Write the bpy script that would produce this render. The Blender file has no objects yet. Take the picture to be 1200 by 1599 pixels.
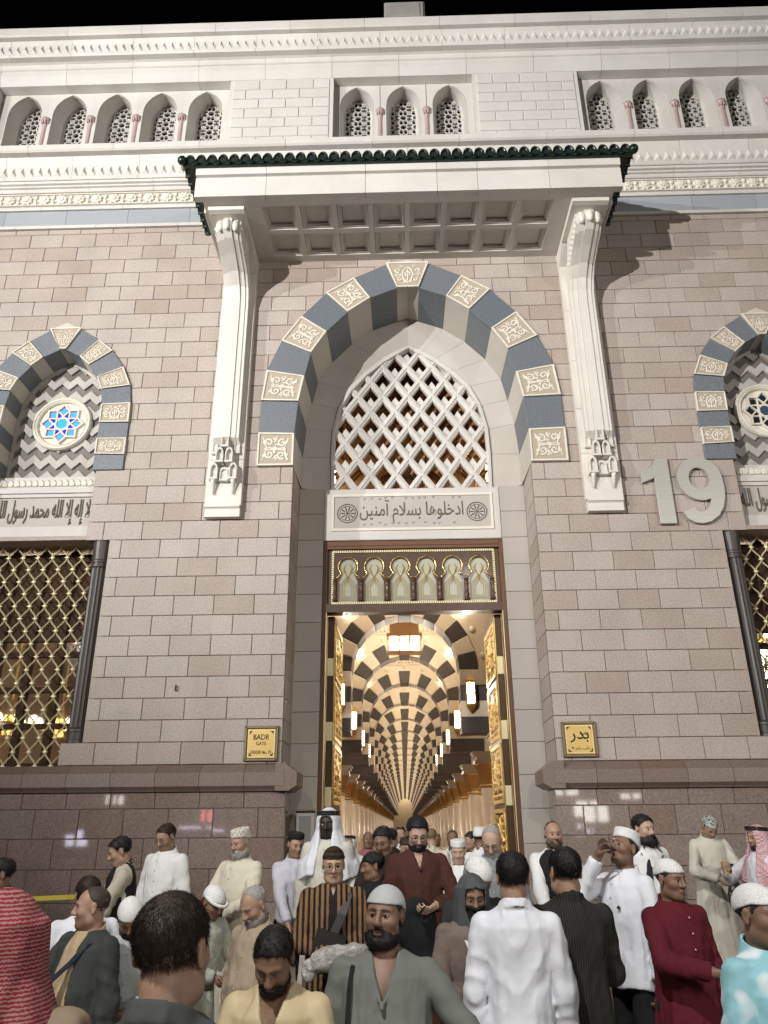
import bpy, math, random
import numpy as np
from mathutils import Vector, Matrix
random.seed(19)
rng = np.random.default_rng(19)
S = bpy.context.scene
COL = S.collection

# ------------------------------------------------------------------ camera
GATE_DIST, EYE = 11.0, 1.9
cam = bpy.data.cameras.new('camera')
cam.sensor_fit = 'VERTICAL'; cam.sensor_height = 36.0
cam.lens = 36.0 * 1202.5 / 1599.0
cam.clip_end = 600.0; cam.clip_start = 0.05
cam_o = bpy.data.objects.new('camera', cam)
def cam_matrix(pitch, yaw, roll):
    cp, sp, cw, sw = math.cos(pitch), math.sin(pitch), math.cos(yaw), math.sin(yaw)
    f = Vector((sw*cp, cw*cp, sp)); r = Vector((cw, -sw, 0)); d = f.cross(r)
    cr, sr = math.cos(roll), math.sin(roll)
    r2 = cr*r + sr*d; d2 = -sr*r + cr*d
    m = Matrix((r2, -d2, -f)).transposed().to_4x4()
    m.translation = Vector((-0.2, -GATE_DIST, EYE))
    return m
cam_o.matrix_world = cam_matrix(math.radians(22.288), math.radians(-1.288), math.radians(0.452))
COL.objects.link(cam_o); S.camera = cam_o

# ------------------------------------------------------------------ night sky, floodlights, exposure
W = bpy.data.worlds.new('World'); S.world = W; W.use_nodes = True
nt = W.node_tree; nt.nodes.clear()
sky = nt.nodes.new('ShaderNodeTexSky'); sky.sky_type = 'NISHITA'; sky.sun_disc = False
sky.sun_elevation = math.radians(-4.0); sky.sun_rotation = math.radians(200)
bgn = nt.nodes.new('ShaderNodeBackground'); bgn.inputs['Strength'].default_value = 0.004
outw = nt.nodes.new('ShaderNodeOutputWorld')
nt.links.new(sky.outputs[0], bgn.inputs[0]); nt.links.new(bgn.outputs[0], outw.inputs[0])

def spot(name, loc, aim, watt, cone, blend, radius, col=(1, .95, .86)):
    l = bpy.data.lights.new(name, 'SPOT'); l.energy = watt; l.color = col
    l.spot_size = math.radians(cone); l.spot_blend = blend; l.shadow_soft_size = radius
    o = bpy.data.objects.new(name, l); COL.objects.link(o); o.location = loc
    o.rotation_euler = (Vector(aim) - Vector(loc)).to_track_quat('-Z', 'Y').to_euler()
    return o
# two floodlights on masts to the left of the gate throw the doubled shadows on the wall, a weak soft fill is added at the right
spot('floodlight', (-15.2, -24.5, 10.2), (0.5, 0, 13.6), 33000, 58, 1.0, 0.12, (1, .985, .96))
spot('floodlight', (-24.0, -18.6, 10.8), (1.5, 0, 13.2), 17000, 58, 1.0, 0.12, (1, .985, .96))
spot('floodlight', (17.0, -27.0, 9.0), (-1.0, 0, 6.0), 8500, 50, 1.0, 1.6, (1, .96, .90))
# lamp over the plaza, high above the crowd, plus a weak added frontal fill
spot('plaza_floodlight', (-6.5, -19.0, 19.0), (-0.4, -7.0, 1.0), 15500, 38, 1.0, 0.25, (1, .98, .94))
spot('plaza_floodlight', (4.0, -30.0, 15.0), (0, -6.5, 0.5), 5200, 50, 1.0, 0.9, (1, .96, .90))
S.view_settings.view_transform = 'Standard'; S.view_settings.look = 'None'
S.view_settings.exposure = 0.12; S.view_settings.gamma = 1.0
S.view_settings.use_curve_mapping = False
S.render.engine = 'CYCLES'
cy = S.cycles
cy.use_denoising = True; cy.use_light_tree = True
cy.max_bounces = 8; cy.diffuse_bounces = 3; cy.glossy_bounces = 3; cy.transmission_bounces = 6; cy.transparent_max_bounces = 8
cy.sample_clamp_indirect = 4.0; cy.caustics_reflective = False; cy.caustics_refractive = False

# ------------------------------------------------------------------ materials
def N(nt, typ, **kw):
    n = nt.nodes.new(typ)
    for k, v in kw.items():
        if k in n.inputs: n.inputs[k].default_value = v
        else: setattr(n, k, v)
    return n
def rgba(c): return (c[0], c[1], c[2], 1.0)
MATS = {}
def mat(name, col, rough=.6, metal=0.0, spec=.5, speck=None, var=0.0, bump=None, emit=None, objcol=False,
        coords='world', stretch=(1, 1, 1), blotch=0.0, coat=0.0, trans=0.0, alpha=1.0, wear=None):
    """procedural principled material: grain (speck), piece-to-piece tone (var), soft blotches, fine relief (bump)"""
    if name in MATS: return MATS[name]
    m = bpy.data.materials.new(name); m.use_nodes = True; nt = m.node_tree; L = nt.links
    b = nt.nodes['Principled BSDF']; b.inputs['Roughness'].default_value = rough
    b.inputs['Metallic'].default_value = metal; b.inputs['Specular IOR Level'].default_value = spec
    b.inputs['Coat Weight'].default_value = coat; b.inputs['Coat Roughness'].default_value = .08
    b.inputs['Transmission Weight'].default_value = trans; b.inputs['Alpha'].default_value = alpha
    if coords == 'world':
        vec = N(nt, 'ShaderNodeNewGeometry').outputs['Position']
    else:
        vec = N(nt, 'ShaderNodeTexCoord').outputs['Object']
    if stretch != (1, 1, 1):
        mp = N(nt, 'ShaderNodeMapping'); mp.inputs['Scale'].default_value = stretch
        L.new(vec, mp.inputs[0]); vec = mp.outputs[0]
    if objcol:
        cur = N(nt, 'ShaderNodeObjectInfo').outputs['Color']
    else:
        rg = N(nt, 'ShaderNodeRGB'); rg.outputs[0].default_value = rgba(col); cur = rg.outputs[0]
    def mixin(fac, c2, blend='MIX'):
        nonlocal cur
        mx = nt.nodes.new('ShaderNodeMix'); mx.data_type = 'RGBA'; mx.blend_type = blend
        if isinstance(fac, (int, float)): mx.inputs[0].default_value = fac
        else: L.new(fac, mx.inputs[0])
        L.new(cur, mx.inputs[6])
        if isinstance(c2, tuple): mx.inputs[7].default_value = rgba(c2)
        else: L.new(c2, mx.inputs[7])
        cur = mx.outputs[2]
    if speck:
        sc, amt, c2 = speck
        n1 = N(nt, 'ShaderNodeTexNoise', Scale=sc, Detail=3.0, Roughness=.7); L.new(vec, n1.inputs['Vector'])
        rp = nt.nodes.new('ShaderNodeValToRGB'); rp.color_ramp.elements[0].position = .42; rp.color_ramp.elements[1].position = .62
        L.new(n1.outputs['Fac'], rp.inputs[0])
        ml = N(nt, 'ShaderNodeMath', operation='MULTIPLY'); L.new(rp.outputs[0], ml.inputs[0]); ml.inputs[1].default_value = amt
        mixin(ml.outputs[0], c2)
    if blotch:
        n2 = N(nt, 'ShaderNodeTexNoise', Scale=1.3, Detail=4.0, Roughness=.6); L.new(vec, n2.inputs['Vector'])
        mr = N(nt, 'ShaderNodeMapRange'); L.new(n2.outputs['Fac'], mr.inputs[0])
        mr.inputs[1].default_value = .3; mr.inputs[2].default_value = .7; mr.inputs[3].default_value = 1 - blotch; mr.inputs[4].default_value = 1 + blotch
        mixin(1.0, mr.outputs[0], 'MULTIPLY')
    if wear:
        sc, amt, c2 = wear
        n3 = N(nt, 'ShaderNodeTexNoise', Scale=sc, Detail=5.0, Roughness=.65)
        mp = N(nt, 'ShaderNodeMapping'); mp.inputs['Scale'].default_value = (1, 1, .25); L.new(vec, mp.inputs[0]); L.new(mp.outputs[0], n3.inputs['Vector'])
        rp = nt.nodes.new('ShaderNodeValToRGB'); rp.color_ramp.elements[0].position = .55; rp.color_ramp.elements[1].position = .75
        L.new(n3.outputs['Fac'], rp.inputs[0])
        ml = N(nt, 'ShaderNodeMath', operation='MULTIPLY'); L.new(rp.outputs[0], ml.inputs[0]); ml.inputs[1].default_value = amt
        mixin(ml.outputs[0], c2)
    if var:
        oi = N(nt, 'ShaderNodeObjectInfo'); ge = N(nt, 'ShaderNodeNewGeometry')
        ad = N(nt, 'ShaderNodeMath', operation='ADD'); L.new(oi.outputs['Random'], ad.inputs[0]); L.new(ge.outputs['Random Per Island'], ad.inputs[1])
        fr = N(nt, 'ShaderNodeMath', operation='FRACT'); L.new(ad.outputs[0], fr.inputs[0])
        hs = N(nt, 'ShaderNodeHueSaturation')
        pw = N(nt, 'ShaderNodeMath', operation='POWER'); L.new(fr.outputs[0], pw.inputs[0]); pw.inputs[1].default_value = 2.0
        mr = N(nt, 'ShaderNodeMapRange'); L.new(pw.outputs[0], mr.inputs[0]); mr.inputs[3].default_value = 1 + var * .6; mr.inputs[4].default_value = 1 - var
        ms = N(nt, 'ShaderNodeMapRange'); L.new(pw.outputs[0], ms.inputs[0]); ms.inputs[3].default_value = .9; ms.inputs[4].default_value = 1 + var * 3
        L.new(mr.outputs[0], hs.inputs['Value']); L.new(ms.outputs[0], hs.inputs['Saturation']); L.new(cur, hs.inputs['Color']); cur = hs.outputs[0]
    L.new(cur, b.inputs['Base Color'])
    if bump:
        sc, st = bump[:2]
        n4 = N(nt, 'ShaderNodeTexNoise', Scale=sc, Detail=4.0); L.new(vec, n4.inputs['Vector'])
        bp = N(nt, 'ShaderNodeBump', Strength=st, Distance=.01 if len(bump) < 3 else bump[2]); L.new(n4.outputs['Fac'], bp.inputs['Height']); L.new(bp.outputs[0], b.inputs['Normal'])
    if emit:
        b.inputs['Emission Color'].default_value = rgba(emit[0]); b.inputs['Emission Strength'].default_value = emit[1]
    MATS[name] = m
    return m

GRANITE = mat('beige_granite', (.44, .378, .328), .55, speck=(42, .6, (.26, .212, .18)), var=.095, bump=(110, .25), blotch=.08, wear=(.9, .25, (.30, .25, .215)))
DADO = mat('polished_brown_granite', (.28, .222, .19), .035, speck=(55, .6, (.115, .086, .072)), var=.08, blotch=.1)
DADOROUGH = mat('flamed_brown_granite', (.22, .165, .135), .42, speck=(60, .6, (.085, .06, .048)), var=.10, bump=(120, .15))
CREAM = mat('cream_limestone', (.59, .565, .525), .6, speck=(30, .12, (.50, .44, .36)), var=.035, blotch=.06, bump=(60, .08), wear=(1.1, .22, (.42, .37, .30)))
PLAIN = mat('pale_plain_stone', (.45, .41, .36), .55, speck=(60, .12, (.38, .33, .27)), var=.04, blotch=.05)
CARVED = mat('carved_cream_marble', (.70, .655, .56), .5, blotch=.06, bump=(90, .1))
RECESS = mat('tan_carving_ground', (.44, .39, .32), .7, speck=(70, .3, (.26, .2, .14)), bump=(80, .2))
BLUE = mat('blue_grey_granite', (.17, .185, .204), .45, speck=(45, .7, (.085, .098, .115)), var=.08)
BLUEBAND = mat('pale_blue_grey_stone', (.33, .35, .37), .5, speck=(70, .35, (.26, .28, .30)), var=.06, wear=(.8, .25, (.42, .42, .42)))
MORTAR = mat('dark_mortar_joint', (.13, .11, .092), .9)
PINK = mat('rose_marble', (.42, .31, .295), .35, speck=(40, .3, (.33, .2, .19)))
DARKCOL = mat('dark_fluted_stone', (.062, .052, .046), .4, speck=(70, .4, (.03, .026, .023)))
GOLD = mat('polished_brass', (.83, .60, .21), .28, metal=1.0)
PALEGOLD = mat('pale_gilded_metal', (.88, .78, .48), .42, metal=.4)
ENGR = mat('shaded_engraving', (.13, .11, .09), .8)  # dark grey-brown of the engraved lettering and rosettes
WOOD = mat('dark_walnut', (.085, .042, .02), .4, speck=(14, .5, (.045, .02, .01)), stretch=(6, 6, .6), coat=.08)
WOOD_RED = mat('reddish_teak', (.15, .066, .028), .42, speck=(12, .5, (.09, .036, .014)), stretch=(8, 8, .5), coat=.08)
GREEN = mat('green_glazed_tile', (.005, .014, .010), .36, spec=.35, coat=.15, var=.15, speck=(9, .4, (.006, .02, .014)))
NICKEL = mat('satin_nickel', (.52, .51, .45), .36, metal=.45, speck=(3, .2, (.40, .39, .34)), stretch=(.4, 1, 6))
INK = mat('dark_engraving', (.045, .036, .03), .8)
BLACK = mat('black_plastic', (.012, .012, .013), .45)
DARKGLASS = mat('dark_window_glass', (.02, .025, .03), .08, coat=.5)

# ------------------------------------------------------------------ mesh helpers
class MB:
    """collects faces, then becomes ONE mesh"""
    def __init__(s): s.v = []; s.f = []; s.mi = []
    def add(s, verts, faces, mi=0):
        o = len(s.v); s.v += [tuple(p) for p in verts]; s.f += [tuple(i + o for i in q) for q in faces]; s.mi += [mi] * len(faces)
    def box(s, x0, x1, y0, y1, z0, z1, mi=0):
        s.add([(x0,y0,z0),(x1,y0,z0),(x1,y1,z0),(x0,y1,z0),(x0,y0,z1),(x1,y0,z1),(x1,y1,z1),(x0,y1,z1)],
              [(0,3,2,1),(4,5,6,7),(0,1,5,4),(1,2,6,5),(2,3,7,6),(3,0,4,7)], mi)
    def prism(s, poly, y0, y1, ch=0.0, mi=0, back=False):
        """poly in (x,z), extruded from front y0 to back y1, front edges chamfered by ch"""
        n = len(poly)
        a = sum(poly[i][0]*poly[(i+1) % n][1] - poly[(i+1) % n][0]*poly[i][1] for i in range(n))
        if a < 0: poly = poly[::-1]
        rings = []
        if ch > 0: rings.append([(p[0], y0, p[1]) for p in inset(poly, ch)]); rings.append([(p[0], y0 + ch, p[1]) for p in poly])
        else: rings.append([(p[0], y0, p[1]) for p in poly])
        rings.append([(p[0], y1, p[1]) for p in poly])
        v = [p for r in rings for p in r]; f = [tuple(range(n))]
        for k in range(len(rings) - 1):
            for i in range(n):
                j = (i + 1) % n
                f.append((k*n + i, (k+1)*n + i, (k+1)*n + j, k*n + j))
        if back: f.append(tuple(range((len(rings)-1)*n, len(rings)*n))[::-1])
        s.add(v, f, mi)
    def tube(s, path, r, n=6, mi=0, closed=False, flat=1.0):
        P = [Vector(p) for p in path]; m = len(P); v = []; f = []
        for i, p in enumerate(P):
            if closed: t = (P[(i+1) % m] - P[i-1])
            else: t = (P[min(i+1, m-1)] - P[max(i-1, 0)])
            t.normalize()
            up = Vector((0, 1, 0)) if abs(t.y) < .9 else Vector((1, 0, 0))
            a = t.cross(up).normalized(); b = a.cross(t).normalized()
            rr = r[i] if isinstance(r, (list, tuple)) else r
            for k in range(n):
                th = 2*math.pi*k/n
                v.append(p + a*math.cos(th)*rr + b*math.sin(th)*rr*flat)
        for i in range(m if closed else m - 1):
            j = (i + 1) % m
            for k in range(n):
                l = (k + 1) % n
                f.append((i*n + k, i*n + l, j*n + l, j*n + k))
        if not closed: f += [tuple(range(n))[::-1], tuple(range((m-1)*n, m*n))]
        s.add(v, f, mi)
    def lathe(s, prof, cx, cy, n=16, mi=0, sx=1.0, flute=0.0):
        v = []; f = []
        for (r, z) in prof:
            for k in range(n):
                th = 2*math.pi*k/n; rr = r*(1 - flute*(k % 2))
                v.append((cx + math.cos(th)*rr*sx, cy + math.sin(th)*rr, z))
        for i in range(len(prof) - 1):
            for k in range(n):
                l = (k + 1) % n
                f.append((i*n + k, i*n + l, (i+1)*n + l, (i+1)*n + k))
        f += [tuple(range(n))[::-1], tuple(range((len(prof)-1)*n, len(prof)*n))]
        s.add(v, f, mi)
    def ball(s, c, r, n=8, m=6, mi=0, sc=(1, 1, 1)):
        s.lathe2(c, [(r*math.sin(math.pi*i/m), -r*math.cos(math.pi*i/m)) for i in range(m+1)], n, mi, sc)
    def lathe2(s, c, prof, n, mi, sc):
        v = []; f = []
        for (r, z) in prof:
            for k in range(n):
                th = 2*math.pi*k/n; v.append((c[0]+math.cos(th)*max(r, 1e-4)*sc[0], c[1]+math.sin(th)*max(r, 1e-4)*sc[1], c[2]+z*sc[2]))
        for i in range(len(prof)-1):
            for k in range(n):
                l = (k+1) % n; f.append((i*n+k, i*n+l, (i+1)*n+l, (i+1)*n+k))
        s.add(v, f, mi)
    def extrude_x(s, prof, x0, x1, mi=0):
        """closed profile in (y,z) extruded along x, capped"""
        n = len(prof)
        a = sum(prof[i][0]*prof[(i+1) % n][1] - prof[(i+1) % n][0]*prof[i][1] for i in range(n))
        if a < 0: prof = prof[::-1]
        v = [(x0, y, z) for y, z in prof] + [(x1, y, z) for y, z in prof]
        f = [tuple(range(n))[::-1], tuple(range(n, 2*n))]
        for i in range(n):
            j = (i+1) % n; f.append((i, j, n + j, n + i))
        s.add(v, f, mi)
    def mesh(s, name, mats=None, smooth=False):
        me = bpy.data.meshes.new(name); me.from_pydata(s.v, [], s.f)
        for m in (mats if isinstance(mats, (list, tuple)) else [mats] if mats else []): me.materials.append(m)
        if any(s.mi): me.polygons.foreach_set('material_index', s.mi)
        if smooth: me.polygons.foreach_set('use_smooth', [True]*len(me.polygons))
        me.update(); return me
    def obj(s, name, mats, parent=None, smooth=False, loc=None, kind=None):
        return link(name, s.mesh(name, mats, smooth), parent, loc, kind)
def inset(poly, d):
    """polygon moved inwards by d (counter-clockwise in x,z)"""
    n = len(poly); out = []
    for i in range(n):
        p0, p1, p2 = Vector(poly[i-1]), Vector(poly[i]), Vector(poly[(i+1) % n])
        e1 = p1 - p0; e2 = p2 - p1
        if e1.length < 1e-9 or e2.length < 1e-9: out.append((p1.x, p1.y)); continue
        e1.normalize(); e2.normalize()
        n1 = Vector((-e1.y, e1.x)); n2 = Vector((-e2.y, e2.x))
        b = n1 + n2; q = b.dot(n1)
        b = b / q if abs(q) > .2 else n1
        out.append((p1.x + b.x*d, p1.y + b.y*d))
    return out
def link(name, me, parent=None, loc=None, kind=None):
    o = bpy.data.objects.new(name, me); COL.objects.link(o)
    if parent is not None: o.parent = parent
    if loc is not None: o.location = loc
    if kind: o['kind'] = kind
    return o
def tag(o, label, cat=None, group=None, kind=None):
    o['label'] = label
    if cat: o['category'] = cat
    if group: o['group'] = group
    if kind: o['kind'] = kind
    return o
def thing(name, label, cat, loc=(0, 0, 0), group=None):
    o = bpy.data.objects.new(name, None); COL.objects.link(o); o.location = loc; o.empty_display_size = .2
    return tag(o, label, cat, group)
def lerp(a, b, t): return a + (b - a)*t
def text_mesh(txt, size, depth, align='CENTER', offset=0.0, res=3):
    c = bpy.data.curves.new('lettering', 'FONT'); c.body = txt; c.size = size; c.extrude = depth; c.align_x = align; c.align_y = 'CENTER'
    c.offset = offset; c.resolution_u = res
    o = bpy.data.objects.new('lettering', c); COL.objects.link(o)
    bpy.context.view_layer.update()
    me = bpy.data.meshes.new_from_object(o.evaluated_get(bpy.context.evaluated_depsgraph_get()))
    bpy.data.objects.remove(o)
    co = np.empty(len(me.vertices)*3); me.vertices.foreach_get('co', co); co = co.reshape(-1, 3)
    co = co[:, [0, 2, 1]]; co[:, 1] *= -1           # stand it up, facing -Y
    me.vertices.foreach_set('co', co.ravel()); me.update()
    return me, co
def fit_text(txt, cx, y, cz, w, h, depth, material, parent, name='lettering', offset=0.0, shear=0.0):
    me, co = text_mesh(txt, 1.0, depth, offset=offset)
    if len(co) == 0: return None
    lo, hi = co.min(0), co.max(0)
    co[:, 0] = (co[:, 0] - (lo[0]+hi[0])/2) * (w/(hi[0]-lo[0])) + cx
    co[:, 2] = (co[:, 2] - (lo[2]+hi[2])/2) * (h/(hi[2]-lo[2])) + cz
    co[:, 1] = co[:, 1] + y
    me.vertices.foreach_set('co', co.ravel()); me.materials.clear(); me.materials.append(material); me.update()
    return link(name, me, parent)
# Arabic letters joined into their presentation forms, written out right to left
FORMS = {'ا':(0xFE8D,0),'أ':(0xFE83,0),'إ':(0xFE87,0),'آ':(0xFE81,0),'ب':(0xFE8F,1),'ت':(0xFE95,1),'ح':(0xFEA1,1),'خ':(0xFEA5,1),'د':(0xFEA9,0),'ر':(0xFEAD,0),
         'س':(0xFEB1,1),'ق':(0xFED5,1),'ل':(0xFEDD,1),'م':(0xFEE1,1),'ن':(0xFEE5,1),'ه':(0xFEE9,1),'و':(0xFEED,0),'ي':(0xFEF1,1)}
def arabic(s):
    out = []
    for w in s.split(' '):
        i = 0; r = []; prev = False
        while i < len(w):
            c = w[i]
            if c == 'ل' and i + 1 < len(w) and w[i+1] in 'اأإآ':
                base = {'ا':0xFEFB,'أ':0xFEF7,'إ':0xFEF9,'آ':0xFEF5}[w[i+1]]
                r.append(chr(base + (1 if prev else 0))); prev = False; i += 2; continue
            if c in FORMS:
                b, dual = FORMS[c]
                nxt = dual and i + 1 < len(w) and w[i+1] in FORMS
                r.append(chr(b + ((3 if nxt else 1) if prev else (2 if nxt else 0)))); prev = bool(nxt)
            else: r.append(c); prev = False
            i += 1
        out.append(''.join(r[::-1]))
    return ' '.join(out[::-1])
# ================================================================== ground
STEP1, STEP2, FLOOR = -4.1, -2.0, 0.3
def ground_z(y): return 0.0 if y < STEP1 else (.15 if y < STEP2 else FLOOR)
PAVE = mat('pale_plaza_marble', (.27, .25, .23), .35, speck=(30, .2, (.22, .2, .18)), blotch=.12, bump=(40, .05))
STEPM = mat('worn_brown_granite_step', (.20, .165, .135), .5, speck=(70, .5, (.11, .09, .075)), blotch=.15)
g = MB(); g.add([(-150,-150,-.02),(150,-150,-.02),(150,60,-.02),(-150,60,-.02)], [(0,1,2,3)])
tag(g.obj('ground', mat('dark_plaza_ground', (.15, .14, .13), .5, blotch=.15)), 'grey paving of the plaza', kind='structure')
pv = thing('plaza_paving', 'pale stone paving slabs of the plaza before the gate', 'paving'); pv['kind'] = 'structure'
slab = MB(); slab.prism([(-.597,-.597),(.597,-.597),(.597,.597),(-.597,.597)], 0, .03, .004)
sm_ = slab.mesh('paving_slab', PAVE)
for ix in range(-7, 8):
    for iy in range(6):
        o = link('paving_slab', sm_, pv, (ix*1.2, STEP1 - .6 - iy*1.2, 0)); o.rotation_euler = (-math.pi/2, 0, 0)
st = thing('entrance_steps', 'two low brown granite steps running along the wall', 'steps'); st['kind'] = 'structure'
for (y0, y1, z) in ((STEP1, STEP2, .15), (STEP2, 0.0, FLOOR)):
    x = -10.0
    while x < 10:
        w = random.choice((1.2, 1.5))
        a = MB(); c = .008
        a.extrude_x([(y0, z-.2), (y0, z-.012), (y0+.012, z), (y1, z), (y1, z-.2)], x+.003, x+w-.003)
        a.obj('step_stone', STEPM, st); x += w
# ================================================================== the wall, stone by stone
AX = 5.9
MAIN_OUT = [(2.46,7.21),(2.46,7.81),(2.45,8.40),(2.385,8.985),(2.165,9.558),(1.84,10.06),(1.43,10.535),(.94,10.85),(.38,11.13),(0,11.22)]
MAIN_IN = [(1.88,7.21),(1.88,7.79),(1.835,8.375),(1.75,8.86),(1.655,9.31),(1.40,9.735),(1.045,10.125),(.655,10.416),(.19,10.614),(0,10.68)]
WIN_OUT = [(1.30,7.20),(1.30,7.46),(1.30,7.758),(1.30,8.049),(1.29,8.413),(1.245,8.744),(1.09,9.114),(.867,9.435),(.602,9.668),(.275,9.889),(0,10.03)]
WIN_IN = [(.815,7.20),(.815,7.48),(.815,7.765),(.815,8.055),(.805,8.40),(.765,8.685),(.665,8.93),(.494,9.165),(.315,9.335),(.055,9.485),(0,9.51)]
def half_at(prof, z):
    for (x0, z0), (x1, z1) in zip(prof, prof[1:]):
        if z0 <= z <= z1 and z1 > z0: return lerp(x0, x1, (z - z0)/(z1 - z0))
    return prof[0][0] if z < prof[0][1] else 0.0
mid = lambda A, B: [((a[0]+b[0])/2, (a[1]+b[1])/2) for a, b in zip(A, B)]
MM, WM = mid(MAIN_OUT, MAIN_IN), mid(WIN_OUT, WIN_IN)
def gap_main(z): return 1.88 if z < 7.23 else half_at(MM, z)
def gap_win(z):
    if z < 3.02: return .93
    if z < 6.0195: return 1.23
    if z < 7.23: return .86
    return half_at(WM, z)
facade = thing('mosque_facade', 'tall beige granite mosque facade with carved cream cornices', 'facade')
ROW = .30
blocks = []                                     # (polygon, course)
core = MB()
XEND = 10.2
for k in range(32):
    z0 = 2.72 + ROW*k; z1 = min(z0 + ROW, 12.13)
    if z1 - z0 < .1: continue
    e = .002
    gm0, gm1 = gap_main(z0 + e), gap_main(z1 - e)
    gw0, gw1 = gap_win(z0 + e), gap_win(z1 - e)
    for sgn in (-1, 1):
        spans = []                               # solid spans on this side: (inner x bottom, inner x top, outer x bottom, outer x top)
        spans.append((gm0, gm1, AX - gw0, AX - gw1)); spans.append((AX + gw0, AX + gw1, XEND, XEND))
        if gw0 <= 0 and gw1 <= 0: spans = [(gm0, gm1, XEND, XEND)]
        for (a0, a1, b0, b1) in spans:
            core.prism([(sgn*a0, z0), (sgn*b0, z0), (sgn*b1, z1), (sgn*a1, z1)], .035, .06)
            joints = [2.08 + .6*j + (.3 if k % 2 else 0) for j in range(-4, 14)]
            js = [x for x in joints if max(a0, a1) + .13 < x < min(b0, b1) - .1]
            ed = [(a0, a1)] + [(x, x) for x in js] + [(b0, b1)]
            for (p0, p1), (q0, q1) in zip(ed, ed[1:]):
                G = .0035
                l0, l1, r0, r1 = p0 + G, p1 + G, q0 - G, q1 - G
                if p0 == 0: l0 = G
                if p1 == 0: l1 = G
                poly = [(sgn*l0, z0 + G), (sgn*r0, z0 + G), (sgn*r1, z1 - G), (sgn*l1, z1 - G)]
                if r0 - l0 < .03 and r1 - l1 < .03: continue
                if r1 - l1 < .012: poly = poly[:2] + [(sgn*(l1+r1)/2, z1 - G)]
                blocks.append(poly)
core.obj('wall_core', MORTAR, facade)
def screen(X, Y, Z):
    v = cam_o.matrix_world.inverted() @ Vector((X, Y, Z))
    f = 1202.5
    return (600 + f*v.x/-v.z, 799.5 - f*v.y/-v.z, -v.z)
def vis_size(poly):
    cx = sum(p[0] for p in poly)/len(poly); cz = sum(p[1] for p in poly)/len(poly)
    px, py, d = screen(cx, 0, cz)
    if not (-20 < px < 1220 and -20 < py < 1620): return 0
    if 11.2 < cz and abs(cx) < 3.4: return 0
    w = max(p[0] for p in poly) - min(p[0] for p in poly)
    return w/d/d
blocks.sort(key=vis_size, reverse=True)
BM = {}
def block_mesh(poly, name, m, depth=.05, ch=.006, tilt=True):
    cx = sum(p[0] for p in poly)/len(poly); cz = sum(p[1] for p in poly)/len(poly)
    loc = [(round(p[0]-cx, 4), round(p[1]-cz, 4)) for p in poly]
    key = (tuple(loc), m.name, depth)
    if key not in BM:
        b = MB(); b.prism(loc, 0, depth, ch); BM[key] = b.mesh(name, m)
    return BM[key], (cx, cz)
rest = MB()
for i, poly in enumerate(blocks):
    dy = random.uniform(-.0015, .0015)
    if i < 298:
        me, (cx, cz) = block_mesh(poly, 'stone_block', GRANITE)
        link('stone_block', me, facade, (cx, dy, cz))
    else: rest.prism(poly, dy, .05, .006)
rest.obj('stone_block', GRANITE, facade, kind='stuff')
# jamb stones: the sides of the deep doorway
DEPTH = .85
for sgn in (-1, 1):
    for k in range(15):
        z0 = 2.72 + ROW*k
        b = MB(); x0, x1 = sorted((sgn*1.882, sgn*1.96))
        b.box(x0, x1, .012, DEPTH, z0 + .005, z0 + ROW - .005); b.obj('jamb_stone', GRANITE, facade)
    b = MB(); x0, x1 = sorted((sgn*1.9, sgn*2.0)); b.box(x0, x1, .05, DEPTH, FLOOR, 7.2); b.obj('jamb_core', MORTAR, facade)
    # plain slabs beside the door frame
    z = FLOOR
    while z < 7.18:
        h = min(.46, 7.2 - z)
        b = MB(); b.prism([(sgn*1.88, z+.003), (sgn*1.468, z+.003), (sgn*1.468, z+h-.003), (sgn*1.88, z+h-.003)], DEPTH - .002, DEPTH + .2, .004)
        b.obj('architrave_slab', PLAIN, facade); z += h
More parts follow.
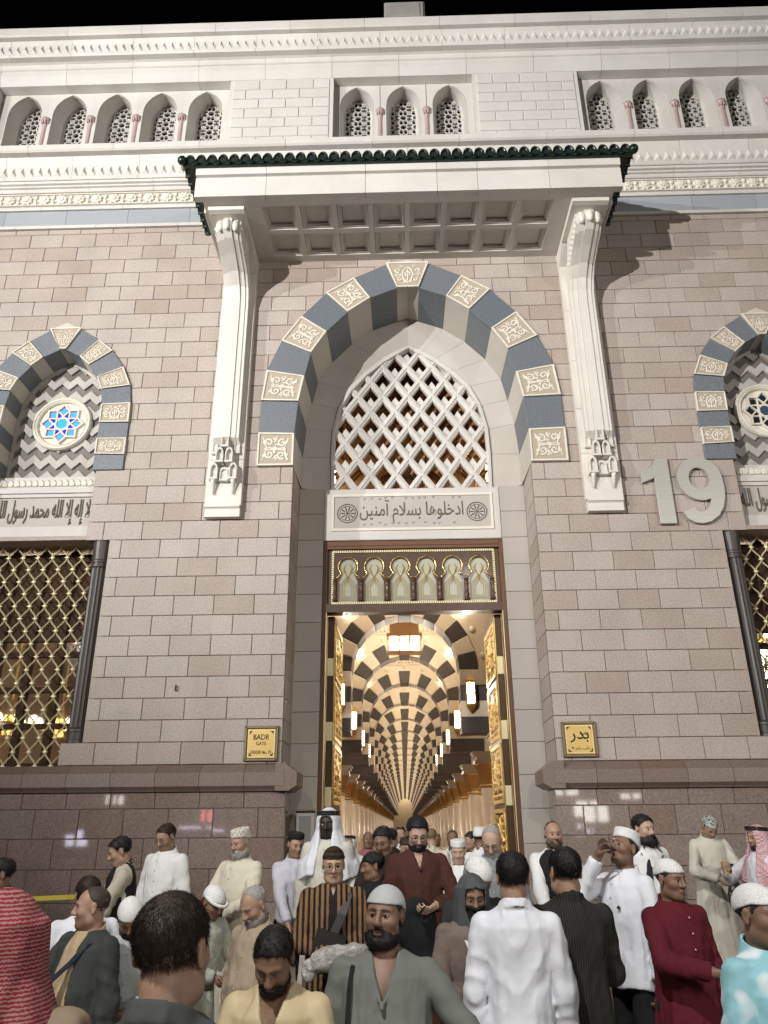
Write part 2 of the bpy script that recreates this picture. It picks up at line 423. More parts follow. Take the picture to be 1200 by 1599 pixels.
# dado: polished brown granite below, with a chamfered moulding on top
dado_rows = [(FLOOR, .66), (.66, 1.03), (1.03, 1.42), (1.42, 1.79), (1.79, 2.155), (2.155, 2.36)]
for sgn in (-1, 1):
    for k, (z0, z1) in enumerate(dado_rows):
        off = .3 if k % 2 else 0.0
        xs = [1.795] + [x for x in (2.15 + off*1.0 + .6*j for j in range(16)) if x < XEND] + [XEND]
        if k == 5: xs = [1.795] + [x for x in (2.35 + .6*j for j in range(16)) if x < XEND] + [XEND]
        for a, b_ in zip(xs, xs[1:]):
            if b_ - a < .08: continue
            poly = [(sgn*(a+.004), z0+.004), (sgn*(b_-.004), z0+.004), (sgn*(b_-.004), z1-.004), (sgn*(a+.004), z1-.004)]
            me, (cx, cz) = block_mesh(poly, 'dado_stone', DADO, .07, .005)
            o = link('dado_stone', me, facade, (cx, -.06 + random.uniform(-.001, .001), cz))
            o.rotation_euler = (random.uniform(-.004, .004), 0, random.uniform(-.004, .004))
        b = MB(); x0, x1 = sorted((sgn*1.80, sgn*1.93)); b.box(x0, x1, -.04, .5, z0+.004, z1-.004); b.obj('dado_return', DADO, facade)
    b = MB(); x0, x1 = sorted((sgn*1.82, sgn*XEND)); b.box(x0, x1, -.045, .06, FLOOR, 2.70); b.obj('dado_core', MORTAR, facade)
    xs = [1.80] + [2.35 + .6*j for j in range(14) if 2.35 + .6*j < XEND] + [XEND]
    for a, b_ in zip(xs, xs[1:]):
        b = MB()
        b.extrude_x([(.05, 2.365), (-.10, 2.365), (-.115, 2.385), (-.17, 2.43), (-.17, 2.60), (-.03, 2.712), (.05, 2.712)], *sorted((sgn*(a+.003), sgn*(b_-.003))))
        b.obj('dado_moulding', DADOROUGH, facade)
    # the moulding turns into the doorway
    b = MB(); s_ = sgn
    pr = [(1.93, 2.365), (1.74, 2.365), (1.72, 2.385), (1.64, 2.43), (1.64, 2.60), (1.80, 2.712), (1.93, 2.712)]
    b.prism([(s_*x, z) for x, z in pr], -.165, .52, .0, back=True)
    b.obj('dado_moulding', DADOROUGH, facade)
# ------------------------------------------------------------------ bands above the granite
def band(prof, x0, x1, step, name, m, off=0.0, gap=.003):
    x = x0
    first = True
    while x < x1 - .01:
        w = (step*off if first and off else step); first = False
        e = min(x + w, x1)
        key = (name, tuple(prof), round(e - x, 3))
        if key not in BM:
            b = MB(); b.extrude_x(prof, -(e-x)/2 + gap, (e-x)/2 - gap); BM[key] = b.mesh(name, m)
        link(name, BM[key], facade, ((x+e)/2, 0, 0)); x = e
bx0, bx1 = -XEND, XEND
band([(.06,12.13),(-.045,12.13),(-.045,12.195),(.06,12.195)], bx0, bx1, 1.5, 'band_moulding', CREAM)
band([(.06,12.197),(-.02,12.197),(-.02,12.548),(.06,12.548)], bx0, bx1, 1.15, 'blue_band_stone', BLUEBAND, .4)
band([(.06,12.55),(-.06,12.55),(-.075,12.58),(-.06,12.63),(.06,12.63)], bx0, bx1, 1.5, 'band_moulding', CREAM, .3)
band([(.06,12.632),(-.07,12.632),(-.07,12.90),(.06,12.90)], bx0, bx1, 1.3, 'frieze_ground', mat('frieze_ground_stone', (.50, .47, .41), .6))
band([(.06,12.902),(-.13,12.902),(-.15,12.93),(-.15,12.965),(-.19,12.975),(-.19,13.01),(-.235,13.02),(-.25,13.06),(.06,13.06)], bx0, bx1, 1.2, 'cornice_stone', CREAM, .6)
band([(.06,13.062),(-.27,13.062),(-.29,13.09),(-.29,13.36),(-.34,13.50),(-.36,13.545),(.06,13.545)], bx0, bx1, 1.25, 'cornice_stone', CREAM, .2)
band([(.06,13.547),(-.47,13.547),(-.50,13.575),(-.50,13.70),(-.47,13.72),(.7,13.72)], bx0, bx1, 1.6, 'ledge_stone', CREAM)
band([(.2,15.87),(-.0,15.87),(-.0,15.88),(-.07,16.08),(-.07,16.20),(-.1,16.215),(-.1,16.34),(-.15,16.36),(.2,16.36)], bx0, bx1, 1.35, 'cornice_stone', CREAM, .5)
band([(.2,16.362),(-.26,16.362),(-.28,16.40),(-.28,16.68),(-.33,16.74),(.2,16.74)], bx0, bx1, 1.25, 'cornice_stone', CREAM, .8)
band([(.2,16.742),(-.42,16.742),(-.45,16.775),(-.45,16.96),(-.42,16.985),(.2,16.985)], bx0, bx1, 1.5, 'cornice_stone', CREAM, .3)
b = MB(); b.box(bx0, bx1, .26, 2.2, 16.2, 16.98); b.box(bx0, bx1, 1.2, 2.2, 13.7, 16.2); b.obj('upper_wall_core', CREAM, facade)
# rows of carved points
tooth = MB()
tooth.add([(-.072,0,0),(.072,0,0),(0,0,.25),(.012,-.065,.075)], [(0,1,3),(1,2,3),(2,0,3)])
tm = tooth.mesh('cornice_tooth', CREAM)
for i in range(121):
    x = -9.95 + i*.1655
    for (y, z) in ((-.288, 13.12), (-.278, 16.42)): link('cornice_tooth', tm, facade, (x, y, z))
# star frieze
def star_poly(n, R, r, rot=0): return [((R if i % 2 == 0 else r)*math.cos(math.pi*i/n + rot), (R if i % 2 == 0 else r)*math.sin(math.pi*i/n + rot)) for i in range(2*n)]
orn = MB(); orn.prism(star_poly(8, .118, .088, math.pi/8), -.035, .0, .012); orn.prism(star_poly(8, .06, .042), -.055, -.034, .008)
for sx in (-1, 1):
    for sz in (-1, 1):
        orn.ball((sx*.155, -.01, sz*.062), 1, 7, 5, sc=(.03, .028, .048))
orn.prism([(.142,-.012),(.168,-.012),(.168,.012),(.142,.012)], -.02, 0, .004)
om = orn.mesh('frieze_star', CARVED)
for i in range(62): link('frieze_star', om, facade, (-10.0 + i*.327, -.07, 12.766))
b = MB(); b.box(bx0, bx1, -.1, -.065, 12.634, 12.652); b.box(bx0, bx1, -.1, -.065, 12.882, 12.90); b.obj('frieze_border', CARVED, facade)
# ashlar panels between the window groups
for sgn in (-1, 1):
    for (xa, xb) in ((1.39, 3.47), (8.2, XEND)):
        b = MB(); x0, x1 = sorted((sgn*xa, sgn*xb)); b.box(x0, x1, .004, .5, 13.72, 15.868); b.obj('ashlar_ground', CREAM, facade)
        for k in range(8):
            z0 = 13.80 + k*.255
            js = [xa + .07] + [x for x in (xa + .13 + (.27 if k % 2 else 0) + .54*j for j in range(5)) if xa + .2 < x < xb - .15] + [xb - .07]
            for p, q in zip(js, js[1:]):
                poly = [(sgn*(p+.008), z0+.008), (sgn*(q-.008), z0+.008), (sgn*(q-.008), z0+.247), (sgn*(p+.008), z0+.247)]
                me, (cx, cz) = block_mesh(poly, 'ashlar_block', CREAM, .03, .007)
                link('ashlar_block', me, facade, (cx, -.014, cz))
# arcade of small windows
def arch_curve(hw, zs, za, n=7, bulge=.62):
    """right half of a pointed arch: from (hw, zs) up to (0, za)"""
    out = []
    for i in range(n + 1):
        t = i/n
        # quadratic bezier with a full shoulder
        c = (hw, zs + (za - zs)*bulge)
        out.append(((1-t)**2*hw + 2*t*(1-t)*c[0] + 0, (1-t)**2*zs + 2*t*(1-t)*c[1] + t*t*za))
    return out
HW, ZS, ZA = .345, 15.28, 15.835
arcF = arch_curve(HW, ZS, ZA, 9, .72)
PITCH = .92
def star_screen_mesh(hw, z0, z1, za):
    """pierced stone screen: eight-pointed stars joined by bars, clipped to the arch"""
    b = MB()
    def inside(x, z): return z > z0 and abs(x) < hw and (z < z1 or abs(x) < hw*math.sqrt(max(0, 1 - ((z - z1)/(za - z1))**1.6)))
    def seg(p, q, w=.013):
        n = 6; pts = [(lerp(p[0], q[0], i/n), lerp(p[1], q[1], i/n)) for i in range(n+1)]
        ins = [pt for pt in pts if inside(*pt)]
        if len(ins) < 2: return
        (xa, za_), (xb, zb) = ins[0], ins[-1]
        d = Vector((xb-xa, zb-za_)); L = d.length
        if L < 1e-4: return
        d /= L; nx, nz = -d.y*w, d.x*w
        b.prism([(xa+nx, za_+nz), (xa-nx, za_-nz), (xb-nx, zb-nz), (xb+nx, zb+nz)], 0, .05, .004)
    u = .26
    for iz in range(-1, 6):
        for ix in range(-2, 3):
            cx, cz = ix*u, z1 - .02 + (iz-3)*u*1.0
            sp = star_poly(8, .095, .062)
            for i in range(16):
                p, q = sp[i], sp[(i+1) % 16]; seg((cx+p[0], cz+p[1]), (cx+q[0], cz+q[1]), .011)
            for i in range(0, 16, 2):
                p = sp[i]; k = 1.5 if (i // 2) % 2 == 0 else 1.9
                seg((cx+p[0], cz+p[1]), (cx+p[0]*k, cz+p[1]*k), .011)
            for dx, dz in ((u/2, u/2),):
                qx, qz = cx+dx, cz+dz; s_ = .05
                for (p, q) in (((-s_,0),(0,s_)),((0,s_),(s_,0)),((s_,0),(0,-s_)),((0,-s_),(-s_,0))): seg((qx+p[0], qz+p[1]), (qx+q[0], qz+q[1]), .011)
    # rim
    rim = [(hw, z0), (hw, z1)] + [(hw*math.cos(a), z1 + (za-z1)*math.sin(a)**.8) for a in (0.3, .6, .9, 1.2, math.pi/2)]
    for sx in (-1, 1):
        for p, q in zip(rim, rim[1:]):
            d = Vector((q[0]-p[0], q[1]-p[1])).normalized(); w = .022
            b.prism([(sx*(p[0]+d.y*w), p[1]-d.x*w), (sx*(p[0]-d.y*w), p[1]+d.x*w), (sx*(q[0]-d.y*w), q[1]+d.x*w), (sx*(q[0]+d.y*w), q[1]-d.x*w)], -.012, .06)
    return b.mesh('pierced_screen', CREAM)
scr = star_screen_mesh(.275, 14.5, 15.42, 15.95)
nm = MB()
for sx in (-1, 1):
    pl = [(sx*PITCH/2*.998, 13.72), (sx*PITCH/2*.998, 15.866), (0, 15.866), (0, ZA)] + [(sx*x, z) for x, z in arcF[::-1][1:]] + [(sx*HW, 13.72)]
    nm.prism(pl, 0, .05)
    # splayed reveal back to the screen
    fr = [(HW, 13.72)] + arcF; bk = [(.285, 13.72)] + [(x*.285/HW, z + .10) for x, z in arcF]
    for (p, q, r, s_) in zip(fr, fr[1:], bk, bk[1:]):
        f = [(sx*p[0], 0, p[1]), (sx*q[0], 0, q[1]), (sx*s_[0], .40, s_[1]), (sx*r[0], .40, r[1])]
        nm.add(f, [(0, 1, 2, 3) if sx > 0 else (0, 3, 2, 1)])
niche_me = nm.mesh('niche_arch', CREAM)
cm = MB(); cm.lathe([(.055,0),(.055,.60),(.068,.605),(.06,.63),(.058,.66),(.085,.74),(.098,.76),(.098,.80)], 0, 0, 14)
cap = MB()
for i in range(10):
    a = 2*math.pi*i/10; cap.ball((.078*math.cos(a), .078*math.sin(a), .705), 1, 6, 5, sc=(.02, .02, .055))
col_me = cm.mesh('small_column', PINK, True); cap_me = cap.mesh('leaf_capital', PINK, True)
bk_me = MB(); bk_me.box(-PITCH/2, PITCH/2, .74, .8, 13.7, 16.2); bk_me = bk_me.mesh('dark_opening', mat('dark_attic_interior', (.03, .026, .022), .9))  # near-black board puts the unlit attic's darkness into colour
fl = MB(); fl.box(-PITCH/2, PITCH/2, 0, .75, 13.70, 13.722); fl_me = fl.mesh('niche_sill', CREAM)
def niche(x):
    n = link('arcade_window', niche_me, facade, (x, .2, 0))
    link('pierced_screen', scr, n, (0, .38, 0)); link('window_void', bk_me, n, (0, -.1, 0)); link('niche_sill', fl_me, n, (0, 0, 0))
def ncol(x):
    c = link('small_column', col_me, facade, (x, .23, 14.38)); link('leaf_capital', cap_me, c)
    bb = MB(); bb.lathe([(.085,0),(.085,.05),(.06,.08)], 0, 0, 12); bb.obj('column_base', PINK, c, loc=(0, 0, -.05))
groups = [[-.93, 0, .93], [3.99, 4.91, 5.83, 6.75, 7.67], [-3.99, -4.91, -5.83, -6.75, -7.67]]
for gq in groups:
    gq.sort()
    for x in gq: niche(x)
    for a, c in zip(gq, gq[1:]): ncol((a + c)/2)
    for side, xe in ((-1, gq[0] - PITCH/2), (1, gq[-1] + PITCH/2)):   # close the ends of each recess
        lim = min((v for v in (1.39, 3.47, 8.2)), key=lambda v: abs(v - abs(xe)))*(1 if xe > 0 else -1)
        if abs(xe - lim) > .005:
            q = MB(); x0, x1 = sorted((xe, lim)); q.box(x0, x1, .2, .25, 13.72, 15.866); q.obj('niche_pier', CREAM, facade)
b = MB(); b.tube([(-3.42, 0, 3.72), (-3.42, -.03, 3.72), (-3.42, -.035, 3.80)], .012, 6); b.obj('wall_hook', INK, facade)
# ------------------------------------------------------------------ roof box behind the parapet
rb = MB(); rb.prism([(-.37, 18.2), (.53, 18.2), (.53, 18.85), (-.37, 18.85)], .5, 1.3, .05, back=True)
rbo = rb.obj('rooftop_housing', mat('grey_painted_metal', (.30, .29, .265), .5, blotch=.1)); tag(rbo, 'plain grey boxy housing on the roof above the gate', 'roof housing')
q = MB(); q.box(-.2, -.1, .7, .8, 16.9, 18.25); q.box(.26, .36, .7, .8, 16.9, 18.25); q.obj('support_post', BLACK, rbo)
rp_ = MB(); rp_.prism([(-.27, 18.36), (.43, 18.36), (.43, 18.76), (-.27, 18.76)], .48, .5, .02); rp_.obj('front_panel', MATS['grey_painted_metal'], rbo)
# ================================================================== main arch
arch = thing('gate_arch', 'large pointed entrance arch of alternating blue-grey and carved cream voussoirs', 'arch', (0, 0, 0))
ARCHBACK = [(x*.985, lerp(7.21, z, .985)) for x, z in MAIN_IN]
def relief_paths(kind):
    """scrolling leaf carving in a unit square, as polylines"""
    P = []
    def spiral(cx, cy, r, a0, turns, sgn, n=15):
        return [(cx + r*(1 - .86*i/n)*math.cos(a0 + sgn*turns*2*math.pi*i/n), cy + r*(1 - .86*i/n)*math.sin(a0 + sgn*turns*2*math.pi*i/n)) for i in range(n+1)]
    if kind == 'scroll':
        for (cx, cy, a, s_) in ((.3,.27,-2.2,1),(.7,.3,.4,-1),(.28,.72,2.0,-1),(.72,.74,-.6,1)):
            P.append((spiral(cx, cy, .155, a, 1.25, s_), .030))
        for (cx, cy, a, s_) in ((.5,.5,.3,1),(.12,.3,1.2,-1),(.12,.75,-1.2,1),(.88,.28,2,1),(.88,.74,-2,-1),(.5,.12,0,1),(.5,.9,0,-1)): P.append((spiral(cx, cy, .075, a, 1.0, s_, 9), .026))
        P.append(([(.08,.08),(.2,.45),(.48,.5),(.8,.55),(.93,.92)], .030)); P.append(([(.08,.9),(.2,.55),(.5,.48),(.82,.45),(.93,.1)], .024))
        for (x, y, a) in ((.5,.16,1.57),(.5,.86,-1.57),(.14,.5,0),(.87,.5,3.14),(.5,.35,.7),(.52,.64,2.6)):
            P.append(([(x, y), (x+.07*math.cos(a), y+.07*math.sin(a)), (x+.13*math.cos(a+.5), y+.13*math.sin(a+.5))], .034))
    else:
        for sx in (1, -1):
            f = lambda x: .5 + sx*x
            P.append(([(f(0),.1),(f(.16),.25),(f(.2),.5),(f(.13),.72),(f(0),.88)], .034))
            P.append((spiral(f(.32), .28, .11, 1.2, 1.1, -sx), .028)); P.append((spiral(f(.32), .7, .12, -1.4, 1.1, sx), .028))
            P.append(([(f(.05),.42),(f(.1),.55),(f(0),.68)], .034))
            P.append((spiral(f(.42), .5, .07, 0, 1.0, sx, 9), .024)); P.append((spiral(f(.16), .14, .06, 1, 1.0, sx, 9), .024)); P.append((spiral(f(.18), .9, .06, 2, 1.0, -sx, 9), .024))
            P.append(([(f(.2),.48),(f(.33),.5),(f(.44),.46)], .028))
        P.append(([(.5,.2),(.5,.8)], .028))
    return P
RELIEF = {k: relief_paths(k) for k in ('scroll', 'leaf')}
def carved(parent, quad, y, kind):
    """raised border and leaf scrolls on a carved voussoir; quad = inner-low, outer-low, outer-high, inner-high (x,z)"""
    a, b_, c, d = [Vector(p) for p in quad]
    def uv(u, v): return (a*(1-u)*(1-v) + b_*u*(1-v) + c*u*v + d*(1-u)*v)
    m = MB()
    L = ((b_-a).length + (d-a).length)/2
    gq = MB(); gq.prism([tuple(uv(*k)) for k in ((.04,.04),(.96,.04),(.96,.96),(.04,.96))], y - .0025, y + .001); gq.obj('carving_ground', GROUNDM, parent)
    w = .05
    for (p, q, r, s_) in (((0,0),(1,0),(1-w,w),(w,w)), ((1,0),(1,1),(1-w,1-w),(1-w,w)), ((1,1),(0,1),(w,1-w),(1-w,1-w)), ((0,1),(0,0),(w,w),(w,1-w))):
        m.prism([tuple(uv(*k)) for k in (p, q, r, s_)], y - .020, y + .002, .004)
    asp = (d-a).length/(b_-a).length
    for path, wd in RELIEF[kind]:
        pts = [uv(.09 + .82*u, .09 + .82*v) for u, v in path]
        n = len(pts)
        m.tube([(p.x, y - .008, p.y) for p in pts], [wd*L*1.05*(1 - .35*i/(n-1)) for i in range(n)], 5, flat=.5)
    m.obj('carved_relief', CARVED, parent)
def voussoirs(parent, OUT, IN, x0, back, first_light, y0=-.05, kind='scroll'):
    n = len(OUT)
    bk = [(x*.985, lerp(OUT[0][1], z, .985)) for x, z in IN]
    for sgn in (-1, 1):
        for i in range(n - 2):
            light = (i % 2 == 0) == first_light
            g_ = .003
            quad = [(IN[i][0], IN[i][1]+g_), (OUT[i][0], OUT[i][1]+g_), (OUT[i+1][0], OUT[i+1][1]-g_), (IN[i+1][0], IN[i+1][1]-g_)]
            qs = [(x0 + sgn*x, z) for x, z in quad]
            yy = y0 + (.0 if light else .006)
            m = MB(); m.prism(qs, yy, .03, .006, back=True)
            # soffit of the stone, running into the wall
            a, d = qs[0], qs[3]; ab = (x0 + sgn*bk[i][0], bk[i][1]+g_); db = (x0 + sgn*bk[i+1][0], bk[i+1][1]-g_)
            f = [(a[0], .02, a[1]), (d[0], .02, d[1]), (db[0], back, db[1]), (ab[0], back, ab[1])]
            t = .06*sgn
            f += [(p[0]+t, p[1], p[2]+.03) for p in f]
            fs = [(0,3,2,1),(4,5,6,7),(0,1,5,4),(1,2,6,5),(2,3,7,6),(3,0,4,7)]
            if sgn > 0: fs = [q[::-1] for q in fs]
            m.add(f, fs)
            o = m.obj('voussoir', (RECESS_FACE if light else BLUE), parent)
            if light: carved(o, [(x0 + sgn*x, z) for x, z in quad], yy, kind)
    # keystone
    i = n - 2
    quad = [(x0 - IN[i][0], IN[i][1]), (x0 - OUT[i][0], OUT[i][1]), (x0, OUT[i+1][1]), (x0 + OUT[i][0], OUT[i][1]), (x0 + IN[i][0], IN[i][1]), (x0, IN[i+1][1])]
    m = MB(); m.prism(quad, y0 - .01, .03, .006, back=True)
    for sgn in (-1, 1):
        a = (x0 + sgn*IN[i][0], IN[i][1]); d = (x0, IN[i+1][1]); ab = (x0 + sgn*bk[i][0], bk[i][1]); db = (x0, bk[i+1][1])
        f = [(a[0], .02, a[1]), (d[0], .02, d[1]), (db[0], back, db[1]), (ab[0], back, ab[1])]
        m.add(f, [(0,1,2,3) if sgn > 0 else (0,3,2,1)])
    o = m.obj('keystone', RECESS_FACE, parent)
    carved(o, [(x0 - IN[i][0], IN[i][1]), (x0 + IN[i][0], IN[i][1]), (x0 + OUT[i][0], OUT[i][1]), (x0 - OUT[i][0], OUT[i][1])][0:1] + [(x0 + IN[i][0], IN[i][1]), (x0 + OUT[i][0], OUT[i][1]+.02), (x0 - OUT[i][0], OUT[i][1]+.02)], y0 - .01, 'leaf')
RECESS_FACE = mat('cream_voussoir_stone', (.53, .495, .43), .6, speck=(60, .25, (.44, .40, .34)), blotch=.06)
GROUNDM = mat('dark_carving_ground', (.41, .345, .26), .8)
voussoirs(arch, MAIN_OUT, MAIN_IN, 0.0, DEPTH, True)
# plain splayed ring behind the striped soffit
B_IN = [(1.375,7.21),(1.385,7.87),(1.37,8.36),(1.27,8.83),(1.085,9.235),(.80,9.56),(.49,9.83),(.256,9.985),(0,10.11)]
A_OUT = [(1.875,7.21),(1.872,7.79),(1.82,8.375),(1.735,8.86),(1.64,9.28),(1.385,9.70),(1.03,10.085),(.645,10.37),(0,10.63)]
for sgn in (-1, 1):
    for i in range(len(A_OUT) - 1):
        a0, a1, b0, b1 = A_OUT[i], A_OUT[i+1], B_IN[i], B_IN[i+1]
        e = .002
        m = MB()
        f = [(sgn*b0[0], 1.0, b0[1]+e), (sgn*a0[0], DEPTH, a0[1]+e), (sgn*a1[0], DEPTH, a1[1]-e), (sgn*b1[0], 1.0, b1[1]-e)]
        f += [(p[0], p[1]+.15, p[2]) for p in f]
        fs = [(0,1,2,3),(4,7,6,5),(0,4,5,1),(1,5,6,2),(2,6,7,3),(3,7,4,0)]
        if sgn < 0: fs = [q[::-1] for q in fs]
        m.add(f, fs); m.obj('ring_stone', PLAIN, arch)
# ------------------------------------------------------------------ lattice window over the door
lat = thing('lattice_window', 'pointed window of diagonal stone lattice above the gate door', 'window', (0, 0, 0))
fr = MB()
for sgn in (-1, 1):
    for p, q in zip(B_IN, B_IN[1:]):
        ip = (max(p[0]-.06, 0), p[1] - (.06 if p[0] < 1.2 else 0)); iq = (max(q[0]-.06, 0), q[1] - .05 if q[0] < 1.2 else q[1])
        fr.prism([(sgn*p[0], p[1]), (sgn*q[0], q[1]), (sgn*iq[0], iq[1]), (sgn*ip[0], ip[1])], .955, 1.12, .008)
fr.obj('arch_frame', CREAM, lat)
def in_arch(x, z): return 7.19 < z < 10.09 and abs(x) < half_at(B_IN, max(z, 7.211))
DX, DZ = .444, .62                                   # one diamond
def bars(y, w, dep, ch, zoff, m, name):
    for s_ in (-1, 1):
        for k in range(-8, 9):
            # line through (k*DX + 0, 7.2+zoff) with slope s_*DZ/DX
            pts = []
            for i in range(0, 241):
                z = 7.17 + i*.0125; x = k*DX - .03 + s_*(z - 7.2 - zoff)*DX/DZ
                if in_arch(x, z): pts.append((x, z))
            if len(pts) < 8: continue
            (xa, za), (xb, zb) = pts[0], pts[-1]
            d = Vector((xb-xa, zb-za)).normalized(); nx, nz = d.y*w, -d.x*w
            b = MB()
            b.prism([(xa+nx, za+nz), (xb+nx, zb+nz), (xb-nx, zb-nz), (xa-nx, za-nz)], y + (.004 if s_ > 0 else 0), y + dep, ch, back=True)
            b.prism([(xa+nx*.4, za+nz*.4), (xb+nx*.4, zb+nz*.4), (xb-nx*.4, zb-nz*.4), (xa-nx*.4, za-nz*.4)], y - .022 + (.004 if s_ > 0 else 0), y + .02, .012)
            b.obj(name, m, lat)
bars(1.0, .059, .10, .014, 0, CREAM, 'lattice_bar')
stud = MB(); stud.prism([(-.15, .0), (0, -.21), (.15, .0), (.115, .055), (.075, .0), (0, .115), (-.075, .0), (-.115, .055)], 0, .05, .012)
stm = stud.mesh('lattice_point', CREAM)
for iz in range(0, 11):
    for ix in range(-4, 5):
        z = 7.2 + DZ/2*iz; x = (ix + (0 if iz % 2 == 0 else .5))*DX - .03
        if iz > 0 and in_arch(x, z + .15) and in_arch(x*1.05 + .1*(1 if x > 0 else -1), z): link('lattice_point', stm, lat, (x, 1.085, z + .235))
# ------------------------------------------------------------------ inscription over the door
ins = thing('gate_inscription', 'cream stone panel with engraved Arabic line between two rosettes over the door', 'sign', (0, 0, 0))
b = MB(); b.prism([(-1.465, 6.27), (1.465, 6.27), (1.465, 7.19), (-1.465, 7.19)], .86, 1.1, .012); b.obj('panel', CREAM, ins)
b = MB()
for (x0, x1, z0, z1) in ((-1.34,1.34,7.04,7.085),(-1.34,1.34,6.43,6.475),(-1.34,-1.30,6.475,7.04),(1.30,1.34,6.475,7.04)): b.box(x0, x1, .838, .862, z0, z1)
b.obj('raised_border', CARVED, ins)
b = MB(); b.box(-1.30, 1.30, .857, .87, 6.475, 7.04); b.obj('field', PLAIN, ins)
fit_text(arabic('ادخلوها بسلام آمنين'), -.01, .853, 6.77, 1.72, .42, .004, ENGR, ins, offset=.004)
for sx in (-1, 1):
    b = MB(); cx, cz = sx*1.075, 6.745
    b.tube([(cx + .165*math.cos(a), .855, cz + .165*math.sin(a)) for a in np.linspace(0, 2*math.pi, 28)[:-1]], .009, 5, closed=True)
    b.tube([(cx + .13*math.cos(a), .855, cz + .13*math.sin(a)) for a in np.linspace(0, 2*math.pi, 24)[:-1]], .006, 5, closed=True)
    for i in range(10):
        a = math.pi*i/5; b.tube([(cx + .03*math.cos(a), .854, cz + .03*math.sin(a)), (cx + .085*math.cos(a), .854, cz + .085*math.sin(a)), (cx + .125*math.cos(a), .854, cz + .125*math.sin(a))], [.004, .012, .005], 5)
    b.ball((cx, .854, cz), .022, 8, 6); b.obj('rosette', ENGR, ins)
b = MB()                                             # small vowel marks over and under the line
for i in range(15):
    x = -.78 + i*.112 + random.uniform(-.02, .02)
    for z in ((7.0 + random.uniform(-.012, .012)), 6.545 + random.uniform(-.02, .02)):
        if random.random() < .75: b.tube([(x-.018, .855, z+.02), (x, .855, z-.01), (x+.02, .855, z+.022)], .005, 4)
b.obj('vowel_mark', ENGR, ins, kind='stuff')
# ================================================================== arched windows either side
def clip_half(poly, a, b, c):
    """keep a*x+b*z<=c"""
    out = []
    for i in range(len(poly)):
        p, q = poly[i], poly[(i+1) % len(poly)]
        dp, dq = a*p[0]+b*p[1]-c, a*q[0]+b*q[1]-c
        if dp <= 0: out.append(p)
        if dp*dq < 0:
            t = dp/(dp-dq); out.append((lerp(p[0], q[0], t), lerp(p[1], q[1], t)))
    return out
def clip_arch(poly, inner):
    pts = [(-x, z) for x, z in inner] + [(x, z) for x, z in inner[::-1][1:]]
    pts = [(x, z) for x, z in pts]
    ordered = [(-x, z) for x, z in inner] + [(x, z) for x, z in inner[::-1][1:]]
    n = len(ordered)
    for i in range(n):
        p, q = ordered[i], ordered[(i+1) % n]
        ex, ez = q[0]-p[0], q[1]-p[1]
        # boundary runs clockwise (up left side, down right side): inside is on the right
        a, b_ = -ez, ex
        poly = clip_half(poly, a, b_, a*p[0] + b_*p[1])
        if len(poly) < 3: return []
    return poly
CHEV_D = mat('grey_chevron_stone', (.175, .16, .14), .6, speck=(60, .3, (.135, .122, .11)), var=.08)
CHEV_L = mat('pale_chevron_stone', (.47, .44, .40), .6, speck=(60, .2, (.4, .37, .33)), var=.06)
BLUEG = mat('cobalt_stained_glass', (.03, .05, .55), .15, emit=((.04, .07, .8), .25))
CYANG = mat('turquoise_stained_glass', (.05, .4, .55), .15, emit=((.07, .42, .9), .26))
PINKG = mat('violet_stained_glass', (.4, .15, .5), .15, emit=((.55, .22, .9), .4))
PANE = mat('window_pane', (.80, .72, .60), .04, trans=.96)
rp_ = MB(); rp_.ball((0,0,0), .03, 8, 5, sc=(1,.6,1)); rp_.prism(star_poly(4, .048, .017), -.012, .008, .004); rosette_me = rp_.mesh('grille_knot', PALEGOLD, True)
WINW = mat('dull_window_timber', (.075, .042, .024), .8, spec=.15, speck=(14, .5, (.04, .02, .012)), stretch=(6, 6, .6))
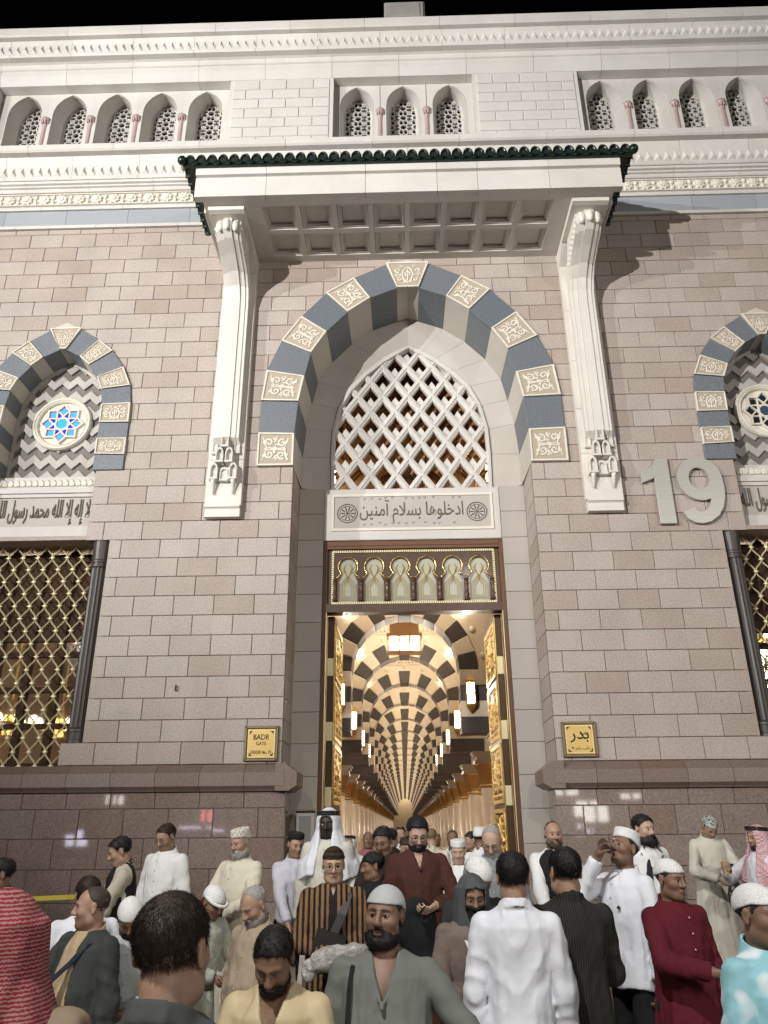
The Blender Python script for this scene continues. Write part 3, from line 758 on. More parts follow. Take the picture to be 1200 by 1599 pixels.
def arched_window(x0, label, colours, fi):
    t = thing('arched_window', label, 'window', (x0, 0, 0), 'arched windows either side of the gate')
    voussoirs(t, WIN_OUT, WIN_IN, 0.0, .42, False, -.045, 'leaf')
    for sgn in (-1, 1):
        for (z0, z1, hw) in ((6.03, 7.2, .86),):
            b = MB(); xa, xb = sorted((sgn*hw, sgn*(hw+.07))); b.box(xa, xb, .01, .6, z0, z1); b.obj('reveal_stone', GRANITE, t)
        b = MB(); xa, xb = sorted((sgn*1.232, sgn*1.3)); b.box(xa, xb, .01, .6, 3.02, 6.03); b.obj('reveal_stone', GRANITE, t)
        b = MB(); xa, xb = sorted((sgn*.932, sgn*1.0)); b.box(xa, xb, .01, .6, 2.72, 3.015); b.obj('reveal_stone', GRANITE, t)
    b = MB(); b.box(-1.3, 1.3, .01, .6, 6.035, 6.10); b.obj('lintel_underside', GRANITE, t)
    # chevron tympanum
    IN2 = [(x*.985, z) for x, z in WIN_IN]
    pit, bh = .262, .152
    for band_i in range(16):
        zb = 7.13 + band_i*bh
        m = MB()
        for k in range(-4, 4):
            for h in (0, 1):
                xa = k*pit + h*pit/2; xb = xa + pit/2
                za, zb2 = (0, .125) if h == 0 else (.125, 0)
                q = clip_arch([(xa, zb+za), (xb, zb+zb2), (xb, zb+zb2+bh), (xa, zb+za+bh)], [(x, z) for x, z in IN2])
                q = clip_half(q, 0, -1, -7.21) if len(q) > 2 else []
                if len(q) > 2: m.prism(q, .44 if band_i % 2 else .40, .5)
        if m.v: m.obj('chevron_strip', CHEV_D if band_i % 2 else CHEV_L, t)
    rimm = MB()
    for sgn in (-1, 1):
        for p, q in zip(IN2, IN2[1:]):
            ip, iq = (max(0, p[0]-.045), p[1] - (.05 if p[0] < .78 else 0)), (max(0, q[0]-.045), q[1] - (.05 if q[0] < .78 else 0))
            rimm.prism([(sgn*p[0], p[1]), (sgn*q[0], q[1]), (sgn*iq[0], iq[1]), (sgn*ip[0], ip[1])], .375, .5, .006)
    rimm.obj('tympanum_rim', CHEV_L, t)
    # medallion
    cz, R = 8.27, .50
    md = MB()
    ang = np.linspace(0, 2*math.pi, 41)[:-1]
    prof = [(.40, .43), (.40, .36), (.42, .335), (.44, .35), (.455, .33), (.48, .33), (.50, .36), (.50, .44)]
    for i in range(40):
        a, c = ang[i], ang[(i+1) % 40]
        for (r0, y0), (r1, y1) in zip(prof, prof[1:]):
            md.add([(r0*math.cos(a), y0, cz+r0*math.sin(a)), (r1*math.cos(a), y1, cz+r1*math.sin(a)), (r1*math.cos(c), y1, cz+r1*math.sin(c)), (r0*math.cos(c), y0, cz+r0*math.sin(c))], [(0,1,2,3)])
    md.add([(.405*math.cos(a), .39, cz+.405*math.sin(a)) for a in ang], [tuple(range(40))])
    mo = md.obj('medallion', CARVED, t)
    st_ = MB()
    def ring_star(Ro, Ri, w, y):
        o_ = star_poly(8, Ro, Ri, math.pi/2); i_ = star_poly(8, Ro-w*1.25, Ri-w, math.pi/2)
        for k in range(16):
            l = (k+1) % 16
            st_.prism([(o_[k][0], cz+o_[k][1]), (o_[l][0], cz+o_[l][1]), (i_[l][0], cz+i_[l][1]), (i_[k][0], cz+i_[k][1])], y, y+.05, .003)
    ring_star(.38, .288, .035, .345); 
    for k in range(8):
        a = math.pi/2 + k*math.pi/4; p = (.27*math.cos(a+math.pi/8), cz+.27*math.sin(a+math.pi/8)); q = (.27*math.cos(a+math.pi/8+3*math.pi/4), cz+.27*math.sin(a+math.pi/8+3*math.pi/4))
        d = Vector((q[0]-p[0], q[1]-p[1])).normalized()*.013
        st_.prism([(p[0]-d.y, p[1]+d.x), (p[0]+d.y, p[1]-d.x), (q[0]+d.y, q[1]-d.x), (q[0]-d.y, q[1]+d.x)], .352 + .0015*k, .385, .003)
    ro_ = [(.118*math.cos(a), .118*math.sin(a)) for a in np.linspace(0, 2*math.pi, 9)[:-1] + math.pi/8]
    st_.obj('star_tracery', CARVED, mo)
    gl = [MB(), MB(), MB()]
    gl[0].prism([(.34*x/.38, cz+.34*z/.38) for x, z in star_poly(8, .36, .265, math.pi/2)], .386, .392)
    gl[0].obj('stained_glass' if colours else 'dark_glass', BLUEG if colours else DARKGLASS, mo)
    b = MB(); b.prism([(x, cz+z) for x, z in ro_], .372, .388); b.obj('centre_pane', CYANG if colours else mat('blue_dark_glass', (.05, .08, .13), .1, coat=.5), mo)
    for k in range(8):
        a = math.pi/2 + k*math.pi/4
        c = (.245*math.cos(a), .245*math.sin(a))
        b = MB(); b.prism([(c[0]+.052*math.cos(f), cz+c[1]+.052*math.sin(f)) for f in np.linspace(0, 2*math.pi, 11)[:-1]], .372, .388); b.obj('round_pane', CYANG if colours else DARKGLASS, mo)
        if colours:
            b = MB(); b.prism([(c[0]*.98+.08*math.cos(f), cz+c[1]*.98+.08*math.sin(f)) for f in (a, a+1.57, a+3.14, a+4.71)], .378, .389); b.obj('violet_pane', PINKG, mo)
    # moulded string course and inscription under the tympanum
    b = MB(); b.box(-.86, .86, .24, .6, 6.99, 7.215); b.box(-.86, .86, .16, .6, 6.90, 6.985); b.box(-.86, .86, .19, .6, 6.84, 6.90); b.obj('string_course', CREAM, t)
    lf = MB(); lf.prism([(-.04, 0), (.04, 0), (.05, .06), (0, .12), (-.05, .06)], -.025, .0, .01); lfm = lf.mesh('leaf_ornament', CARVED)
    for k in range(17): link('leaf_ornament', lfm, t, (-.80 + k*.1, .24, 7.045))
    b = MB(); b.box(-.86, .86, .22, .6, 6.33, 6.84); b.obj('inscription_field', PLAIN, t)
    b = MB(); b.box(-.86, .86, .18, .6, 6.17, 6.33); b.box(-.86, .86, .15, .6, 6.10, 6.168); b.obj('inscription_ledge', CREAM, t)
    tx = fit_text(arabic('لا إله إلا الله محمد رسول الله'), 0, .212, 6.585, 1.52, .44, .006, ENGR, t, 'engraved_lettering', offset=.014)
    # fluted dark columns
    for sgn in (-1, 1):
        cm = MB(); cm.lathe([(.125, 3.24), (.122, 5.60)], sgn*1.08, .16, 28, flute=.09)
        c = cm.obj('dark_column', DARKCOL, t)
        cm = MB(); cm.lathe([(.148, 3.02), (.148, 3.06), (.138, 3.07), (.142, 3.17), (.15, 3.18), (.15, 3.21), (.125, 3.24)], sgn*1.08, .16, 20); cm.obj('column_base', DARKCOL, c)
        cm = MB(); cm.lathe([(.125, 5.60), (.14, 5.61), (.14, 5.64), (.128, 5.65), (.13, 5.67), (.14, 5.68), (.14, 5.71), (.128, 5.73), (.15, 6.0), (.15, 6.03)], sgn*1.08, .16, 20); cm.obj('column_capital', DARKCOL, c)
    # gilded grille: wavy wires tied at star-shaped knots
    gx, hz, zk = .232, .195, 2.74
    for w in range(-8, 8):
        cx_ = (w + .5)*gx/2
        pts = []
        for i in range(103):
            z = 2.74 + .0325*i
            c = math.cos(math.pi*((z - zk)/hz + w)); c = math.copysign(abs(c)**.85, c)
            pts.append((cx_ - gx/4*c*.97, .34, z))
        b = MB(); b.tube(pts, .012, 4); b.obj('grille_wire', PALEGOLD, t)
    for i in range(18):
        for k in range(-8, 9):
            if (k + i) % 2 == 0: link('grille_knot', rosette_me, t, (k*gx/2, .33, zk + i*hz))
    # timber window behind
    b = MB()
    for x in (-.93, -.47, 0, .47, .93): b.box(x-.055, x+.055, .56, .66, 2.72, 6.08)
    b.obj('window_mullion', WINW, t)
    for z in (2.76, 3.32, 3.85, 4.38, 4.62, 5.25, 5.9): 
        b = MB(); b.box(-1.2, 1.2, .565, .65, z-.04, z+.04); b.obj('window_rail', WINW, t)
    for k in range(4):
        b = MB(); b.box(-.875+.47*k, -.52+.47*k, .600, .606, 2.8, 4.58); b.obj('window_pane', PANE, t)
        b = MB(); b.box(-.875+.47*k, -.52+.47*k, .60, .62, 4.66, 6.0); b.obj('upper_panel', WINW, t)
        b = MB()
        for j in range(6):
            a = random.uniform(-.7, .7); cx_, cz_ = -.70+.47*k + random.uniform(-.08, .08), 4.8 + j*.2
            b.tube([(cx_-.12*math.cos(a), .595, cz_-.12*math.sin(a)), (cx_+.12*math.cos(a), .595, cz_+.12*math.sin(a))], .014, 4)
        b.obj('carved_slats', mat('worn_carved_wood', (.13, .075, .04), .7, spec=.2), t, kind='stuff')
    return t
arched_window(-AX, 'arched window with blue stained glass star, chevron tympanum and gold grille', True, 0)
arched_window(AX, 'arched window with dark glass star medallion beside the metal number 19', False, 1)
# ================================================================== canopy
can = thing('entrance_canopy', 'stone canopy with coffered soffit and green glazed tile edge above the gate arch', 'canopy')
CB, CF = 11.27, -1.58
x = -3.42
for w in (1.15, 1.6, 1.15, .65, 1.14, 1.15):
    b = MB(); x1 = min(x + w, 3.42)
    b.extrude_x([(CF, CB), (CF, 11.66), (CF+.03, 11.67), (CF+.03, 11.69), (CF-.03, 11.70), (CF-.045, 11.78), (CF-.045, 11.92), (CF+.3, 11.92), (CF+.12, CB)], x+.003, x1-.003)
    b.obj('fascia_stone', CREAM, can); x = x1
for sgn in (-1, 1):
    b = MB(); pr = [(sgn*3.34, CB), (sgn*3.34, 11.92), (sgn*3.2, 11.92), (sgn*3.31, CB)]
    b.prism(pr, CF + .35, 0, back=True); b.obj('side_fascia', CREAM, can)
# soffit: frame beams and sunk coffers
px_ = [-2.4 + .6*i for i in range(9)]
rows = [(-1.34, -.80), (-.70, -.16)]
sof = MB()
sof.box(-3.3, 3.3, CF+.12, -1.34, CB, 11.6); sof.box(-3.3, 3.3, -.80, -.70, CB+.001, 11.6); sof.box(-3.3, 3.3, -.16, 0, CB, 11.6)
sof.box(-3.3, -2.36, -1.34, -.80, CB, 11.6); sof.box(-3.3, -2.36, -.70, -.16, CB, 11.6); sof.box(2.36, 3.3, -1.34, -.80, CB, 11.6); sof.box(2.36, 3.3, -.70, -.16, CB, 11.6)
for (y0, y1) in rows:
    for i in range(1, 8): sof.box(px_[i]-.045, px_[i]+.045, y0, y1, CB+.001, 11.6)
sof.obj('soffit_frame', CREAM, can)
for (y0, y1) in rows:
    for i in range(8):
        b = MB(); xa, xb = px_[i] + (.05 if i else .04), px_[i+1] - (.05 if i < 7 else .04)
        for k, (e, z) in enumerate(((0, CB+.02), (.03, CB+.045))):
            e2 = e + .04
            for q in ((xa+e, xa+e2, y0+e, y1-e), (xb-e2, xb-e, y0+e, y1-e), (xa+e2, xb-e2, y0+e, y0+e2), (xa+e2, xb-e2, y1-e2, y1-e)): b.box(*q, z, z+.06)
        b.box(xa, xb, y0, y1, CB+.085, CB+.25)
        b.obj('coffer', CREAM, can)
# green glazed barrel tiles
tl = MB()
n = 8
for seg in range(5):
    y0, y1 = seg*.36, seg*.36+.40
    z0, z1 = .0 + seg*.115 + .012, seg*.115 + .115 + .02
    v = []; 
    for (yy, zz, rr) in ((y0, z0, .09), (y1, z1, .078)):
        for k in range(n+1):
            a = math.pi*k/n; v.append((rr*math.cos(a), yy, zz + 1.75*rr*math.sin(a)))
        for k in range(n+1):
            a = math.pi*k/n; v.append(((rr-.018)*math.cos(a), yy, zz + 1.75*(rr-.018)*math.sin(a)))
    m_ = n+1; f = []
    for k in range(n):
        f.append((k, k+1, 2*m_+k+1, 2*m_+k)); f.append((m_+k+1, m_+k, 3*m_+k, 3*m_+k+1)); f.append((k+1, k, m_+k, m_+k+1))
    tl.add(v, f)
tile_me = tl.mesh('roof_tile', GREEN, True)
cap_t = MB(); cap_t.lathe([(.0,0),(.085,0),(.085,.02),(0,.03)], 0, 0, 12)
ntile = 40; tp = 7.2/ntile
te = MB(); te.prism([(.066*math.cos(a), .115*math.sin(a)) for a in np.linspace(0, math.pi, 9)], 0, .05); tend_me = te.mesh('tile_end', mat('dark_tile_hollow', (.006, .009, .008), .6))  # near-black plug paints the shade inside each tile hollow
s_ = MB(); s_.box(-3.6, 3.6, CF-.09, CF-.05, 11.82, 11.88)
for i in range(39): s_.prism([(-3.6 + (i+.5)*tp + tp/2 + .06*math.cos(a), 11.88 + .045*math.sin(a)) for a in np.linspace(math.pi, 2*math.pi, 7)], CF-.135, CF-.10)
s_.obj('eaves_tile', GREEN, can, kind='stuff')
for i in range(ntile):
    link('roof_tile', tile_me, can, (-3.6 + (i+.5)*tp, CF-.12, 11.875))
    link('tile_end', tend_me, can, (-3.6 + (i+.5)*tp, CF-.105, 11.875))
side_tl = MB(); 
v = []
for seg in range(1):
    for (yy, zz, rr) in ((0, .0, .088), (.30, .05, .075)):
        for k in range(n+1):
            a = math.pi*k/n; v.append((rr*math.cos(a), yy, zz + rr*math.sin(a)))
    f = [(k, k+1, n+1+k+1, n+1+k) for k in range(n)]
    side_tl.add(v, f)
stile = side_tl.mesh('roof_tile', GREEN, True)
for sgn in (-1, 1):
    for i in range(10):
        o = link('roof_tile', stile, can, (sgn*3.67, CF - .02 + i*.165, 11.90)); o.rotation_euler = (0, 0, sgn*math.pi/2)
    b = MB(); b.ball((sgn*3.63, CF-.12, 11.92), .08, 10, 7); b.obj('corner_tile', GREEN, can, smooth=True)
b = MB()
b.add([(-3.6, CF-.08, 11.925), (3.6, CF-.08, 11.925), (3.6, 0, 11.925), (-3.6, 0, 11.925), (-2.0, 0, 12.45), (2.0, 0, 12.45)], [(0,3,2,1), (0,1,5,4), (0,4,3), (1,2,5)]); b.obj('roof_bed', mat('dark_roof_bed', (.05, .055, .05), .8), can)
# ================================================================== bracket pilasters
BRACK = mat('bracket_marble', (.67, .64, .575), .5, blotch=.06, bump=(70, .08), wear=(1.4, .25, (.48, .43, .35)))
def bracket(x0, label):
    t = thing('corbel_bracket', label, 'bracket', (x0, 0, 0), 'tall carved brackets holding the canopy')
    b = MB(); b.extrude_x([(-.10, 11.26), (-1.30, 11.26), (-1.40, 11.235), (-1.42, 11.20), (-1.40, 11.165), (-1.32, 11.15), (-.45, 11.15), (-.10, 10.93), (.0, 10.93), (.0, 11.26)], -.29, .29); b.obj('cap_slab', BRACK, t)
    for z0, z1 in ((10.0, 10.928), (9.0, 9.997), (8.1, 8.997), (7.3, 8.097), (6.52, 7.297)):
        b = MB(); b.prism([(-.285, z0), (.285, z0), (.285, z1), (-.285, z1)], -.12, .0, .006); b.obj('pilaster_block', BRACK, t)
    # moulded scroll that swells forward under the slab: three ribs
    def prof(d):
        o = [(-1.22+d, 11.15), (-1.27+d, 11.05), (-1.25+d, 10.93), (-1.12+d, 10.84), (-.86+d, 10.75), (-.58+d, 10.62), (-.40+d*.6, 10.46), (-.315+d*.5, 10.28), (-.29+d*.4, 10.05), (-.285+d*.4, 7.62), (-.12, 7.52)]
        return o + [(-.12, 10.6), (-.45, 11.0), (-.5, 11.15)]
    def rib(xa, xb, d, nm):
        p = prof(d); b = MB(); n = len(p)
        v = [(xa, y, z) for y, z in p] + [(xb, y, z) for y, z in p]; k = 11
        b.add(v, [(i, i+1, n+i+1, n+i) for i in range(n-1)])
        for (o, flip) in ((0, False), (n, True)):
            # fan strips between the front and the back line
            fr = list(range(0, 11)); 
            quads = [(0, 1, 12, 13), (1, 2, 3, 12), (3, 4, 12), (4, 5, 12), (5, 6, 11, 12), (6, 7, 11), (7, 8, 11), (8, 9, 10, 11)]
            for q in quads:
                q = tuple(i + o for i in q); b.add([], []); b.f.append(q if flip else q[::-1]); b.mi.append(0)
        return b.obj(nm, BRACK, t)
    rib(-.07, .07, 0, 'scroll_rib'); rib(-.155, -.073, .05, 'scroll_rib'); rib(.073, .155, .05, 'scroll_rib')
    rib(-.205, -.158, .09, 'scroll_rib'); rib(.158, .205, .09, 'scroll_rib')
    for x in (-.125, 0, .125):                               # buds under the slab
        b = MB(); b.ball((x, -1.26 + abs(x)*.4, 11.0), 1, 10, 8, sc=(.058, .055, .11)); b.obj('scroll_bud', BRACK, t, smooth=True)
    b = MB()
    for sx in (-1, 1):
        for k in range(9): b.ball((sx*.208, -.42 - k*.09, 10.72 + k*.035), .028, 6, 5)
    b.obj('bead_moulding', BRACK, t, kind='stuff')
    # stalactite tail
    def cell(x, z, w, h, d):
        b = MB(); oc = [(w*.5, z), (w*.5, z+h*.62), (w*.36, z+h*.86), (0, z+h)]; ic = [(w*.33, z+.02), (w*.33, z+h*.58), (w*.22, z+h*.74), (0, z+h*.84)]
        for sx in (-1, 1):
            for (p, q, r, s_) in zip(oc, oc[1:], ic, ic[1:]): b.prism([(x+sx*p[0], p[1]), (x+sx*q[0], q[1]), (x+sx*s_[0], s_[1]), (x+sx*r[0], r[1])], -.12-d, -.11, .006)
        b.prism([(x-w*.34, z), (x+w*.34, z), (x+w*.34, z+h*.6), (x, z+h*.85), (x-w*.34, z+h*.6)], -.12-d*.55, -.11)
        b.prism([(x-w*.54, z-.025), (x+w*.54, z-.025), (x+w*.54, z+.01), (x-w*.54, z+.01)], -.13-d, -.11, .006)
        b.obj('stalactite_cell', BRACK, t)
    for x in (-.15, .15): cell(x, 6.93, .125, .27, .13)
    cell(0, 6.92, .14, .22, .08)
    for x in (-.075, .075): cell(x, 7.21, .12, .25, .15)
    cell(0, 7.47, .12, .24, .165)
    for sx in (-1, 1): cell(sx*.175, 7.40, .09, .2, .06)
    for sx in (-.155, .155):
        b = MB(); b.tube([(sx, -.215, 6.93), (sx, -.195, 6.86), (sx, -.165, 6.78), (sx*.98, -.15, 6.69)], [.045, .035, .022, .012], 7); b.obj('pendant', BRACK, t, smooth=True)
    b = MB(); b.extrude_x([(0, 6.33), (-.115, 6.33), (-.115, 6.455), (-.135, 6.475), (-.155, 6.48), (-.155, 6.515), (0, 6.515)], -.27, .27); b.obj('bracket_foot', BRACK, t)
bracket(-2.935, 'tall carved stone bracket between the gate arch and the blue glass window')
bracket(2.935, 'tall carved stone bracket between the gate arch and the number 19')
# ================================================================== number 19
num = thing('number_sign', 'large brushed metal number 19 fixed on the granite wall', 'sign', (0, 0, 0))
def digit(polys, name):
    b = MB()
    for p in polys: b.prism(p, -.075, -.028, .006, back=True)
    return b.obj(name, NICKEL, num)
digit([[(3.735,6.118),(3.985,6.118),(3.985,7.215),(3.80,7.215),(3.745,7.11),(3.745,6.9)], [(3.549,6.80),(3.742,6.872),(3.742,7.108),(3.68,7.04),(3.549,6.985)]], 'digit_one')
def band_poly(path_o, path_i): return [[a, b_, d, c] for a, b_, c, d in zip(path_o, path_o[1:], path_i, path_i[1:])]
ocx, ocz = 4.432, 6.853
oa = np.linspace(0, 2*math.pi, 33)
outer = [(ocx + .345*math.cos(a), ocz + .36*math.sin(a)) for a in oa]; inner = [(ocx - .01 + .155*math.cos(a), ocz + .005 + .185*math.sin(a)) for a in oa]
polys = []
m9 = MB()
def sweep(outs, ins_):
    n = len(outs)
    for y, fl in ((-.075, False), (-.028, True)):
        o = len(m9.v); m9.v += [(p[0], y, p[1]) for p in outs] + [(p[0], y, p[1]) for p in ins_]
        for i in range(n-1):
            q = (o+i, o+i+1, o+n+i+1, o+n+i); m9.f.append(q if fl else q[::-1]); m9.mi.append(0)
    for line, fl in ((outs, True), (ins_, False)):
        o = len(m9.v); m9.v += [(p[0], -.075, p[1]) for p in line] + [(p[0], -.028, p[1]) for p in line]
        for i in range(n-1):
            q = (o+i, o+i+1, o+n+i+1, o+n+i); m9.f.append(q if fl else q[::-1]); m9.mi.append(0)
sweep(outer, inner)
# tail: from the right of the bowl, down and round to the left
to = [(4.777, 6.86), (4.785, 6.72), (4.77, 6.55), (4.72, 6.38), (4.63, 6.24), (4.50, 6.145), (4.38, 6.115), (4.26, 6.13), (4.16, 6.19), (4.10, 6.30)]
ti = [(4.57, 6.80), (4.575, 6.66), (4.565, 6.56), (4.54, 6.46), (4.50, 6.375), (4.44, 6.32), (4.385, 6.30), (4.335, 6.31), (4.30, 6.335), (4.285, 6.38)]
T9 = len(m9.v)
sweep(to, ti)
m9.v = m9.v[:T9] + [(x, y - .0015, z) for x, y, z in m9.v[T9:]]
me9 = m9.mesh('digit_nine', NICKEL)
link('digit_nine', me9, num, (0, -.0005, 0))
b = MB()
for (x, z) in ((3.86, 6.3), (3.86, 7.0), (4.2, 6.9), (4.68, 6.9), (4.62, 6.4)): b.tube([(x, .0, z), (x, -.03, z)], .015, 8)
b.obj('standoff_pin', BLACK, num, kind='stuff')
# ================================================================== brass plaques
def plaque(x0, z0, label, arabic_side):
    t = thing('gate_plaque', label, 'plaque', (x0, 0, z0), 'brass plaques on both sides of the gate')
    PF = mat('bronze_frame', (.23, .17, .10), .45, metal=.6)
    b = MB(); s_ = .233; w = .035
    for q in ([(-s_,-s_),(s_,-s_),(s_-w,-s_+w),(-s_+w,-s_+w)], [(s_,-s_),(s_,s_),(s_-w,s_-w),(s_-w,-s_+w)], [(s_,s_),(-s_,s_),(-s_+w,s_-w),(s_-w,s_-w)], [(-s_,s_),(-s_,-s_),(-s_+w,-s_+w),(-s_+w,s_-w)]): b.prism(q, -.05, 0, .008)
    b.obj('plaque_frame', PF, t)
    b = MB(); b.prism([(-.2,-.2),(.2,-.2),(.2,.2),(-.2,.2)], -.034, -.01, .01); b.obj('brass_sheet', mat('brushed_plaque_brass', (.62, .44, .16), .42, metal=.55, speck=(3, .25, (.48, .32, .10)), stretch=(1, 1, 8)), t)
    b = MB()
    for sx in (-1, 1):
        for sz in (-1, 1): b.prism([(sx*.165, sz*.165), (sx*.165, sz*.12), (sx*.145, sz*.145), (sx*.12, sz*.165)], -.0375, -.03)
    b.obj('corner_mark', INK, t, kind='stuff')
    b = MB(); 
    for q in ((-.185,.185,.176,.182),(-.185,.185,-.182,-.176),(-.185,-.179,-.176,.176),(.179,.185,-.176,.176)): b.box(q[0], q[1], -.0372, -.03, q[2], q[3])
    b.obj('bright_edge', PALEGOLD, t)
    if arabic_side:
        fit_text(arabic('بدر'), 0, -.037, .03, .26, .15, .002, INK, t, offset=.01)
        fit_text(arabic('باب'), .06, -.037, .075, .10, .05, .002, INK, t, offset=.006)
        fit_text('١٩' + ' ' + arabic('باب رقم'), .0, -.037, -.125, .24, .05, .002, INK, t, offset=.006)
    else:
        fit_text('BADR', 0, -.037, .085, .22, .07, .002, INK, t, offset=.004)
        fit_text('GATE', 0, -.037, .0, .14, .045, .002, INK, t, offset=.003)
        fit_text('DOOR No. 19', 0, -.037, -.115, .28, .046, .002, INK, t, offset=.003)
plaque(-2.162, 2.985, 'square brass plaque lettered BADR GATE left of the doorway', False)
plaque(2.20, 2.998, 'square brass plaque with Arabic lettering right of the doorway', True)
# ================================================================== doorway: frame, transom, open leaves
door = thing('door_frame', 'dark walnut door frame with transom of six keyhole panes edged in brass', 'door frame')
for sgn in (-1, 1):
    b = MB(); xa, xb = sorted((sgn*1.40, sgn*1.462)); b.box(xa, xb, .89, 1.12, FLOOR, 6.262); b.obj('jamb_post', WOOD_RED, door)
    b = MB(); b.tube([(sgn*1.40, .905, FLOOR), (sgn*1.40, .905, 5.08)], .012, 6); b.obj('jamb_bead', PALEGOLD, door)
b = MB(); b.box(-1.398, 1.398, .89, 1.12, 6.13, 6.262); b.box(-1.398, 1.398, .875, .89, 6.18, 6.23); b.obj('head_rail', WOOD_RED, door)
b = MB(); b.box(-1.398, 1.398, .89, 1.12, 5.07, 5.20); b.obj('transom_rail', WOOD, door)
ETCH = mat('etched_pale_glass', (.36, .36, .28), .3, speck=(9, .25, (.28, .26, .19)), emit=((1, .9, .6), .05))  # faint glow put into the panes, which are no lamps
KP = .425
circ = [(.135*math.sin(a), 5.845 - .135*math.cos(a)) for a in np.linspace(.75, math.pi, 9)]
key = [(.155, 5.27), (.155, 5.60), (.11, 5.70)] + circ
cell = MB()
for sx in (-1, 1):
    # one n-gon per side would be concave: build it as strips
    xs = [(sx*x, z) for x, z in key]
    for p, q in zip(xs, xs[1:]):
        cell.prism([p, q, (sx*KP/2, q[1]), (sx*KP/2, p[1])], .955, 1.0)
    cell.prism([(0, 5.98), (sx*KP/2, 5.98), (sx*KP/2, 6.085), (0, 6.085)], .955, 1.0)
    cell.prism([(sx*.155, 5.25), (sx*KP/2, 5.25), (sx*KP/2, 5.27), (sx*.155, 5.27)], .955, 1.0)
cell_me = cell.mesh('transom_panel', WOOD)
tr = MB()
tr.tube([(-KP/2, .95, 5.665)] + [(-x, .945, z) for x, z in [(.17, 5.655), (.135, 5.70)]] + [(-.16*math.sin(a), .945, 5.845 - .16*math.cos(a)) for a in np.linspace(.75, math.pi, 9)] + [(.16*math.sin(a), .945, 5.845 - .16*math.cos(a)) for a in np.linspace(math.pi, .75, 9)] + [(.135, .945, 5.70), (.17, .945, 5.655), (KP/2, .95, 5.665)], .010, 6)
tr_me = tr.mesh('brass_trim', GOLD, True)
pn = MB()
pn.prism([(-.157,5.26),(.157,5.26),(.157,6.0),(-.157,6.0)], .985, .995); pn_me = pn.mesh('etched_pane', ETCH)
ln = MB()
for k, s_ in enumerate((.135, .112, .089, .062)):
    ln.tube([(-s_, .981, 5.285+.02*k), (s_, .981, 5.285+.02*k), (s_, .981, 5.54-.012*k), (s_*.25, .981, 5.66-.03*k), (-.06+s_*.0, .981, 5.74+.03*k), (-.09+.02*k, .981, 5.83+.02*k)], .0042, 4)
    ln.tube([(-s_, .9805, 5.285+.02*k), (-s_, .9805, 5.54-.012*k), (-s_*.25, .9805, 5.66-.03*k), (.06, .9805, 5.74+.03*k), (.09-.02*k, .9805, 5.83+.02*k)], .0042, 4)
ln_me = ln.mesh('gilt_line', mat('dull_gilt', (.50, .36, .12), .4, metal=.5))
cl = MB(); cl.lathe([(.045,0),(.045,.03),(.036,.04),(.034,.08),(.046,.10),(.034,.12),(.034,.26),(.046,.28),(.034,.30),(.04,.36)], 0, 0, 12); cl_me = cl.mesh('colonnette', WOOD, True)
for i in range(6):
    x = (i - 2.5)*KP
    c = link('transom_panel', cell_me, door, (x, 0, 0))
    p = link('etched_pane', pn_me, door, (x, 0, 0)); link('gilt_line', ln_me, p, (0, 0, 0)); link('brass_trim', tr_me, p, (0, 0, 0))
for i in range(7): link('colonnette', cl_me, door, ((i-3)*KP, .955, 5.265))
b = MB(); b.box(-1.398, -1.275, .95, 1.0, 5.2, 6.13); b.box(1.275, 1.398, .95, 1.0, 5.2, 6.13); b.box(-1.275, 1.275, .955, 1.0, 6.085, 6.13); b.box(-1.275, 1.275, .955, 1.0, 5.2, 5.25); b.obj('transom_stile', WOOD, door)
b = MB()
for i in range(88):
    x = -1.31 + i*2.62/87
    for z in (5.225, 6.098): b.box(x-.009, x+.009, .93, .956, z-.018, z+.018)
for i in range(28):
    z = 5.24 + i*.84/27
    for x in (-1.31, 1.31): b.box(x-.018, x+.018, .93, .951, z-.009, z+.009)
b.obj('brass_dentil', PALEGOLD, door, kind='stuff')
ORN = mat('gilded_arabesque', (.83, .58, .20), .3, metal=1.0, bump=(38, 1.0, .03))
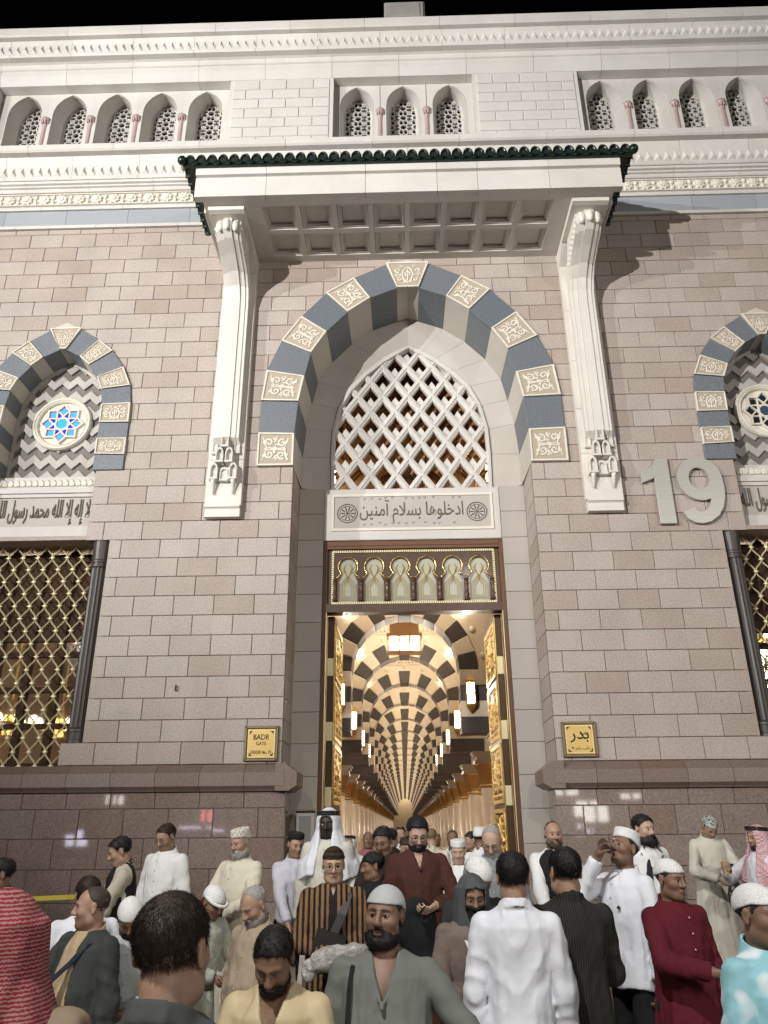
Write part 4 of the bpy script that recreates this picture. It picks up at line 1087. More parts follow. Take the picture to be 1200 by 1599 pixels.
def leaf(sgn, label):
    t = thing('door_leaf', label, 'door', (sgn*1.395, 1.13, FLOOR), 'open leaves of the gate door')
    t.rotation_euler = (0, 0, sgn*math.radians(.6))
    s_ = -sgn                                   # towards the opening
    T, Wd, Hh = .12, 1.32, 4.76
    b = MB(); xa, xb = sorted((0, s_*T)); b.box(xa, xb, 0, Wd, .01, Hh); b.obj('leaf_core', WOOD, t)
    for z in (4.11-FLOOR, 3.13-FLOOR, 2.19-FLOOR, 1.2-FLOOR, .3):
        b = MB(); xa, xb = sorted((s_*.012, s_*.108)); b.box(xa, xb, -.006, .002, z, z+.275); b.obj('edge_plate', PALEGOLD, t)
    b = MB(); b.tube([(s_*.118, -.003, .02), (s_*.118, -.003, Hh)], .007, 6); b.tube([(s_*.003, -.003, .02), (s_*.003, -.003, Hh)], .006, 6); b.obj('edge_bead', GOLD, t)
    # face panels: gilded frames with star bosses and leafwork
    X = s_*T
    n = 5; ph = (Hh - .1)/n
    for k in range(n):
        z0 = .06 + k*ph; z1 = z0 + ph - .07
        b = MB()
        for (y0, y1, za, zb) in ((.06,.12,z0,z1),(Wd-.12,Wd-.06,z0,z1),(.12,Wd-.12,z0,z0+.06),(.12,Wd-.12,z1-.06,z1)):
            xa, xb = sorted((X, X + s_*.022)); b.box(xa, xb, y0, y1, za, zb)
        b.obj('panel_frame', ORN, t)
        b = MB(); cy_, cz_ = Wd/2, (z0+z1)/2
        for (R, q) in ((.30, .022), (.2, .034), (.1, .05)):
            sp = star_poly(8, R, R*.72)
            v = [(X + s_*q, cy_+a, cz_+c) for a, c in sp] + [(X, cy_+a*1.06, cz_+c*1.06) for a, c in sp]
            b.add(v, [tuple(range(16))] + [(i, (i+1) % 16, 16+(i+1) % 16, 16+i) for i in range(16)])
        b.obj('star_boss', ORN, t)
        b = MB()
        for yy in np.arange(.17, Wd-.14, .105):
            for zz in np.arange(z0+.11, z1-.08, .105):
                if math.hypot(yy-cy_, zz-cz_) > .34: b.ball((X, yy, zz), .038, 6, 4, sc=(.8, 1, 1))
        b.obj('gilt_leafwork', ORN, t, kind='stuff')
    b = MB(); b.tube([(X, .14, 1.0), (X + s_*.07, .14, 1.02), (X + s_*.07, .14, 1.4), (X, .14, 1.42)], .016, 8); b.obj('pull_handle', GOLD, t)
leaf(-1, 'open gilded door leaf on the left side of the doorway, dark edge with brass plates')
leaf(1, 'open gilded door leaf on the right side of the doorway, dark edge with brass plates')
# vestibule seen through the lattice: timber lining with raised chevrons, small lamps
ves = thing('vestibule_lining', 'brown timber lining with raised chevrons behind the stone lattice', 'panelling')
TIM = mat('warm_oak_lining', (.36, .19, .085), .5, speck=(16, .4, (.17, .075, .03)), stretch=(4, 4, .5))
for i in range(12):
    b = MB(); x = -1.8 + i*.3; b.box(x+.004, x+.296, 2.1, 2.16, 7.0, 11.0); b.obj('timber_board', TIM, ves)
for i in range(6):
    for k in range(7):
        b = MB(); x, z = -1.5 + i*.6, 7.3 + k*.52
        for d in (0, .1): b.tube([(x-.26, 2.09, z+d), (x, 2.07, z+.26+d), (x+.26, 2.09, z+d)], .028, 4)
        b.obj('chevron_batten', WOOD_RED, ves)
b = MB(); b.box(-1.85, 1.85, 1.16, 2.2, 6.6, 7.12); b.box(-1.85, -1.8, 1.12, 2.2, 7.12, 11); b.box(1.8, 1.85, 1.12, 2.2, 7.12, 11); b.box(-1.85, 1.85, 1.1, 2.2, 10.7, 10.8); b.obj('lining_return', TIM, ves)
VL = mat('lit_lamp_glass', (.9, .8, .5), .4, emit=((1, .78, .42), 26.0))
for sx in (-1, 1):
    t = thing('vestibule_lamp', 'small lit amber lamp behind the %s edge of the stone lattice' % ('left' if sx < 0 else 'right'), 'lamp', (sx*1.42, 1.5, 7.62), 'lamps behind the lattice')
    for z in (-.02, .17): 
        b = MB(); b.lathe([(.07, z), (.08, z+.05), (.07, z+.12)], 0, 0, 10); b.obj('lamp_glass', VL, t)
    b = MB(); b.lathe([(.085, .11), (.09, .14), (.085, .17)], 0, 0, 10); b.tube([(0,0,.29),(0,0,.7),(sx*.38,0,.75)], .012, 6); b.obj('lamp_collar', WOOD, t)
# ================================================================== prayer hall behind the gate
HALLC = mat('warm_cream_stone', (.70, .585, .44), .5, blotch=.06, speck=(20, .12, (.52, .41, .29)), bump=(14, .2, .02))
DARKV = mat('charcoal_voussoir', (.058, .046, .04), .5, speck=(40, .4, (.03, .025, .022)))
MARB = mat('cream_hall_marble', (.64, .53, .43), .25, wear=(2.0, .3, (.5, .40, .33)), blotch=.06)
hf = MB(); hf.box(-14, 14, 1.0, 114.1, .1, FLOOR - .004); o = hf.obj('hall_floor', mat('red_patterned_carpet', (.20, .08, .06), .9, speck=(6, .5, (.32, .2, .12)))); o['kind'] = 'structure'
tl_ = MB(); tl_.box(-1.88, 1.88, 0, 1.0, .1, FLOOR); o = tl_.obj('threshold_floor', STEPM); o['kind'] = 'structure'
ce = MB(); ce.box(-14, 14, 2.25, 114.1, 7.4, 7.6); ce.box(-14, -13.8, .7, 114, .2, 7.5); ce.box(13.8, 14, .7, 114, .2, 7.5); ce.box(-14, 14, 114, 114.2, .2, 7.5); ce.box(-14, -1.9, .66, 2.3, 7.4, 7.6); ce.box(1.9, 14, .66, 2.3, 7.4, 7.6)
o = ce.obj('hall_ceiling', HALLC); o['kind'] = 'structure'
b = MB(); b.box(-1.9, 1.9, 1.12, 2.3, 6.28, 6.6); o = b.obj('doorway_ceiling', TIM); o['kind'] = 'structure'
HX = -.15
RI, RO, ZSP, BAY, Y0, NB = 1.06, 1.42, 4.75, 3.95, 4.4, 28
def vous_poly(i, n, ri=RI, ro=RO):
    a0, a1 = math.pi*i/n, math.pi*(i+1)/n
    e = .004
    return [(r*math.cos(a), ZSP + r*math.sin(a)*1.04) for r, a in ((ri, a0+e), (ro, a0+e), (ro, a1-e), (ri, a1-e))]
NV = 13
vm = []
for i in range(NV):
    b = MB(); b.prism(vous_poly(i, NV), -.28, .28, .01, back=True); vm.append(b.mesh('voussoir', DARKV if i % 2 == 0 else HALLC))
pm = []
for k in range(4):
    row = []
    for sgn in (-1, 1):
        b = MB(); xa, xb = sorted((sgn*RI, sgn*(RI+.80))); b.box(xa, xb, -.28, .28, ZSP-.30*(k+1)+.003, ZSP-.30*k-.003); row.append(b.mesh('pier_block', HALLC if k % 2 == 0 else DARKV))
    pm.append(row)
both = MB()
for i in range(NV): both.prism(vous_poly(i, NV), -.28, .28, mi=i % 2, back=True)
for k in range(4):
    for sgn in (-1, 1):
        xa, xb = sorted((sgn*RI, sgn*(RI+.80))); both.box(xa, xb, -.28, .28, ZSP-.30*(k+1), ZSP-.30*k, mi=1 if k % 2 == 0 else 0)
both_me = both.mesh('striped_ring', [DARKV, HALLC])
sp = MB()
hc = [(RO*math.cos(a), ZSP + RO*1.04*math.sin(a)) for a in np.linspace(0, math.pi/2, 9)]
for sgn in (-1, 1):
    for p, q in zip(hc, hc[1:]): sp.prism([(sgn*p[0], p[1]), (sgn*q[0], q[1]), (sgn*q[0], 7.4), (sgn*p[0], 7.4)], -.24, .24, back=True)
    sp.prism([(sgn*RO, ZSP), (sgn*2.3, ZSP), (sgn*2.3, 7.4), (sgn*RO, 7.4)], -.24, .24, back=True)
    xa, xb = sorted((sgn*1.86, sgn*2.3)); sp.box(xa, xb, -.26, .26, ZSP-1.2, ZSP)
sp_me = sp.mesh('spandrel_wall', HALLC)
fz = MB()
for i in range(26): fz.add([(-1.37+i*.105, -.25, 6.45), (-1.265+i*.105, -.25, 6.45), (-1.317+i*.105, -.25, 6.62), (-1.317+i*.105, -.29, 6.5)], [(0,1,3),(1,2,3),(2,0,3)])
fz.box(-1.5, 1.5, -.27, -.24, 6.40, 6.44); fz.box(-1.5, 1.5, -.27, -.24, 6.66, 6.70)
for i in range(9):
    a = math.pi*(i+.5)/9; fz.ball((1.56*math.cos(a), -.245, ZSP+1.6*math.sin(a)), .07, 7, 5, sc=(1, .35, 1))
fz_me = fz.mesh('carved_frieze', HALLC)
sh = MB(); sh.lathe([(.30, FLOOR), (.30, .55), (.34, .56), (.34, .62), (.27, .68), (.262, 2.75)], 0, 0, 20); sh_me = sh.mesh('marble_shaft', MARB, True)
cp = MB(); cp.lathe([(.265, 2.75), (.29, 2.77), (.29, 2.80), (.268, 2.82), (.28, 2.92), (.34, 3.12), (.40, 3.26), (.40, 3.29)], 0, 0, 8); cp_me = cp.mesh('brass_capital', mat('aged_brass_capital', (.62, .42, .16), .35, metal=.9, bump=(30, .6, .02)))
im = MB()
for (hw, za, zb) in ((.40, 3.29, 3.36), (.37, 3.36, 3.44), (.43, 3.44, 3.50), (.46, 3.50, 3.55)): im.box(-hw, hw, -.36, .36, za, zb)
im_me = im.mesh('impost_block', mat('dark_impost_stone', (.26, .195, .13), .4))
LG = mat('lit_lantern_glass', (1, .95, .85), .4, emit=((1, .89, .70), 100.0))
lg = MB(); lg.box(-.065, .065, -.11, 0, -.19, .19); lg_me = lg.mesh('lantern_glass', LG)
lf_ = MB()
for (x0, x1, z0, z1) in ((-.095,-.065,-.23,.23),(.065,.095,-.23,.23),(-.065,.065,.19,.24),(-.065,.065,-.24,-.19)): lf_.box(x0, x1, -.12, .01, z0, z1)
lf_.add([(-.095,-.12,.24),(.095,-.12,.24),(.095,.01,.24),(-.095,.01,.24),(0,-.05,.36)], [(0,1,4),(1,2,4),(2,3,4),(3,0,4)]); lf_.add([(-.095,-.12,-.24),(.095,-.12,-.24),(.095,.01,-.24),(-.095,.01,-.24),(0,-.05,-.38)], [(1,0,4),(2,1,4),(3,2,4),(0,3,4)])
lf_me = lf_.mesh('lantern_frame', GOLD)
gl_ = MB(); gl_.ball((0,0,0), .095, 12, 8); gl_me = gl_.mesh('lamp_globe', mat('lit_globe', (1, .95, .85), .4, emit=((1, .90, .74), 16.0)), True)
ORD = ['first', 'second', 'third', 'fourth', 'fifth', 'sixth', 'seventh', 'eighth']
for i in range(NB):
    y = Y0 + BAY*i
    lab = ORD[i] + ' striped arch of the hall behind the doorway' if i < 8 else 'one of the far striped arches deep in the hall'
    t = thing('striped_arch', lab, 'arch', (HX, y, 0), 'striped arches along the hall')
    if i < 9:
        for m in vm: link('voussoir', m, t)
        for row in pm:
            for m in row: link('pier_block', m, t)
    else: link('striped_ring', both_me, t, kind='stuff')
    link('spandrel_wall', sp_me, t)
    if i < 9: link('carved_frieze', fz_me, t, kind='stuff')
    for sgn in (-1, 1):
        side = 'left' if sgn < 0 else 'right'
        lab = (ORD[i] + ' column on the %s of the hall aisle, brass capital' % side) if i < 8 else 'one of the far marble columns on the %s of the hall aisle' % side
        c = thing('hall_column', lab, 'column', (HX + sgn*2.02, y, 0), 'columns along the hall aisle')
        link('marble_shaft', sh_me, c); link('brass_capital', cp_me, c)
        ib = link('impost_block', im_me, c)
        lab = (ORD[i] + ' lit brass lantern on the %s piers of the hall' % side) if i < 8 else 'one of the far lit lanterns on the %s piers of the hall' % side
        l = thing('wall_lantern', lab, 'lantern', (HX + sgn*1.25, y-.285, 4.28), 'lit lanterns on the hall piers')
        link('lantern_glass', lg_me, l); link('lantern_frame', lf_me, l)
        if i < 3:
            t2 = tag(link('globe_lamp', gl_me, None, (HX + sgn*1.16, y-.27, 5.95)), 'round white lamp high on the %s of the %s hall arch' % (side, ORD[i]), 'lamp', 'round lamps on the hall arches')
CLM = mat('lit_ceiling_panel', (1, .95, .85), .4, emit=((1, .89, .70), 30.0))  # added lamps, hidden by the arches, to brighten the arch fronts
clm = MB(); clm.lathe([(.42, 7.24), (.5, 7.3), (.5, 7.4)], 0, 0, 16); clm_me = clm.mesh('ceiling_lamp', CLM)
for i in range(-1, NB):
    tag(link('ceiling_lamp', clm_me, None, (HX, Y0 + BAY*(i+.5) + (.6 if i < 0 else (-.6 if i == NB - 1 else 0)), 0)), 'one of the round ceiling lamps between the striped arches of the hall', 'lamp', 'round ceiling lamps of the hall')
for x, y in ((-6, 6), (6, 6), (-6, 14), (6, 14)):  # more lamps added to brighten the rooms behind the grilles
    tag(link('ceiling_lamp', clm_me, None, (x, y, 0)), 'one of the round ceiling lamps of the side aisles, behind the window grilles', 'lamp', 'round ceiling lamps of the side aisles')
# longitudinal walls above the columns
for sgn in (-1, 1):
    b = MB(); xa, xb = sorted((HX + sgn*1.95, HX + sgn*2.3))
    for i in range(NB): b.box(xa, xb, Y0 + BAY*i + .26, Y0 + BAY*(i+1) - .26, 5.6, 7.4)
    o = b.obj('aisle_wall', HALLC); o['kind'] = 'structure'
# hanging lantern box with a clock
t = thing('hanging_clock_box', 'hanging wooden box with round white clock above three bright lamps', 'light fitting', (HX, 6.4, 0))
b = MB(); b.box(-.33, .33, -.2, .2, 5.98, 6.75); b.box(-.40, .40, -.24, .24, 5.90, 5.98); b.obj('timber_box', mat('honey_timber', (.40, .22, .10), .45, speck=(10, .3, (.3, .15, .06)), stretch=(5,5,.6)), t)
b = MB()
for x in (-.36, -.12, .12, .36): b.box(x-.02, x+.02, -.22, .22, 5.58, 5.90)
b.box(-.38, .38, -.22, .22, 5.56, 5.585); b.obj('lamp_cage', GOLD, t)
BR = mat('bright_lamp_panel', (1, .95, .85), .4, emit=((1, .90, .74), 40.0))
for x in (-.24, 0, .24):
    b = MB(); b.box(x-.09, x+.09, -.17, .17, 5.60, 5.86 if x else 5.80); b.obj('lamp_panel', BR, t)
b = MB(); b.tube([(0, -.205, 6.55), (0, -.23, 6.55)], .19, 24); b.obj('clock_face', mat('white_clock_face', (.8, .8, .76), .5, emit=((1, .97, .88), .5)), t)
b = MB(); b.tube([(.19*math.cos(a), -.23, 6.55+.19*math.sin(a)) for a in np.linspace(0, 2*math.pi, 25)[:-1]], .018, 6, closed=True); b.tube([(0,-.236,6.55),(.02,-.236,6.67)], .008, 4); b.tube([(0,-.236,6.55),(.08,-.236,6.52)], .008, 4)
for k in range(12): a = k*math.pi/6; b.tube([(.14*math.cos(a), -.235, 6.55+.14*math.sin(a)), (.165*math.cos(a), -.235, 6.55+.165*math.sin(a))], .006, 4)
b.obj('clock_hands', GREEN, t)
b = MB(); b.tube([(0,0,6.75),(0,0,7.4)], .02, 6); b.obj('hanger_rod', GOLD, t)
# brass chandeliers in the side bays, seen through the window grilles
for x, y, z, nm in ((-8.26, 5.0, 3.89, 'left window, beside its left edge'), (-8.07, 7.0, 4.06, 'left window, low in the middle'), (-10.26, 9.0, 6.74, 'left window, in its middle'), (-9.50, 10.0, 7.99, 'left window, near the fluted column'), (8.65, 8.0, 6.25, 'right window, in its middle'), (7.52, 6.0, 4.31, 'right window, near its foot')):
    t = thing('chandelier', 'lit brass chandelier glimpsed through the grille of the ' + nm, 'chandelier', (x, y, z), 'chandeliers in the side aisles')
    b = MB(); b.tube([(0,0,.5),(0,0,7.4-z)], .02, 6); b.lathe([(.05,-.3),(.12,-.2),(.05,0),(.1,.2),(.04,.5)], 0, 0, 10); b.tube([(.5*math.cos(a), .5*math.sin(a), 0) for a in np.linspace(0, 2*math.pi, 17)[:-1]], .03, 6, closed=True); b.obj('chandelier_ring', GOLD, t)
    for k in range(8):
        a = 2*math.pi*k/8; b = MB(); b.ball((.5*math.cos(a), .5*math.sin(a), .1), .10, 8, 6); b.obj('lamp_bulb', BR, t)
# white notice box by the left jamb
t = thing('notice_stand', 'narrow white framed notice stand against the left door jamb', 'notice', (-1.60, .58, FLOOR))
b = MB(); b.box(-.12, .12, 0, .1, .1, 1.80); b.obj('stand_body', mat('white_enamel', (.72, .71, .66), .4), t)
b = MB(); b.box(-.085, .085, -.006, .002, .9, 1.76); b.obj('notice_panel', mat('pale_grey_panel', (.45, .45, .45), .25, speck=(30, .3, (.3, .3, .3))), t)
b = MB(); b.box(-.135, .135, -.012, .11, 1.80, 1.825); b.box(-.16, .16, -.05, .15, 0, .1); b.obj('stand_cap', BLACK, t)
# lights of the shops across the plaza, mirrored in the polished dado
for x, y, z, w, h, c, nm in ((-25.6, -60, 3.7, .8, .7, (1, .93, .85), 'white shop light cluster'), (-28.8, -60, 1.0, 1.7, .8, (.8, .78, 1), 'pale violet shop sign'), (-17.8, -60, 1.55, 4.2, .16, (.85, .75, 1), 'thin violet sign line'), (-17.6, -60, 2.1, .9, .9, (1, .22, .25), 'round red sign light'),
        (15.6, -60, 2.5, 2.0, 1.3, (1, .97, .86), 'broad white lamp cluster'), (13.6, -60, 4.3, 2.4, .5, (1, .97, .86), 'high white lamp row'), (19.5, -60, 4.4, 1.6, .4, (1, .97, .86), 'short white lamp row'), (33.5, -60, 3.3, 2.6, .7, (1, .97, .88), 'wide white lamp cluster'), (15.0, -60, 1.55, .5, .4, (.8, .8, 1), 'single bluish lamp')):
    t = thing('plaza_lamp', nm + ' across the plaza, mirrored in the polished granite', 'lamp', (x, y, 0))
    b = MB(); b.box(-w/2, w/2, 0, .3, z, z+h); b.obj('lamp_panel', mat('lit_' + nm.replace(' ', '_'), c, .4, emit=(c, 14.0)), t)
    b = MB(); b.box(-.1, .1, .32, .5, 0, z+h); b.obj('lamp_post', BLACK, t)
# yellow barrier tape along the left wall
t = thing('barrier_tape', 'yellow barrier tape strung low along the left granite wall', 'barrier tape', (0, 0, 0))
b = MB(); b.box(-6.2, -3.4, -1.0, -.996, 1.075, 1.125)
b.v = [(x, y, z + .035*(x+6.2)) for x, y, z in b.v]; b.obj('tape_strip', mat('yellow_tape', (.65, .55, .08), .4), t)
for x in (-6.2, -3.4):
    b = MB(); b.tube([(x, -1.0, FLOOR), (x, -1.0, 1.2 + .035*(x+6.2))], .02, 8); b.lathe([(.14, FLOOR), (.14, FLOOR+.03), (.02, FLOOR+.05)], x, -1.0, 12); b.obj('barrier_post', BLACK, t)
# ================================================================== people: smooth signed-distance bodies meshed as one surface
def _n(v): return v/ (np.linalg.norm(v) + 1e-9)
A3 = lambda *v: np.array(v, dtype=np.float64)
class F:
    """one shape: fn(points)->distance, with a bounding sphere and a blend width"""
    __slots__ = ('fn', 'c', 'R', 'k', 'op')
    def __init__(s, fn, c, R, k=.02, op='u'): s.fn, s.c, s.R, s.k, s.op = fn, np.asarray(c, float), float(R), k, op
def cone(a, b, ra, rb, k=.02, op='u', wr=None, cut=False, flat=None):
    a, b = np.asarray(a, float), np.asarray(b, float); ba = b - a; L2 = ba@ba + 1e-12; L = math.sqrt(L2)
    ax = ba/L; u = _n(np.cross(ax, (0.31, .92, .23))); w = np.cross(ax, u)
    def fn(p):
        q = p - a; t = (q@ba)/L2; tc = np.clip(t, 0, 1)
        r = ra + (rb - ra)*tc
        d = q - tc[:, None]*ba
        if flat is not None: d = d - (1 - flat[1])*(d@flat[0])[:, None]*flat[0]*-1/flat[1] if False else d + (d@flat[0])[:, None]*flat[0]*(1/flat[1] - 1)
        dist = np.sqrt((d*d).sum(1)) - r
        if wr is not None:
            th = np.arctan2(q@w, q@u); s_ = tc*L
            amp, f0, ph, env = wr
            e = env[0] + (env[1]-env[0])*tc + env[2]*np.sin(np.pi*tc)
            md = .5 + .5*np.sin(th + ph*1.7)
            dist = dist - amp*e*(md*(1 - np.abs(np.sin(np.pi*s_/f0 + ph + 1.5*np.sin(th+ph)))*2)*.8 + .5*np.sin(2*np.pi*s_/(f0*1.7) + 2.4*np.sin(th+ph*2)) + .7*np.sin(2*th+ph+7*s_))
        if cut: dist = np.maximum(dist, (t - 1)*L)
        return dist
    return F(fn, (a+b)/2, L/2 + max(ra, rb)*(1 if flat is None else 1.2) + .02, k, op)
def ell(c, r, k=.02, op='u', R=None):
    c, r = np.asarray(c, float), np.asarray(r, float)
    def fn(p):
        q = p - c
        if R is not None: q = q@R
        k0 = np.sqrt(((q/r)**2).sum(1)); k1 = np.sqrt(((q/(r*r))**2).sum(1)) + 1e-9
        return k0*(k0-1)/k1
    return F(fn, c, r.max() + .01, k, op)
def smin(a, b, k):
    h = np.clip(.5 + .5*(b-a)/k, 0, 1); return b + (a-b)*h - k*h*(1-h)
def smax(a, b, k): return -smin(-a, -b, k)
def evalF(fs, p):
    D = np.full(len(p), 9.0)
    for f in fs:
        d = f.fn(p)
        D = smin(D, d, f.k) if f.op == 'u' else smax(D, -d, f.k)
    return D
def mesh_sdf(fs, h, lo, hi, post=None):
    """sparse evaluation on blocks near the surface, then surface nets; returns verts, quads"""
    B = 8; lo = np.asarray(lo, float); hi = np.asarray(hi, float)
    nb = np.maximum(1, np.ceil((hi - lo)/(h*B)).astype(int)); dims = nb*B
    bi = np.stack(np.meshgrid(*[np.arange(n) for n in nb], indexing='ij'), -1).reshape(-1, 3)
    bc = lo + (bi*B + (B-1)/2)*h; br = h*B*.87
    near = np.zeros(len(bc), bool); cd = np.full(len(bc), 9.0)
    for f in fs:
        dist = np.sqrt(((bc - f.c)**2).sum(1)) - f.R
        s_ = dist < br*1.6 + .05
        if s_.any():
            d = f.fn(bc[s_]); cd[s_] = smin(cd[s_], d, f.k) if f.op == 'u' else smax(cd[s_], -d, f.k)
    keep = np.abs(cd) < br*1.25 + .012
    kb = bi[keep]; kc = bc[keep]
    off = np.stack(np.meshgrid(*[np.arange(B)]*3, indexing='ij'), -1).reshape(-1, 3)
    P = ((kb*B)[:, None, :] + off[None]).astype(np.float64)*h + lo
    D = np.full((len(kb), B**3), 9.0)
    for f in fs:
        s_ = (np.sqrt(((kc - f.c)**2).sum(1)) - f.R) < br + .045
        if s_.any():
            d = f.fn(P[s_].reshape(-1, 3)).reshape(-1, B**3)
            D[s_] = smin(D[s_], d, f.k) if f.op == 'u' else smax(D[s_], -d, f.k)
    if post is not None: D = post(P.reshape(-1, 3), D.reshape(-1)).reshape(D.shape)
    G = np.repeat(np.repeat(np.repeat(np.where(cd < 0, -1.0, 1.0).reshape(nb), B, 0), B, 1), B, 2).astype(np.float32)
    I = (kb*B)[:, None, :] + off[None]
    G[I[..., 0], I[..., 1], I[..., 2]] = D
    G[0], G[-1], G[:, 0], G[:, -1], G[:, :, 0], G[:, :, -1] = (1,)*6
    Sg = G < 0
    cnt = np.zeros(tuple(dims-1), np.int8)
    for dx in (0, 1):
        for dy in (0, 1):
            for dz in (0, 1): cnt += Sg[dx:dims[0]-1+dx, dy:dims[1]-1+dy, dz:dims[2]-1+dz]
    ci = np.argwhere((cnt > 0) & (cnt < 8))
    if len(ci) == 0: return np.zeros((0, 3)), np.zeros((0, 4), int)
    cv = np.stack([G[ci[:, 0]+dx, ci[:, 1]+dy, ci[:, 2]+dz] for dx in (0, 1) for dy in (0, 1) for dz in (0, 1)], 1).astype(np.float64)
    cor = np.array([(dx, dy, dz) for dx in (0, 1) for dy in (0, 1) for dz in (0, 1)], float)
    acc = np.zeros((len(ci), 3)); n = np.zeros(len(ci))
    for a in range(8):
        for ax, bit in ((0, 4), (1, 2), (2, 1)):
            if a & bit: continue
            b = a | bit; m = (cv[:, a] < 0) != (cv[:, b] < 0)
            t = np.where(m, cv[:, a]/(cv[:, a] - cv[:, b] + 1e-12), 0); t = np.clip(t, 0, 1)
            acc += np.where(m[:, None], cor[a] + t[:, None]*(cor[b]-cor[a]), 0); n += m
    V = (ci + acc/n[:, None])*h + lo
    idm = np.full(tuple(dims-1), -1, np.int32); idm[ci[:, 0], ci[:, 1], ci[:, 2]] = np.arange(len(ci))
    Q = []
    for ax in range(3):
        sl0 = [slice(1, -1)]*3; sl1 = [slice(1, -1)]*3
        sl0[ax] = slice(0, -1); sl1[ax] = slice(1, None)
        a, b = Sg[tuple(sl0)], Sg[tuple(sl1)]
        e = np.argwhere(a != b)
        if len(e) == 0: continue
        base = e + 1; base[:, ax] -= 1
        o1, o2 = [(1, 2), (2, 0), (0, 1)][ax]
        def at(d1, d2):
            c = base.copy(); c[:, o1] -= d1; c[:, o2] -= d2
            return idm[c[:, 0], c[:, 1], c[:, 2]]
        q = np.stack([at(1, 1), at(0, 1), at(0, 0), at(1, 0)], 1)
        fl = ~a[tuple(e.T)]
        q[fl] = q[fl][:, ::-1]
        Q.append(q[(q >= 0).all(1)])
    return V, np.concatenate(Q)
def to_mesh(name, V, Q, mats, tint=None, smooth_it=1, coarse=None):
    if smooth_it and len(V):                                    # light relaxation hides the voxel steps
        for _ in range(smooth_it):
            s_ = np.zeros_like(V); c = np.zeros(len(V))
            for i in range(4):
                a, b = Q[:, i], Q[:, (i+1) % 4]
                for ax in range(3):
                    s_[:, ax] += np.bincount(a, V[b, ax], len(V)) + np.bincount(b, V[a, ax], len(V))
                c += np.bincount(a, minlength=len(V)) + np.bincount(b, minlength=len(V))
            V = V*.5 + .5*s_/np.maximum(c, 1)[:, None]
    if coarse is not None:                                      # what the clothes cover is kept, only coarser
        g_ = coarse[1]; key = np.floor(V/g_).astype(np.int64); key = key[:, 0]*4000003 + key[:, 1]*20011 + key[:, 2]
        key = np.where(coarse[0], key, -1 - np.arange(len(V)) - 10**13)
        _, inv = np.unique(key, return_inverse=True); m_ = inv.max() + 1; cnt = np.bincount(inv, minlength=m_)
        V = np.stack([np.bincount(inv, V[:, a], m_)/cnt for a in range(3)], 1)
        if tint is not None: tint = np.stack([np.bincount(inv, tint[:, a], m_)/cnt for a in range(4)], 1)
        Q = inv[Q]
    lp, ls = [], []; n_ = 0
    eq = np.stack([Q[:, i] == Q[:, (i+1) % 4] for i in range(4)], 1); ne = eq.sum(1)
    diag = (Q[:, 0] == Q[:, 2])|(Q[:, 1] == Q[:, 3])
    q4 = Q[(ne == 0)&~diag]; t_ = Q[(ne == 1)&~diag]; e_ = eq[(ne == 1)&~diag]
    k_ = e_.argmax(1) if len(t_) else np.zeros(0, int); r_ = np.arange(len(t_))
    t3 = np.stack([t_[r_, (k_+1) % 4], t_[r_, (k_+2) % 4], t_[r_, (k_+3) % 4]], 1) if len(t_) else np.zeros((0, 3), int)
    if len(t3):
        st3 = np.sort(t3, 1); _, fi = np.unique(st3[:, 0]*10**12 + st3[:, 1]*10**6 + st3[:, 2], return_index=True); t3 = t3[fi]
    me = bpy.data.meshes.new(name); nl = q4.size + t3.size; npol = len(q4) + len(t3)
    me.vertices.add(len(V)); me.vertices.foreach_set('co', V.astype(np.float32).ravel())
    me.loops.add(nl); me.loops.foreach_set('vertex_index', np.concatenate([q4.ravel(), t3.ravel()]).astype(np.int32))
    me.polygons.add(npol); me.polygons.foreach_set('loop_start', np.concatenate([np.arange(len(q4))*4, q4.size + np.arange(len(t3))*3]).astype(np.int32))
    me.polygons.foreach_set('use_smooth', np.ones(npol, bool))
    for m in mats: me.materials.append(m)
    me.update(calc_edges=True); me.validate()
    if tint is not None:
        at = me.color_attributes.new('tint', 'FLOAT_COLOR', 'POINT'); at.data.foreach_set('color', tint.astype(np.float32).ravel())
    return me
